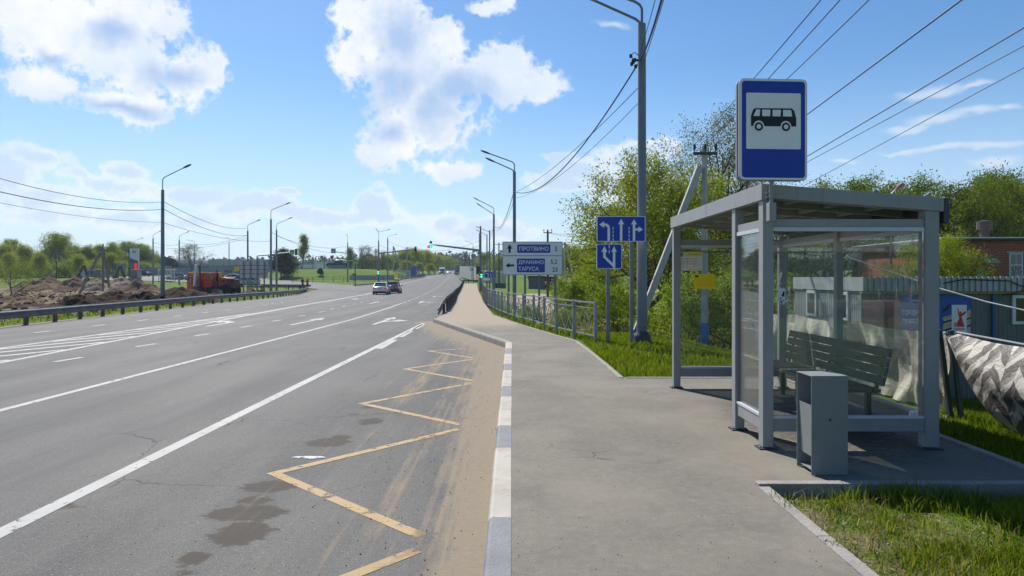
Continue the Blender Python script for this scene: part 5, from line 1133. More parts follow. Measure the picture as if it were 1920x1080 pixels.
o, w_, h_ = poster(1782, 1810, 571.5, 624, 'white poster with red 80 and raised sword statue on the blue banner', .045)
f = MB(); f.box(0, w_, -.004, .004, 0, h_, 0); c = w_*.58; f.flat([(c-.08,h_*.22),(c+.09,h_*.22),(c+.05,h_*.42),(c+.02,h_*.58),(c+.09,h_*.66),(c+.13,h_*.76),(c+.10,h_*.77),(c+.03,h_*.70),(c-.02,h_*.70),(c-.06,h_*.90),(c-.075,h_*.90),(c-.05,h_*.66),(c-.03,h_*.52),(c-.07,h_*.40)], -.006, 1); f.flat(circ(c, h_*.735, .022, 10), -.0062, 1); f.build('sheet', [white, redp], o)
text('80', w_*.14, w_*.50, h_*.22, h_*.38, -.007, redp, o, bold=.02); text('ПОБЕДА!', w_*.12, w_*.86, h_*.08, h_*.18, -.007, redp, o, bold=.015)
# cables on the cabin
def cable(name, pts, r, label, cat='cable', group=None, m=None, n=5):
    b0 = Vector(pts[0]); f = MB(); f.tube([Vector(p)-b0 for p in pts], r, n); o = f.build(name, m or wirem); o.location = b0; return tag(o, label, cat, group)
def sag(a, b, s, n=12): return [tuple(Vector(a)+(Vector(b)-Vector(a))*(i/n)-Vector((0,0,4*s*(i/n)*(1-i/n)))) for i in range(n+1)]
q = lambda px, py, dy=.17: (PX(px, Yc), Yc-dy, ZZ(py, Yc))
cable('cable', [q(1760,531),q(1775,528),q(1798,524),q(1830,525),q(1870,526),q(1884,527),q(1900,535),q(1925,540),q(1960,538)], .012, 'black cable looping along the cabin fascia')
cable('cable', [q(1870,553),q(1890,550),q(1902,546),q(1918,541),q(1940,536)], .012, 'short black cable drooping over the right cabin window')
cable('cable', [(PX(1590,11),11,ZZ(482,11)),(PX(1680,10.5),10.5,ZZ(513,10.5)),(PX(1766,10),10,ZZ(542,10)),(PX(1850,9.5),9.5,ZZ(566,9.5)),(PX(1940,9),9,ZZ(586,9))], .011, 'pale cable hanging across in front of the cabins', m=mat('cable_pale', (.5, .5, .5), .6))
# brick hall
Yb = 32.; kx = Yb/F; zb_ = -1.3; x0 = PX(1690, Yb)
bh = thing('brick_building', (x0, Yb, zb_), 'low red brick building with flat roof behind the site cabins', 'building', rz=R(-3))
B = lambda px, py: ((px-1690)*kx, ZZ(py, Yb)-zb_)
wd = B(2060,0)[0]; h_ = B(0,452)[1]
xb_ = B(1770,0)[0]; f = MB(); f.box(xb_, wd, 0, 9, 0, h_); f.build('wall', BR, bh)
f = MB(); f.box(xb_-.3, wd+.3, -.35, 9.3, h_, h_+.10, 0); f.box(xb_-.32, wd+.32, -.38, 9.3, h_+.102, h_+.16, 1); f.lathe([(.2,h_+.1),(.2,h_+.7),(.34,h_+.7),(.34,h_+1.1),(.1,h_+1.15)], (B(1902,0)[0], 2.5, 0), 12); f.build('roof', [mat('roof_dark', (.06, .05, .05), .8), mat('roof_edge', (.6, .6, .6), .5)], bh)
f = MB(); f.box(B(1885,0)[0], B(1909,0)[0], -.02, .05, B(0,520)[1], B(0,475)[1]); wo = f.build('window', pvc, bh)
f = MB(); f.box(B(1887.5,0)[0], B(1896.5,0)[0], -.03, -.021, B(0,496)[1], B(0,477)[1]); f.box(B(1898,0)[0], B(1907,0)[0], -.03, -.021, B(0,496)[1], B(0,477)[1]); f.box(B(1887.5,0)[0], B(1907,0)[0], -.03, -.021, B(0,519)[1], B(0,498)[1]); f.build('pane', glassd, wo)
f = MB(); c = B(1897, 520)
for k in range(7): a = R(20+k*23); f.bar((c[0],-.06,c[1]), (c[0]+.42*math.cos(a),-.06,c[1]+.48*math.sin(a)), .02, .02)
f.build('grille', pvc, wo); f = MB(); f.box(B(1880,0)[0], B(1912,0)[0], -.06, -.0, B(0,474.5)[1], B(0,471.5)[1]); f.build('lintel', conc, bh)
f = MB(); f.box(B(1825,0)[0], B(1838,0)[0], -.06, .0, B(0,530)[1], B(0,503)[1]); f.build('door', greyp, bh)
f = MB(); f.prism([B(1818,494),B(1846,494),B(1837,485.5),B(1814,487)], -1.0, -.005); f.build('canopy', mat('slate', (.28, .30, .29), .8), bh)

# camouflage sheeting
def camo(name, a, b, c, sc, zig=False):
    m, t, bb = newmat(name); P = t.n('TexCoord').outputs['Object']; s = t.n('SeparateXYZ'); t.l(P, s.inputs[0])
    cbn = t.n('CombineXYZ'); t.l(s.outputs[1], cbn.inputs[0]); t.l(s.outputs[2], cbn.inputs[1])
    v = t.n('TexVoronoi'); v.distance = 'MANHATTAN'; v.inputs['Scale'].default_value = sc; v.inputs['Randomness'].default_value = .85; t.l(t.scaled(cbn.outputs[0], (1, .75, 1)), v.inputs['Vector'])
    sp_ = t.n('SeparateColor'); t.l(v.outputs['Color'], sp_.inputs[0]); n = t.noise(P, 9, 5, .65)
    if zig:
        y_ = t.math('DIVIDE', t.math('ADD', s.outputs[1], t.math('MULTIPLY', t.noise(P, 3, 2, .5), .12)), .15); c0 = t.math('FLOOR', y_); fr0 = t.math('SUBTRACT', y_, c0); rn_ = t.math('FRACT', t.math('MULTIPLY', t.math('SINE', t.math('MULTIPLY', c0, 12.9898)), 43.758)); r2_ = t.math('FRACT', t.math('MULTIPLY', rn_, 17.31)); sg = t.math('SUBTRACT', t.math('MULTIPLY', t.math('GREATER_THAN', r2_, .5), 2.), 1.)
        vv = t.math('ADD', t.math('DIVIDE', s.outputs[2], .30), t.math('ADD', t.math('MULTIPLY', t.math('MULTIPLY', fr0, sg), .55), t.math('ADD', rn_, t.math('MULTIPLY', t.math('SUBTRACT', t.noise(P, 2.2, 3, .6), .5), .9))))
        f0 = t.math('FRACT', vv); dk_ = t.ss(f0, .50, .52); md_ = t.math('MULTIPLY', t.ss(f0, .28, .30), t.math('LESS_THAN', t.math('FRACT', t.math('MULTIPLY', c0, .381)), .4))
    c_ = t.mix(t.ss(sp_.outputs[0], .54, .56), a, b); c_ = t.mix(t.ss(sp_.outputs[1], .78, .80), c_, c)
    if zig: c_ = t.mix(md_, a, c); c_ = t.mix(dk_, c_, b)
    c_ = t.mix(t.math('MULTIPLY', t.ss(n, .5, .75), .10), c_, (.40, .37, .32))
    t.l(c_, bb.inputs['Base Color']); bb.inputs['Roughness'].default_value = .6; bb.inputs['Transmission Weight'].default_value = 0.
    fold = t.noise(P, 6, 5, .6, 1.2); bump(t, bb, fold, .5, .05); return m
cm1 = camo('camouflage_sheet', (.44, .41, .36), (.085, .075, .065), (.22, .20, .175), 5.6, True); cm2 = camo('pale_camouflage_sheet', (.58, .53, .44), (.30, .26, .20), (.44, .39, .31), 2.6)
def sheet(name, f_, ns, nz, m, label, cat, base):
    u = np.linspace(0, 1, ns); v = np.linspace(0, 1, nz); V = [tuple(Vector(f_(a, b))-Vector(base)) for b in v for a in u]
    back = [(x+.006, y+.002, z) for x, y, z in V]; q_ = grid(ns, nz); n0 = len(V)
    o = npmesh(name, V+back, np.concatenate([q_, q_[:, ::-1]+n0]), mats=[m], smooth=True); o.location = base; return tag(o, label, cat)
def fA(u, v):   # runs away behind the shelter
    y = 8.35+5.6*u; x = 5.30-.32*u; top = .98-.05*abs(math.sin(u*9))-.10*math.exp(-((u-.42)/.05)**2); fold = .06*math.sin(u*34+v*3)+.035*math.sin(u*71-v*5)+.02*math.sin(u*130)
    return (x+fold*(.35+.9*(1-v))*1.0+.10*math.sin(v*3)*math.sin(u*7), y+.03*math.sin(v*8+u*20), -.35*u*u+(top+.35*u*u)*v-.02)
sheet('camouflage_tarpaulin', fA, 160, 26, cm2, 'pale crumpled camouflage sheet hanging behind the bus shelter', 'tarpaulin', (5.3, 8.35, 0))
def fB(u, v):   # comes toward the pavement, gathered at its far lower corner
    y = 8.02-4.4*u; x = 5.24+.02*u; top = .955-.22*u*(1-u)-.02*abs(math.sin(u*11)); lift = max(0, 1-u/.17); bot = .02+(top-.10)*lift**1.5
    bul = math.sin(math.pi*min(1, v))*(.14+.05*math.sin(u*9)); fold = .018*math.sin(u*26+v*7)+.012*math.sin(v*16+u*12)
    return (x-bul+fold*(1-v*.6), y, bot+(top-bot)*v)
sheet('camouflage_tarpaulin', fB, 120, 40, cm1, 'dark and light camouflage sheet sagging along the right edge', 'tarpaulin', (5.24, 8.02, 0))
cable('fence_rail', [(5.25,8.05,.97),(5.25,7.0,.93),(5.26,5.9,.92),(5.27,4.8,.94),(5.28,3.6,.97)], .014, 'pale rail carrying the sagging camouflage sheet', 'rail', None, steel, 8)
for k, (x, y, dx) in enumerate(((5.29,8.2,-.16),(5.36,8.12,-.14))):
    f = MB(); f.bar((0,0,-.2), (dx,0,.99), .05, .04); o = f.build('fence_post', dsteel); o.location = (x, y, 0); tag(o, ('leaning dark fence post nearest the pale sheet', 'leaning dark fence post nearest the dark sagging sheet')[k], 'post', 'leaning fence posts')
# fuel price sign
Yp = 150.; xk = PX(253, Yp); g = float(surf(xk, Yp))-.2; kx = Yp/F; T = lambda px, py: ((px-253)*kx, ZZ(py, Yp)-g)
pg = mat('pylon_green', (.01, .13, .10), .5); led = emit('price_red', (.8, .02, .02), .6)
o = thing('fuel_price_sign', (xk, Yp, g), 'tall white and green fuel station price pylon with red figures', 'price sign')
f = MB(); x0, z1 = T(244.5, 466); x1, z0 = T(260, 519); f.box(x0, x1, -.3, .3, -.3, z1, 0); f.flat([T(244.5,522),T(260,522),T(260,490),T(252,487.5),T(244.8,484.5)], -.31, 1); f.box(x0-.25, x0-.003, -.3, .3, -.3, z1, 1); f.flat([T(244.5,484.5),T(252,487.5),T(260,490),T(260,488.8),T(252,486.3),T(244.5,483.3)], -.315, 2); f.build('pylon', [white, pg, redp], o)
f = MB(); f.flat([T(249,474),T(251,474.5),T(253.5,469),T(251.5,469)], -.32, 0); f.flat([T(252.5,475.5),T(255.5,474),T(257,470),T(255,471),T(252.5,474)], -.32, 1); f.build('emblem', [pg, redp], o)
f = MB(); 
for k in range(3): f.flat([T(253,506.5-4.6*k),T(258.4,506.5-4.6*k),T(258.4,502.8-4.6*k),T(253,502.8-4.6*k)], -.32)
f.build('price_display', led, o)
for k in range(3): text('АИ', T(246,0)[0], T(249.5,0)[0], T(0,506-4.6*k)[1], T(0,503.6-4.6*k)[1], -.32, signw, o)
# backs of two guide signs
def signback(px0, px1, py0, py1, ybase, Y, posts, label):
    xk = PX((px0+px1)/2, Y); g = gnd(xk, Y); kx = Y/F; o = thing('sign_back', (xk, Y, g), label, 'road sign', 'large guide signs seen from behind'); cx = (px0+px1)/2
    f = MB(); f.box((px0-cx)*kx, (px1-cx)*kx, .02, .06, ZZ(py1,Y)-g, ZZ(py0,Y)-g); f.build('panel', mat('sign_back_grey', (.50, .52, .54), .5, .2, .08, 2), o)
    f = MB(); n = 4
    for k in range(1, n): z = ZZ(py0+(py1-py0)*k/n, Y)-g; f.box((px0-cx)*kx, (px1-cx)*kx, -.03, .018, z-.03, z+.03)
    f.build('brace', dsteel, o)
    for p in posts: f = MB(); f.box((p-cx)*kx-.08, (p-cx)*kx+.08, -.14, -.035, -.2, ZZ(py0,Y)-g); f.build('post', polem, o)
    f = MB(); f.box((452-cx)*kx, (458-cx)*kx, -.05, 0, 0, 1.5); 
    return o
signback(450, 502, 490, 521, 540, 84, (457, 470, 483, 496), 'big grey back of a guide sign beside the orange excavator')
signback(209, 236, 493.5, 506, 522, 150, (212, 217, 223, 229, 234), 'far small grey sign back left of the price pylon')
def board(px0, px1, py0, py1, ybase, Y, m, label, name='road_board', cat='road sign', zb_=None):
    xk = PX((px0+px1)/2, Y); g = gnd(xk, Y) if zb_ is None else zb_; kx = Y/F; o = thing(name, (xk, Y, g), label, cat); w_ = (px1-px0)*kx/2
    f = MB(); f.box(-w_, w_, -.03, .02, ZZ(py1,Y)-g, ZZ(py0,Y)-g); f.build('panel', m, o, bevel=.01)
    for s in (-.6, .6): f = MB(); f.tube([(s*w_,.06,-.2),(s*w_,.06,ZZ(py0,Y)-g)], .04, 6); f.build('post', steel, o)
    return o
board(439, 449, 500, 509, 520, 140, yellow, 'plain yellow road board in front of the grey warehouse')
board(325.5, 329.5, 503, 507, 520, 140, yellow, 'small yellow diamond sign by the white bus shelter')
# small white bus shelter, cabin, kiosk, bin
Yq = 124.; xk = PX(309, Yq); g = gp(309, 527, 0)[2]; xk, Yq, g = gp(309, 526.5, -.05); kx = Yq/F
o = thing('small_bus_shelter', (xk, Yq, g), 'small white bus shelter across the side road', 'bus shelter'); w_ = 11.5*kx; hh = 19.5*kx
for sx_ in (-1, -.2, 1):
    f = MB(); f.box(sx_*w_-.06, sx_*w_+.06, -.06, .06, 0, hh); f.box(sx_*w_-.06, sx_*w_+.06, 1.3, 1.4, 0, hh); f.build('post', white, o)
f = MB(); f.box(-w_-.15, w_+.15, -.2, 1.6, hh, hh+.22); f.build('roof', white, o, bevel=.03)
f = MB(); f.box(-w_+.07, w_-.07, 1.33, 1.37, .3, hh-.2); f.build('glass_wall', GL, o); f = MB(); f.box(-w_*.1, w_*.8, .8, 1.2, .4, .48); f.build('bench', wood, o)
xk, Yq, g = gp(165, 521, -.15); kx = Yq/F; o = thing('white_cabin', (xk, Yq, g), 'white and blue site hut beyond the sand heaps', 'hut'); w_ = 18*kx; hh = 16*kx
f = MB(); f.box(-w_, w_, 0, 3, 0, hh); f.build('wall', ribbed('hut_sheet', (.50, .54, .58), .25), o); f = MB(); f.box(-w_-.1, w_+.1, -.1, 3.1, hh, hh+.12); f.build('roof', greyp, o); f = MB(); f.box(-.3*w_, .1*w_, -.03, .0, hh*.35, hh*.8); f.build('window', glassd, o); f = MB(); f.box(.3*w_, .7*w_, -.03, .0, 0.05, hh*.8); f.build('door', bluep, o); f = MB(); f.box(w_-.2, w_+.02, -.04, -.002, 0, hh); f.build('corner_trim', bluep, o)
Yq = 150; xk = PX(743, Yq)-.0; Yq = 142; xk = PX(743.5, Yq); g = gnd(xk, Yq); o = thing('grit_bin', (xk, Yq, g), 'bright yellow plastic grit bin on the far corner lawn', 'grit bin')
f = MB(); f.prism([(-.42,0),(.42,0),(.5,.85),(-.5,.85)], -.4, .4); f.build('body', yellow, o, bevel=.06); f = MB(); f.prism([(-.54,.86),(.54,.86),(.5,1.02),(-.4,1.14),(-.54,1.0)], -.46, .46); f.build('lid', yellow, o, bevel=.04); o.scale = (.95,)*3
Yq = 205; xk = PX(775, Yq); g = float(surf(xk, Yq))-.2; o = thing('blue_kiosk', (xk, Yq, g), 'blue cabin beside the far fence and bushes', 'kiosk'); hh = ZZ(499, Yq)-g
f = MB(); f.box(-.85, .85, 0, 1.6, 0, hh-.2); f.build('wall', bluep, o, bevel=.05); f = MB(); f.prism([(-.95,hh-.2),(.95,hh-.2),(.7,hh),(-.7,hh)], -.08, 1.7); f.build('roof', bluep, o); f = MB(); f.box(-.35, .35, -.03, 0, .1, hh-.6); f.build('door', mat('door_blue', (.015, .07, .25), .5), o)
# halls on the left and concrete walls
def hall(px0, px1, ytop, ybase, Y, d_, m, label, roofh=.0, rm=None, cat='building', name='warehouse', zb_=None):
    xk = PX(px0, Y); g = float(surf(xk, Y))-.3 if zb_ is None else zb_; kx = Y/F; w_ = (px1-px0)*kx; h_ = ZZ(ytop, Y)-g; o = thing(name, (xk, Y, g), label, cat)
    f = MB(); f.box(0, w_, 0, d_, 0, h_*(1-roofh)); f.build('wall', m, o)
    f = MB(); f.box(-.15, w_+.15, -.2, d_+.2, h_*(1-roofh)+.003, h_+.1); f.build('roof', rm or greyp, o); return o, w_, h_
hg = mat('hall_grey', (.34, .35, .36), .7, 0, .08); hl = mat('hall_light', (.30, .30, .29), .7, 0, .06)
o, w_, h_ = hall(392, 504, 487, 515, 190, 20, ribbed('hall_blue', (.26, .29, .32), 1.2), 'long grey warehouse behind the grey sign back', .36, ribbed('hall_roof', (.45, .44, .43), 2.0))
for k in range(5): f = MB(); f.box(1.0+k*3.2, 3.0+k*3.2, -.05, 0, h_*.18, h_*.34); f.build('window', glassd, o)
Ya = 195.; xk = PX(313, Ya); g = float(surf(xk, Ya))-.3; o = thing('arched_hangar', (xk, Ya, g), 'dark arched hangar left of the bare tree', 'hangar'); w_ = 26*Ya/F; hh = ZZ(482, Ya)-g
ar = [(w_*math.cos(a), 1.2+(hh-1.2)*math.sin(a)) for a in np.linspace(0, math.pi, 17)]; f = MB(); f.prism([(w_,0)]+ar+[(-w_,0)], 0, 30); f.build('shell', mat('hangar_blue', (.045, .06, .085), .6), o, fix=True); f = MB(); f.box(-w_*.35, w_*.35, -.05, -.003, 0, hh*.5); f.build('door', hg, o)
o, w_, h_ = hall(588, 690, 489.5, 512, 290, 16, mat('wall_beige', (.60, .56, .51), .8, 0, .06, .3), 'long beige concrete wall building behind the tank', .04, mat('hall_cap', (.2, .2, .2), .8))
o, w_, h_ = hall(545, 594, 496.3, 506, 240, 8, mat('white_wall', (.55, .55, .53), .7), 'low white roofed shed left of the tank', .4, white, name='shed')
def wallthing(name, pts, h, th, m, label, cat, zoff=-.1, posts=None, rails=None):
    b0 = pts[0]; base = Vector((b0[0], b0[1], float(surf(*b0))+zoff)); o = thing(name, base, label, cat); f = MB(); L = polylen(pts); n = max(2, int(L/2))
    P = [Vector((*poly_at(pts, L*i/n), 0)) for i in range(n+1)]
    for p in P: p.z = float(surf(p.x, p.y))+zoff
    if m:
        for a, b in zip(P[:-1], P[1:]): d_ = (b-a).normalized(); nv = Vector((d_.y, -d_.x, 0))*th/2; f.add([a-nv,b-nv,b+nv,a+nv,a-nv+Vector((0,0,h)),b-nv+Vector((0,0,h)),b+nv+Vector((0,0,h)),a+nv+Vector((0,0,h))], [(3,2,1,0),(4,5,6,7),(0,1,5,4),(1,2,6,5),(2,3,7,6),(3,0,4,7)])
        f.build('panel', m, o, off=base)
    if rails:
        f = MB()
        for a, b in zip(P[:-1], P[1:]):
            for z in rails: f.bar(a+Vector((0,0,z)), b+Vector((0,0,z)), .05, .05)
            for k in range(6): q_ = a+(b-a)*(k+.5)/6; f.bar(q_+Vector((0,0,rails[0])), q_+Vector((0,0,rails[-1])), .025, .025)
        f.build('rail', polem, o, off=base)
    if posts:
        for p in P[:100]: f = MB(); f.bar(p, p+Vector((0,0,posts)), .09, .09); f.build('post', polem, o, off=base)
    return o
def gx_(px, Y): return (PX(px, Y), Y)
wallthing('retaining_wall', [gx_(656,158), gx_(700,158), gx_(739,160)], 1.15, .3, hg, 'low grey retaining wall right of the tank mound', 'wall', .0)
wallthing('pedestrian_railing', [gx_(548,140), gx_(600,140), gx_(660,143), gx_(738,146)], 1, .05, None, 'thin railing in front of the tank mound', 'railing', 0., 1.1, (.15, .6, 1.05))
wallthing('pedestrian_railing', [gx_(747,158), gx_(770,165), gx_(786,178), gx_(797,200)], 1, .05, None, 'thin railing right of the yellow grit bin', 'railing', 0., 1.1, (.15, .6, 1.05))
wallthing('concrete_fence', [gx_(739,190), gx_(768,200)], 1.9, .15, mat('pale_blue_fence', (.42, .46, .48), .8, 0, .1), 'pale concrete fence left of the blue cabin', 'fence', .0, 2.)
wallthing('sheet_fence', [gx_(862,205), gx_(893.5,150)], 3.2, .1, ribbed('pale_sheet', (.40, .44, .38), .6, .5, 'Y'), 'pale green corrugated fence left of the signal mast', 'fence', -.1)
wallthing('sheet_fence', [gx_(905,140), gx_(948,128)], 2.9, .1, ribbed('green_sheet', (.17, .215, .15), .5), 'grey green corrugated fence behind the small lane sign', 'fence', -.8)
wallthing('sheet_fence', [gx_(925,112), gx_(948,108)], 1.7, .1, mat('dark_green_fence', (.025, .055, .035), .7), 'low dark green fence left of the direction sign posts', 'fence', -1.0)
wallthing('concrete_fence', [gx_(205,172), gx_(300,172), gx_(420,176)], 1.7, .12, mat('fence_blue_grey', (.28, .31, .34), .8, 0, .1), 'long blue grey fence behind the price pylon', 'fence', .2, 1.8)
Yq = 95; xk = PX(1079, Yq); g = gnd(xk, Yq); kx = Yq/F; hh = ZZ(502, Yq)-g; o = thing('brick_shed', (xk, Yq, g), 'small red brick shed with flat dark roof under the trees', 'shed', rz=R(8))
f = MB(); f.box(0, 30*kx, 0, 4, -.2, hh); f.build('wall', BR, o); f = MB(); f.box(-.3, 32*kx, -.3, 4.3, hh+.003, hh+.25); f.build('roof', mat('roof_tar', (.04, .035, .035), .8), o); f = MB(); f.box(3*kx, 18*kx, -.05, 0, 0, hh*.8); f.build('door', mat('gate_red', (.28, .05, .045), .6), o)
Yq = 105; xk = PX(1000, Yq); g = gnd(xk, Yq); o, w_, h_ = hall(991, 1022, 518.5, 532, Yq, 4, mat('shed_grey', (.14, .15, .16), .8), 'dark grey shed behind the direction sign posts', .1, dsteel, name='shed', zb_=g)

# ---------------------------------------------------------------- building across the way behind the viewpoint: seen mirrored in the shelter glass
o = thing('shop_building', (8, -30, -.3), 'pale two storey shop building reflected in the shelter glass', 'building')
f = MB(); f.box(0, 30, -10, 0, 0, 7.5); f.build('wall', mat('shop_wall', (.10, .105, .09), .8, 0, .06, .5), o); f = MB(); f.box(-.4, 30.4, -10.4, 1.6, 3.5, 4.1); f.build('canopy', mat('canopy_grey', (.40, .41, .42), .7), o)
for k in range(9):
    for z0, z1 in ((.4,3.0),(4.8,6.6)): f = MB(); f.box(1+k*3.2, 3.4+k*3.2, -.02, .04, z0, z1); wo = f.build('window', pvc, o); f = MB(); f.box(1.1+k*3.2, 2.2+k*3.2, .041, .05, z0+.1, z1-.1); f.box(2.3+k*3.2, 3.3+k*3.2, .041, .05, z0+.1, z1-.1); f.build('pane', glassd, wo)
f = MB(); f.box(10, 17, 1.61, 1.7, 3.45, 4.3); f.build('sign_board', mat('board_tan', (.42, .40, .36), .8), o)
# ---------------------------------------------------------------- trees and shrubs
def leaf_mat(name, c1, c2, c3):
    m, t, b = newmat(name); nt = m.node_tree; out = nt.nodes['Material Output']; a = t.attr('tint')
    c = t.mix(t.ss(a, 0, .5, False), c1, c2); c = t.mix(t.ss(a, .5, 1, False), c, c3)
    t.l(c, b.inputs['Base Color']); b.inputs['Roughness'].default_value = .55; b.inputs['Specular IOR Level'].default_value = .06
    tl = t.n('BsdfTranslucent'); cm = t.n('Mix', data_type='RGBA', blend_type='MULTIPLY'); cm.inputs[0].default_value = 1; t.l(c, cm.inputs[6]); cm.inputs[7].default_value = (1.25, 1.3, .6, 1); t.l(cm.outputs[2], tl.inputs[0])
    mx = t.n('MixShader'); mx.inputs[0].default_value = .44; t.l(b.outputs[0], mx.inputs[1]); t.l(tl.outputs[0], mx.inputs[2]); t.l(mx.outputs[0], out.inputs[0]); return m
LW = leaf_mat('leaf_willow', (.135, .185, .014), (.225, .265, .022), (.33, .345, .06))
LS = leaf_mat('leaf_spring', (.10, .16, .014), (.175, .235, .022), (.27, .30, .05))
LR = leaf_mat('leaf_shaded_willow', (.06, .095, .008), (.105, .15, .012), (.20, .23, .035))
LD = leaf_mat('leaf_dark', (.015, .03, .012), (.025, .045, .018), (.045, .07, .025))
LB = leaf_mat('leaf_budding', (.10, .105, .05), (.13, .14, .06), (.17, .18, .08))
LG = leaf_mat('grass_blade', (.06, .11, .006), (.14, .19, .010), (.28, .27, .05))
BK = mat('bark', (.055, .045, .036), .95, 0, .3, 6, .5, 30); BKG = mat('bark_grey', (.13, .115, .095), .95, 0, .3, 6, .3, 30)
def quads_at(P, size, rng, flat=.5):
    n = len(P); a = rng.normal(size=(n, 3)); a /= np.linalg.norm(a, axis=1)[:, None]; r = rng.normal(size=(n, 3)); b = np.cross(a, r); b /= np.linalg.norm(b, axis=1)[:, None]
    s = size*(.45+1.1*rng.random(n)**1.5)[:, None]; a = a*s*.5; b = b*s*.5*flat
    return np.stack([P-a, P+b*1.0, P+a, P-b], 1).reshape(-1, 3)
def make_tree(name, label, cat, seed, H, tr=.16, limbs=5, fork=.22, spread=.55, up=.16, lv=(7, 6), leaves=16000, lsize=.16, clump=.34, lm=None, bark=None, bend=.25, droop=0., low=.0, group=None, twig=.012, L1=.62, top=1.0):
    rng = np.random.default_rng(seed); rnd = random.Random(seed); o = thing(name, (0, 0, 0), label, cat, group); f = MB(); tips = []
    def branch(p, d, L, r, lvl):
        ns = (7, 5, 4, 3)[lvl]; pts = [p]; rs = [r]; dirs = []
        for i in range(ns):
            j = Vector((rnd.gauss(0, 1), rnd.gauss(0, 1), rnd.gauss(0, .6)))*bend*(.45 if lvl == 0 else .7)
            d = (d+j*.5+Vector((0, 0, up*(1.0 if lvl < 2 else .4)-droop*(lvl >= 2)))).normalized(); p = p+d*(L/ns); pts.append(p); rs.append(max(twig*.5, r*(1-.82*(i+1)/ns))); dirs.append(d)
        f.tube(pts, rs, (7, 5, 4, 3)[lvl], cap=False)
        if lvl >= 2:
            for i in range(1, ns+1): tips.append((pts[i], L))
        if lvl >= len(lv)+1: return
        n = lv[lvl-1] if lvl >= 1 else 0
        for k in range(n):
            q = .25+.75*(k+rnd.random())/n; i = min(ns-1, int(q*ns)); pb = pts[i]+(pts[i+1]-pts[i])*(q*ns-i); dd = dirs[i]; ax = Vector((rnd.gauss(0, 1), rnd.gauss(0, 1), rnd.gauss(0, .7))).normalized(); pr = (ax-dd*ax.dot(dd)).normalized()
            nd = (dd*.62+pr*.78).normalized(); branch(pb, nd, L*(.62-.28*q)*rnd.uniform(.8, 1.25), rs[i]*.5, lvl+1)
    # trunk and its limbs
    p = Vector((0, 0, -.2)); d = Vector((rnd.gauss(0, .05), rnd.gauss(0, .05), 1)).normalized(); hT = H*top; pts = [p]; rs = [tr*1.25]; n = 8
    for i in range(n):
        d = (d+Vector((rnd.gauss(0, 1), rnd.gauss(0, 1), 0))*.06).normalized(); p = p+d*(hT*.78/n); pts.append(p); rs.append(tr*(1-.85*(i+1)/n))
    f.tube(pts, rs, 9, cap=False)
    for k in range(limbs):
        q = fork+(.95-fork)*(k+.5*rnd.random())/limbs; i = min(n-1, int(q*n)); pb = pts[i]+(pts[i+1]-pts[i])*(q*n-i); a = k*2.4+rnd.uniform(-.5, .5); s = spread*(1.15-.5*q)
        nd = Vector((math.cos(a)*s, math.sin(a)*s, 1-s*.55)).normalized(); branch(pb, nd, H*L1*(1.05-.72*q)*rnd.uniform(.85, 1.15), rs[i]*.8, 1)
    f.build('trunk', bark or BK, o, smooth=True)
    T = np.array([t_[0] for t_ in tips]); n_ = leaves; idx = rng.integers(0, len(T), n_); P = T[idx]+rng.normal(size=(n_, 3))*clump*np.array([1, 1, .8])
    if low: P[:, 2] = np.maximum(P[:, 2], .1+.3*rng.random(n_))
    V = quads_at(P, lsize, rng); base = rng.random(len(T)); lowf = .5+.5*np.sin(T[:, 0]*1.1+seed)*np.sin(T[:, 1]*1.2+2)*np.cos(T[:, 2]*1.3); tint = np.clip(.55*lowf[idx]+.25*base[idx]+.35*rng.random(n_)-.08, 0, 1)
    npmesh('crown', V, np.arange(n_*4).reshape(-1, 4), mats=[lm or LW], attrs={'tint': ('FACE', tint)}, parent=o)
    return o
GR = 'tall spring trees on the right behind the shelter'
def plant(o, px, Y, label, rz=0., sc=1., group=None, first=False):
    x = PX(px, Y); z = gnd(x, Y)-.05
    if first: o.location = (x, Y, z); o.rotation_euler = (0, 0, rz); o.scale = (sc,)*3 if not hasattr(sc, '__len__') else sc; o['label'] = label; return o
    return dup(o, (x, Y, z), label, rz, sc, group)
wA = make_tree('willow_tree', 'x', 'tree', 11, 9.5, .22, 8, .12, .75, .10, (9, 7), 30000, .14, .32, LW, BK, .34, .04, group=GR, L1=.66)
wB = make_tree('willow_tree', 'x', 'tree', 23, 14.0, .24, 9, .22, .72, .14, (8, 7), 15000, .125, .34, LB, BK, .32, 0, group=GR, L1=.56)
wC = make_tree('willow_tree', 'x', 'tree', 37, 11.5, .34, 9, .10, .85, .12, (8, 7), 18000, .17, .34, LR, BK, .34, 0, group=GR, L1=.62)
plant(wA, 1218, 38, 'leaning leafy willow right of the tall lamp post', .4, .98, first=True)
plant(wA, 1186, 46, 'rounded willow forming the left edge of the tree belt', 2.2, .86, GR); plant(wA, 1290, 44, 'leafy willow behind the strutted concrete pole', 4.0, .95, GR)
plant(wB, 1328, 46, 'tall thinly leaved tree rising above the shelter roof', 0., 1.03, first=True); plant(wB, 1395, 52, 'thinly leaved tree partly hidden by the bus stop sign', 2.6, .86, GR)
plant(wC, 1600, 55, 'pale green tree whose crown shows over the middle of the shelter roof', .3, 1.02, first=True); plant(wC, 1480, 60, 'spring tree low behind the bus stop sign pole', 1.9, .86, GR)
plant(wC, 1790, 50, 'multi-stemmed tree just right of the shelter roof corner', 3.0, .93, GR); plant(wC, 1890, 52, 'broad tree behind the brick building roof vent', 4.4, .97, GR); plant(wC, 1990, 54, 'tree at the right edge above the brick building', 5.2, .98, GR); plant(wC, 1700, 62, 'tree in the gap behind the hooded yard lamp', .9, .87, GR)
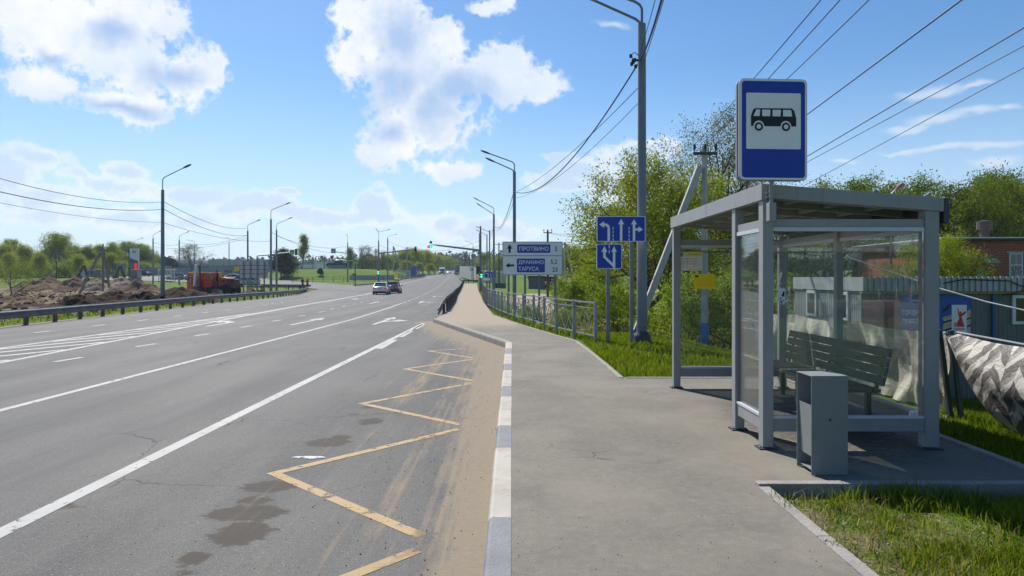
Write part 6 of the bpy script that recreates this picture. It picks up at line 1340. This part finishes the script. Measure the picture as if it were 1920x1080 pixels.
plant(wC, 1842, 58, 'tall tree filling the gap above the brick roof window', 2.4, 1.12, GR); plant(wC, 1935, 60, 'tall tree over the right end of the brick roof', .6, 1.15, GR); plant(wC, 1735, 57, 'tall tree rising behind the rear corner of the shelter roof', 5.5, 1.06, GR)
plant(wA, 1748, 30, 'young leafy tree in front of the brick wall beside the shelter', 1.1, .48, GR); plant(wA, 1782, 31, 'small leafy tree beside the brick entrance canopy', 5.0, .40, GR); plant(wA, 1420, 42, 'dense tree seen through the left shelter pane', 3.3, .8, GR); plant(wC, 1530, 45, 'dense tree seen through the near shelter glass', 2.2, .8, GR); plant(wA, 1128, 60, 'smaller willow left of the blue lane sign', .8, .5, GR)
plant(wA, 1262, 36, 'low bushy willow behind the base of the tall lamp post', 5.6, .66, GR)
sb = make_tree('shrub', 'x', 'shrub', 51, 2.6, .05, 9, .02, 1.1, .05, (6, 4), 9000, .10, .24, LS, BK, .4, 0, .1, 'green shrubs on the rough ground', L1=.75)
GS = 'green shrubs on the rough ground'
plant(sb, 1150, 27, 'green shrub between the railing end and the lane sign post', .2, .75, first=True)
for i, (px, Y, s, lb) in enumerate(((1095,32,.8,'scrubby bush behind the crossed railing panels'),(1130,40,1.1,'bush in front of the left willow trunk'),(1068,45,.7,'small bush near the dirt clearing'),(1290,25,1.0,'dark bush behind the far shelter glass'),(1330,29,1.3,'bush behind the blue and white pole base'),(1390,24,1.2,'bush seen through the side pane of the shelter'),(1680,21,1.0,'bush between shelter and site cabin'),(1000,30,.35,'tuft of growth behind the railing under the direction sign'),(1055,26,.4,'low tuft just behind the middle railing panels'))):
    plant(sb, px, Y, lb, i*1.3, s, GS)
# left: bare-stemmed shrub, tree line, bare round tree, dark pine clump
bs_ = make_tree('bare_shrub', 'x', 'shrub', 61, 3.4, .07, 10, .02, .9, .1, (6, 5), 2600, .10, .3, LS, BKG, .3, 0, .0, None, L1=.8)
plant(bs_, 22, 62, 'sparse many-stemmed shrub on the dug-up ground at the left edge', 0, 1., first=True)
tl_ = [make_tree('birch_tree', 'x', 'tree', 71+i, 13, .16, 14, .05, .5+.1*i, .22, (6, 4), 11000, .30, .6, (LS, LW, LS)[i], BKG, .25, 0, group='tree line behind the building site', L1=.42+.08*i, twig=.03) for i in range(3)]
GT = 'tree line behind the building site'; rnd = random.Random(9)
line = [(-30,165,.95,0),(5,160,.85,1),(28,170,1.0,2),(50,150,.8,1),(66,172,.7,0),(88,165,.8,1),(110,158,1.12,2),(122,170,1.08,2),(140,165,.75,0),(152,172,.9,0),(166,168,.85,1),(183,175,.95,0),(199,178,.9,0),(214,170,1.0,0),(228,180,.85,0),(244,185,1.0,2),(262,188,.95,2),(276,190,.9,2),(290,196,.65,1),(20,140,.6,1),(75,138,.6,1),(150,140,.55,1),(205,150,.62,1)]
kinds = ['slim birch in young leaf', 'bushy yellow green tree', 'broad leafy tree']; refs = ['at the far left edge', 'left of the sparse shrub', 'above the sparse shrub', 'right of the sparse shrub', 'over the left earth bank', 'above the thin site pole', 'the tallest of the left tree line', 'just right of the tallest left tree', 'left of the white site hut', 'above the white site hut', 'behind the crossed pole struts', 'behind the crossed pole', 'right of the crossed pole', 'above the far sign back', 'left of the fuel price pylon', 'behind the fuel price pylon', 'right of the fuel price pylon', 'between pylon and hangar', 'over the arched hangar', 'low in front of the left tree line', 'low behind the earth bank', 'low behind the white site hut', 'low beside the far sign back']
seen = set()
for (px, Y, s, k), rf_ in zip(line, refs):
    s *= .74
    lb = kinds[k]+' '+rf_
    plant(tl_[k], px, Y, lb, rnd.random()*6, s, GT, first=k not in seen); seen.add(k)
bt = make_tree('bare_tree', 'x', 'tree', 81, 9.5, .22, 9, .15, .75, .12, (7, 6), 2200, .22, .4, LB, BKG, .3, 0, None, L1=.6, twig=.035); plant(bt, 362, 165, 'round bare-branched tree between the hangar and the warehouse', 0, .95, first=True)
pc = make_tree('pine_tree', 'x', 'tree', 83, 8.5, .2, 12, .12, .8, .06, (7, 5), 11000, .35, .5, LD, BK, .2, 0, .1, None, L1=.42, twig=.03); plant(pc, 527, 165, 'dark dense pine behind the lime crossing sign', 0, .98, first=True); plant(pc, 541, 172, 'darker pine touching the other pine right of the lamp', 2., .8)
po = make_tree('poplar_tree', 'x', 'tree', 85, 11, .16, 12, .15, .25, .4, (5, 4), 3800, .32, .42, LS, BKG, .2, 0, None, 'thin poplars around the tank', L1=.28, twig=.03)
plant(po, 565, 190, 'lone thin poplar right of the pines', 0, 1.08, first=True); plant(po, 660, 210, 'thin pointed poplar right of the tank', 2, .98, 'thin poplars around the tank')
bb_ = make_tree('bare_tree', 'x', 'tree', 87, 11, .16, 10, .2, .5, .2, (6, 5), 700, .25, .4, LB, BKG, .22, 0, None, 'leafless trees with nests', L1=.42, twig=.04)
for i, (px, s, lb) in enumerate(((680,1.0,'leafless tree with nest left of the double lamp'),(690,1.05,'leafless tree close to the double lamp'),(704,.95,'leafless tree behind the double lamp post'),(718,.9,'leafless tree right of the double lamp post'))): plant(bb_, px, 215+4*i, lb, i*1.7, s, 'leafless trees with nests', first=(i == 0))
GB = 'yellow green trees along the far road'; rows_ = [(545,230,.55,1),(672,225,.62,0),(690,228,.6,1),(708,232,.62,1),(726,235,.7,1),(742,240,.75,0),(757,243,.85,1),(768,250,.95,1),(780,255,.85,1),(792,262,.9,1),(803,270,.85,1),(814,280,.8,1),(824,300,.75,1),(834,330,.8,2),(843,360,.8,2),(760,222,.5,1),(785,228,.45,1),(806,240,.42,1),(905,260,.8,2),(918,240,.6,0),(928,230,.55,1),(938,215,.6,2)]
names_ = ['far left of the tank', 'right of the tank turret', 'behind the tank gun', 'behind the low signal light', 'right of the double lamp', 'left of the tall concrete pole', 'behind the concrete fence', 'the tallest by the blue cabin', 'right of the blue cabin', 'where the far road bend begins', 'halfway along the far road', 'near the oncoming van', 'left above the oncoming van', 'behind the white oncoming car', 'closest to the road crest', 'low in front of the concrete fence', 'low beside the blue cabin', 'low along the far verge', 'behind the signal mast', 'behind the green corrugated fence', 'behind the railing lamps', 'left of the direction sign']
for (px, Y, s, k), nm in zip(rows_, names_): plant(tl_[k], px, Y, kinds[k]+' '+nm, rnd.random()*6, (s*1.25, s*1.25, s*.86), GB)
for px, Y, s, lb in ((1075,90,.55,'tree left of the red brick shed'),(1105,104,.62,'tree over the red brick shed'),(1060,140,.6,'tree above the dark red lorry'),(1030,170,.65,'tree behind the direction sign'),(965,190,.6,'tree between lamp post and direction sign')): plant(tl_[2], px, Y, 'broad leafy '+lb, rnd.random()*6, s, GB)
for i, (px, Y, s) in enumerate(((-20,150,2.0),(12,158,2.2),(60,160,2.),(98,158,2.2),(130,152,1.9),(160,160,1.9),(196,165,1.9),(222,172,1.8),(250,178,1.9),(284,182,1.6))):
    plant(sb, px, Y, 'wide bush at the foot of the left tree line, number counted from the left edge' if False else 'dense bush at the foot of the tree line '+['at the very left edge','behind the sparse shrub','right of the sparse shrub','over the brown earth bank','left of the white hut','behind the white hut','behind the crossed pole','near the far sign back','behind the price pylon','by the arched hangar'][i], i*1.1, (s*1.6, s*1.6, s*.9), 'bushes under the left tree line')
# low hedge on the mound and the two ornamental conifers
for i, (px, Y, s, lb) in enumerate(((600,172,.26,'dwarf dark conifer on the lawn below the tank'),(664,168,.2,'dark conifer sapling at the crossing sign'))): plant(pc, px, Y, lb, i, s)
rng = np.random.default_rng(4)
def scatter(name, P, size, m, label, cat, tint=None, kind='stuff'):
    n = len(P); V = quads_at(P, size, rng, .7); o = npmesh(name, V, np.arange(n*4).reshape(-1, 4), mats=[m], attrs={'tint': ('FACE', rng.random(n) if tint is None else tint)}); return tag(o, label, cat, kind=kind)
# far wooded ridge: a mass nobody could count
P = []; tn = []
for i in range(4200):
    x = rng.uniform(-700, 520); y = rng.uniform(520, 760); h = rng.uniform(9, 17); z0_ = 7.5+.004*(y-520)*4+6*math.exp(-((x+60)/130)**2)*1.0+2*math.sin(x*.011); k = 26; t_ = rng.random(k); rr_ = (1-t_)*2.6+.5
    a = rng.random(k)*6.283; P.append(np.stack([x+rr_*np.cos(a), y+rr_*np.sin(a), z0_-6+h*(.05+.95*t_)], 1)); tn += [rng.random()*.7]*k
o = scatter('wooded_ridge', np.concatenate(P), 2.6, LD, 'dark distant forest along the horizon', 'forest', np.array(tn))
yy = np.linspace(540, 2400, 30); xx = np.linspace(-2400, 2400, 80); X, Y = np.meshgrid(xx, yy); Z = 9.5+.014*(Y-540)+4*np.exp(-((X+60)/200)**2)+2*np.sin(X*.006)
hl_ = npmesh('hills', np.stack([X, Y, Z], -1).reshape(-1, 3), grid(80, 30), mats=[mat('far_wood', (.02, .04, .018), .9, 0, .3, .02)], smooth=True); tag(hl_, kind='structure')

# ---------------------------------------------------------------- grass: near blades, cut short by sun and wear
def blades(name, X, Y, Z, h, label, wd=.006, lean=.5, m=None):
    n = len(X); a = rng.random(n)*6.283; l = rng.random(n)*lean*h; b = rng.random(n)*6.283; w_ = wd*(.6+.8*rng.random(n))
    B = np.stack([X, Y, Z], 1); S = np.stack([np.cos(a)*w_, np.sin(a)*w_, 0*a], 1); Ld = np.stack([np.cos(b)*l, np.sin(b)*l, 0*b], 1); up_ = np.stack([0*a, 0*a, h], 1)
    V = np.stack([B-S, B+S, B+S*.7+Ld*.35+up_*.6, B-S*.7+Ld*.35+up_*.6, B+Ld+up_*.95], 1).reshape(-1, 3); i = np.arange(n)*5
    o = npmesh(name, V, np.stack([i, i+1, i+2, i+3], 1), np.stack([i+3, i+2, i+4], 1), mats=[m or LG], attrs={'tint': ('FACE', np.concatenate([t_:=np.clip(rng.normal(.45, .25, n), 0, 1), t_]))}); return tag(o, label, 'grass', kind='stuff')
def field(n, x0, x1, y0, y1, dens):
    x = rng.uniform(x0, x1, n); y = rng.uniform(y0, y1, n); k = rng.random(n) < dens(x, y); return x[k], y[k]
def pn(x, y, s, sd=0): return np.clip(.5+.6*vnoise(x, y, s, sd), 0, 1)
x, y = field(170000, 2.03, 7.5, 2.2, 5.22, lambda x, y: (.14+.86*sm((pn(x, y, 2.3, 2)-.22)/.4))*(.05+.95*sm((x-2.1)/.6))*(.3+.7*sm((pn(x, y, 7, 1)-.35)/.3))*np.where(x > 4.6, .5, 1))
h = (.025+.16*rng.random(len(x))**2.)*(.5+.9*pn(x, y, 2.4, 5))*(.6+.5*sm((x-2.2)/1)); blades('grass', x, y, terr(x, y)-.005, h, 'rough grass with bare patches in the near right corner', .0034, .8)
x, y = field(90000, 2.04, 5.6, 2.2, 5.24, lambda x, y: (.06+.40*sm((pn(x, y, 3.1, 9)-.3)/.4))*(.1+.9*sm((x-2.08)/.5))); blades('grass', x, y, terr(x, y)-.004, .008+.03*rng.random(len(x)), 'short matted growth between the taller near grass', .0045, 1.2)
LY = leaf_mat('dry_stalk', (.20, .15, .07), (.30, .24, .12), (.42, .36, .22))
x, y = field(9000, 2.04, 5.8, 2.2, 5.24, lambda x, y: sm((pn(x, y, 1.4, 11)-.2)/.5)); blades('dry_grass', x, y, terr(x, y)-.004, .02+.11*rng.random(len(x))**1.5, 'dry straw stalks among the near grass', .0028, 1.6, LY)
x, y = field(6000, 1.9, 8, 11.1, 19, lambda x, y: (x > np.interp(y, *_xp)+.08)*sm((pn(x, y, .9, 12)-.3)/.5)); blades('dry_grass', x, y, terr(x, y)-.004, .03+.13*rng.random(len(x))**1.5, 'dry straw stalks in the grass beyond the pavement', .005, 1.4, LY)
x, y = field(900, 1.88, 2.1, -2, 5.2, lambda x, y: (pn(x, y, 5, 3) > .55)*1.); blades('grass', x, y, .012+0*x, .01+.05*rng.random(len(x)), 'weeds spilling over the near path edging', .004, 1.4)
x, y = field(60000, 4.42, 9, 5.3, 8.5, lambda x, y: sm((pn(x, y, 1.6, 4)-.25)/.3)*np.where(x > 5.15, .35, .8)); h = .03+.08*rng.random(len(x)); blades('grass', x, y, terr(x, y)-.005, h, 'grass strip under the camouflage sheet', .005)
x, y = field(210000, 1.85, 9.5, 11.08, 21, lambda x, y: np.where(x > np.interp(y, *_xp)+.07, (.25+.75*sm((pn(x, y, 1.1, 6)-.25)/.35))*np.where((y > 13.8) & (y < 17.5), np.where(x < xp(y)+1.0, .8, .4+.6*(x > 3.6)), 1.), 0)); h = .04+.13*rng.random(len(x))**1.6; blades('grass', x, y, terr(x, y)-.005, h, 'bright green grass between the pavement and the strutted pole', .008)
x, y = field(70000, -6.9, 6.5, 19, 100, lambda x, y: np.where((x > np.interp(y, *_xp)+.08) & (x < np.interp(y, *_xp)+np.where(y > 30, 1.2, 6)), np.where(x < xp(y)+1.1, 1., .35*(pn(x, y, .8, 3) > .5)), 0)*np.clip(60/(y+20), .3, 1)); h = .05+.14*rng.random(len(x)); blades('grass', x, y, terr(x, y)-.005, h, 'grass verge along the foot of the railing', .014)
x, y = field(60000, -40, -17, 12, 100, lambda x, y: ((x < xl(y)-.35) & (x > xl(y)-2.2))*1.*(.4+.6*pn(x, y, .5))); h = .08+.2*rng.random(len(x)); blades('grass', x, y, terr(x, y)-.01, h, 'green strip under the left guard rail', .03)
x, y = field(40000, 3, 22, 20, 60, lambda x, y: (pn(x, y, .35, 7) > .42)*1.); h = .08+.22*rng.random(len(x)); blades('grass', x, y, terr(x, y)-.01, h, 'rough growth on the ground under the willows', .022)
# clods, pebbles
def pebbles(name, n, xr_, yr_, zf, smin, smax, m, label, keep=None):
    f = []; x = rng.uniform(*xr_, n); y = rng.uniform(*yr_, n)
    if keep is not None: k = keep(x, y); x, y = x[k], y[k]
    n = len(x); s = rng.uniform(smin, smax, n)**1.; base = np.array([(1,0,0),(0,1,0),(-1,0,0),(0,-1,0),(0,0,.8),(0,0,-.6)], float); V = base[None]*s[:, None, None]*rng.uniform(.6, 1.2, (n, 6, 1)); a = rng.random(n)*6.283; c, s_ = np.cos(a), np.sin(a)
    Vx = V[..., 0]*c[:, None]-V[..., 1]*s_[:, None]+x[:, None]; Vy = V[..., 0]*s_[:, None]+V[..., 1]*c[:, None]+y[:, None]; Vz = V[..., 2]+zf(x, y)[:, None]
    T_ = np.array([(0,1,4),(1,2,4),(2,3,4),(3,0,4),(1,0,5),(2,1,5),(3,2,5),(0,3,5)]); F_ = (T_[None]+(np.arange(n)*6)[:, None, None]).reshape(-1, 3)
    o = npmesh(name, np.stack([Vx, Vy, Vz], -1).reshape(-1, 3), None, F_, mats=[m]); return tag(o, label, 'gravel', kind='stuff')
stm = mat('stone', (.26, .23, .19), .9, 0, .35, 3); clm = mat('clod', (.085, .06, .042), .95, 0, .4, 2)
pebbles('gravel', 1600, (2.0, 5.5), (2.3, 5.2), lambda x, y: terr(x, y), .004, .016, stm, 'small stones among the near grass')
pebbles('gravel', 1500, (-3.4, 1.85), (2.3, 14), lambda x, y: np.where(x > -.01, .002, np.where(x < -.2, -.148, -.5)), .002, .006, stm, 'tiny stones lying on asphalt and pavement')
pebbles('gravel', 500, (-1.6, -.18), (3, 17), lambda x, y: -.147+0*x, .003, .008, clm, 'grit lying in the sandy kerb strip', lambda x, y: rng.random(len(x)) < .8)
pebbles('clods', 5000, (-60, -19), (26, 88), lambda x, y: terr(x, y), .05, .26, clm, 'dark earth clods on the dug-up ground', lambda x, y: x < xl(y)-2.6)
pebbles('clods', 900, (-1, 8), (22, 60), lambda x, y: terr(x, y), .04, .16, stm, 'broken stones in the ditch behind the railing', lambda x, y: x > xp(y)+1.6)
bc = MB(); bc.lathe([(.012,0),(.014,.012),(.013,.016),(.0,.017)], (0,0,0), 14); o = bc.build('bottle_cap', bluep); o.location = (PX(1484,4.98), 4.98, -.055); tag(o, 'blue plastic bottle cap lying at the kerb edge of the grass', 'bottle cap')

# ---------------------------------------------------------------- heaps of earth and sand
em = mat('dark_earth', (.032, .022, .015), .98, 0, .5, 1.2, .9, 4, .05, (.085, .058, .040)); sm_ = mat('heap_sand', (.26, .20, .14), .98, 0, .2, 1.0, .5, 6, .05); bm_ = mat('brown_earth', (.10, .064, .040), .98, 0, .4, .9, .6, 4, .05, (.19, .13, .085))
def heap(px, ypk, Y, pw, depth, m, label, seed=0, rough=.12, lump=1.):
    x = PX(px, Y); g = gnd(x, Y)-.25; hgt = ZZ(ypk, Y)-g; w_ = pw*Y/F/2; n = 80; u = np.linspace(-1, 1, n); U_, V_ = np.meshgrid(u, u); r = np.sqrt(U_**2+V_**2)
    xx, yy = U_*w_, V_*depth; z = hgt*np.clip(1-r, 0, 1)**.85*(1+.18*vnoise(U_, V_, 3, seed))+1.35*rough*hgt*fnoise(xx, yy, 1.3*lump, 6, seed)*np.clip(1.3-r, 0, 1); z = np.where(r > 1.15, -.4, z)
    o = npmesh('earth_heap' if m is not sm_ else 'sand_heap', np.stack([xx, yy, z], -1).reshape(-1, 3), grid(n, n), mats=[m], smooth=True); o.location = (x, Y, g); return tag(o, label, 'earth heap' if m is not sm_ else 'sand heap', 'heaps on the building site')
heap(205, 543.5, 46, 190, 3.0, em, 'long low heap of dark earth behind the guard rail', 1, .22); heap(262, 549, 44, 120, 2.2, em, 'dark earth heap joining the long one to the steep one', 2, .2)
heap(338, 533, 52, 150, 3.0, em, 'steep dark earth heap between lamp post and orange excavator', 3, .12); heap(470, 539, 76, 52, 2.0, bm_, 'small brown earth heap right of the orange excavator', 4, .1)
heap(150, 556, 42, 150, 2.2, em, 'flat dark earth heap nearest the rail on the left', 14, .25)
heap(85, 519, 100, 130, 5, bm_, 'wide brown earth bank under the left trees', 5, .15, .5); heap(140, 518, 96, 70, 4, bm_, 'brown earth bank topped with sand left of the crossed pole', 6, .12, .5); heap(181, 517.5, 96, 50, 4, sm_, 'pointed sand heap behind the crossed pole', 7, .08, .5); heap(228, 517.5, 97, 66, 4, sm_, 'broad pale sand heap right of the crossed pole', 8, .08, .5); heap(268, 524, 92, 90, 4, bm_, 'low rubble bank before the green verge', 9, .2, .5)
heap(40, 552, 52, 150, 3, bm_, 'low churned earth ridge under the sparse shrub', 10, .3); heap(60, 570, 40, 170, 2.4, em, 'churned dark soil ridge near the left rail end', 12, .3)

# ---------------------------------------------------------------- overhead line poles
def xpole(px, ytop, Y, label, arm=0.9, armz=None, base=None, r=.10, m=concd, ins=True, blue=False, strut=None, yb=None, group='overhead line poles'):
    x = PX(px, Y); g = gnd(x, Y) if yb is None else ZZ(yb, Y); H = ZZ(ytop, Y)-g; o = thing('utility_pole', (x, Y, g), label, 'utility pole', group)
    f = MB(); f.tube([(0,0,-.3),(0,0,H)], [r*1.15, r*.8], 8 if m is brown else 4); f.build('pole', m, o)
    if arm:
        az_ = H-(armz if armz is not None else .3); f = MB(); f.box(-arm/2, arm/2, -.11, -.04, az_-.04, az_+.04); f.build('crossarm', dsteel, o)
        for dx in (-arm/2+.04, 0., arm/2-.04) if ins else (): f = MB(); f.lathe([(.012,0),(.012,.08),(.045,.09),(.035,.15),(.045,.17),(.03,.24),(0,.25)], (dx, -.075, az_+.04), 8); f.build('insulator', black, o)
    if strut:
        for dx, zt_, dz in strut: f = MB(); f.bar((dx*.08, -.1, H*zt_), (dx, -.12+.0, dz), r*1.7, r*1.7); f.build('strut', m, o)
    if blue: f = MB(); f.tube([(0,0,.02),(0,0,blue)], r*1.22, 4); f.build('painted_foot', bluep, o)
    return o, x, g, H
Yu = 20.5; k_ = Yu/F
o, xu, gu, Hu = xpole(1321, 276, Yu, 'grey concrete line pole with blue foot and slanting strut behind the shelter', .72, .20, blue=.75, r=.105, yb=652, strut=[((1187-1321)*k_, .90, ZZ(632,Yu)-ZZ(652,Yu))])
f = MB(); a = Vector((-.01,-.1,Hu*.90)); b = Vector(((1187-1321)*k_,-.12,ZZ(632,Yu)-gu)); d_ = (a-b).normalized(); f.bar(b-d_*.05+Vector((0,-.003,0)), b+d_*.5+Vector((0,-.003,0)), .19, .19); f.build('painted_foot', bluep, o)
o2, xa, ga, Ha = xpole(193, 457, 76, 'crossed concrete pole with three splayed legs standing among the earth heaps', 1.2, .75, r=.115, m=mat('old_concrete', (.22, .20, .175), .9, 0, .2, 3, .2), yb=541, strut=[((150-193)*76/F, .82, ZZ(551,76)-ZZ(541,76)), ((206-193)*76/F, .9, .1)])
xpole(1027, 432, 58, 'distant pole with crossarm and insulators behind the direction sign', .75, .2, r=.10, m=brown, blue=0); xpole(1059, 455, 75, 'grey pole with slanting strut left of the brick shed', .8, .2, r=.12, strut=[((1086-1059)*75/F, .95, .1)]); xpole(935.5, 455, 120, 'thin brown pole with short crossarm left of the direction sign', 1.6, .3, r=.12, m=brown)
xpole(737.5, 461, 185, 'concrete pole with thin brace left of the blue cabin', .0, r=.17, strut=[((752-737.5)*185/F, .95, .3)]); xpole(763, 463, 180, 'plain concrete pole in front of the blue cabin', 0, r=.19); xpole(258.7-193+40, 489, 118, 'thin leaning site pole above the left earth bank', .5, .3, r=.09, m=brown)
xpole(899, 437, 118, 'concrete pole close behind the signal mast', 0, r=.12, yb=533); xpole(880, 474, 230, 'short dark pole over the far road right of the lorry', 0, r=.16, m=brown); xpole(872, 476, 260, 'farthest thin dark pole over the road crest', 0, r=.16, m=brown)
xpole(587, 478, 230, 'thin pole before the beige wall left of the tank', 0, r=.12, m=brown); xpole(608, 478, 230, 'thin pole before the beige wall behind the tank turret', 0, r=.12, m=brown)
for i, (px, s) in enumerate(((880,0),(866,0))): pass
# hooded yard lamp over the shelter roof
x = PX(1683, 36); o = thing('yard_lamp', (x, 36, gnd(x, 36)), 'hooded rusty yard lamp just showing over the shelter roof', 'street lamp'); h_ = ZZ(352, 36)-gnd(x, 36)
f = MB(); f.tube([(-.35,0,-.2),(-.35,0,h_-.35),(-.1,0,h_-.1)], .05, 8); f.build('pole', polem, o); f = MB(); f.tube([(-.1,0,h_-.1),(.05,0,h_+.02),(.25,0,h_+.14),(.38,0,h_+.18)], [.05,.13,.15,.05], 8); f.build('lamp_head', mat('rusty_lamp', (.22, .13, .10), .7), o, smooth=True)
# ---------------------------------------------------------------- overhead wires
def wire(a, b, s, r, label, group='overhead wires', n=16): return cable('overhead_wire', sag(a, b, s, n), r, label, 'wire', group)
def W3(px, py, Y): return (PX(px, Y), Y, ZZ(py, Y))
top = gu+Hu-.2+.26
for k, (dx, px, lb) in enumerate(((-.32, 1525, 'wire climbing past the left edge of the bus stop sign'), (0., 1560, 'wire passing just right of the first behind the sign'), (.32, 1612, 'third parallel wire over the top of the bus stop sign'))):
    a = Vector((xu+dx, Yu-.075, top)); b = Vector(W3(px, 0, 9.2)); e = a+(b-a)*1.9; wire(a, e, .12, .008, lb)
for (pa, pb, r, lb) in (((1517,212),(1803,0),.012,'thick cable rising right from the middle of the bus stop sign'),((1517,291),(1920,52),.010,'thick cable crossing the right sky below the first'),((1517,302),(1920,86),.007,'thin cable close under the thick one on the right'),((1517,343),(1920,127),.006,'lowest thin cable in the right sky')):
    u_ = lambda p, Y: Vector(W3(p[0], p[1], Y)); a = u_(pa, 15.); b = u_(pb, 9.); wire(a+(a-b)*3.4, b+(b-a)*.6, .0, r, lb)
# cable of the right-hand lamps
l1 = Vector(W3(1201, 112, 17.3)); l2 = Vector(W3(963.5, 359, 41)); l3 = Vector(W3(926, 421, 69)); l0 = Vector((4.2, 0., 9.5))
wire(l1, l2, 1.15, .022, 'thick twisted cable sagging from the nearest lamp to the second', n=24); wire(Vector(W3(1201,160,17.3)), Vector(W3(965,361,41)), .35, .010, 'thin wire under the twisted cable between lamps'); wire(Vector(W3(1200,190,17.3)), Vector(W3(965,372,41)), .5, .008, 'lowest thin wire between the first two right lamps')
wire(l1, W3(1242,-6,11), .1, .02, 'thick twisted cable passing overhead from the nearest lamp'); wire(W3(1202,92,17.3), W3(1230,-6,12.5), .03, .008, 'thin wire left of the overhead twisted cable'); wire(W3(1206,120,17.3), W3(1246,-6,11.5), .03, .008, 'thin wire right of the overhead twisted cable')
wire(l2, l3, 1.1, .022, 'cable sagging from the second to the third right lamp'); wire(W3(965,372,41), W3(926,430,69), .8, .012, 'thin wire below the cable of the second lamp'); wire(l3, W3(913,446,104), .8, .02, 'cable between the far right lamps')
for k, (dz, dx) in enumerate(((-.02,-.16),(-.14,-.10),(-.2,-.2),(.1,-.2),(-.05,-.05))): 
    pass
clampm = MB()
for dx, dz in ((-.12,0),(-.2,-.1),(-.1,-.16),(-.22,.1),(-.16,-.05)): clampm.lathe([(.0,-.045),(.04,-.04),(.04,.04),(0,.045)], (dx, -.02, dz), 8)
clampm.tube([(-.02,0,.12),(-.12,0,.2),(-.25,0,.12),(-.14,0,.02)], .012, 5); clampm.box(-.2, -.02, -.03, .03, -.02, .02)
o = clampm.build('cable_clamp', black); o.location = (PX(1199, 17.3), 17.3, ZZ(113, 17.3)); tag(o, 'black bundle of cable clamps on the nearest tall lamp post', 'cable clamp')
# left-hand wires
L1 = [W3(303, 379, 50.4), W3(303, 392.5, 50.4), W3(303, 417, 55)]
wire(L1[0], W3(-60,317,30), .5, .016, 'highest wire leading off left from the left lamp post'); wire(L1[1], W3(-60,345,30), .45, .022, 'middle wire leading off left from the left lamp post'); wire(L1[2], W3(-60,368,34), .3, .012, 'faint lowest wire leading off left')
wire(W3(307,378,50.4), W3(463,428,96), .7, .02, 'upper wire from the left lamp post to the lamp by the sign back'); wire(W3(307,392,50.4), W3(463,441,96), .7, .022, 'lower wire from the left lamp post to the lamp by the sign back'); wire(W3(305,417,55), W3(508,452,77), .5, .015, 'faint wire running right from the left lamp post')
wire(W3(464,441,96), W3(336,455,128), .8, .022, 'wire back from the sign lamp to the grass lamp'); wire(W3(336,458,128), W3(287,454,128), .4, .022, 'wire between the two grass lamps'); wire(W3(464,446,96), W3(287,462,128), .9, .02, 'lower wire over the side road lamps'); wire(W3(518,442,94), W3(652,461,150), 1.0, .025, 'wire over the junction toward the hooked lamp'); wire(W3(508,435,77), W3(652,470,150), 1.2, .02, 'lower wire over the junction toward the hooked lamp')
wire(W3(652,462,150), W3(710,460,126), .6, .025, 'wire from hooked lamp to double lamp'); wire(W3(710,458,126), W3(763,466,180), .8, .025, 'wire from double lamp to concrete pole'); wire(W3(727,452,150), W3(899,452,118), 2.0, .02, 'long wire across the main road to the signal mast'); wire(W3(763,466,180), W3(899,460,118), 2.2, .02, 'lower long wire across the main road')
for k, (dx, dz) in enumerate(((-.5, .2),(0,.3),(.5,.2))): wire((xa+dx, 76, ga+Ha-.6+dz), W3(-40, 486-7*k, 90), .7, .016, ('lowest', 'middle', 'upper')[k]+' wire leading left from the crossed pole')
for k in range(2): wire(W3(1027, 436+k, 58), W3(1200, 405+14*k, 40), .5, .012, ('upper', 'lower')[k]+' thin wire from the crossarm pole into the willows')

# ---------------------------------------------------------------- haze
hz = bpy.data.materials.new('haze_air'); hz.use_nodes = True; nt = hz.node_tree; nt.nodes.remove(nt.nodes['Principled BSDF'])
pvn = nt.nodes.new('ShaderNodeVolumePrincipled'); pvn.inputs['Color'].default_value = (.72, .84, 1, 1); pvn.inputs['Density'].default_value = .00022; pvn.inputs['Anisotropy'].default_value = .3
nt.links.new(pvn.outputs[0], nt.nodes['Material Output'].inputs['Volume'])
f = MB(); f.box(-2700, 2700, -500, 3100, -40, 70); o = f.build('haze', hz, fix=True); tag(o, kind='stuff', label='thin pale blue air toward the horizon', cat='haze')
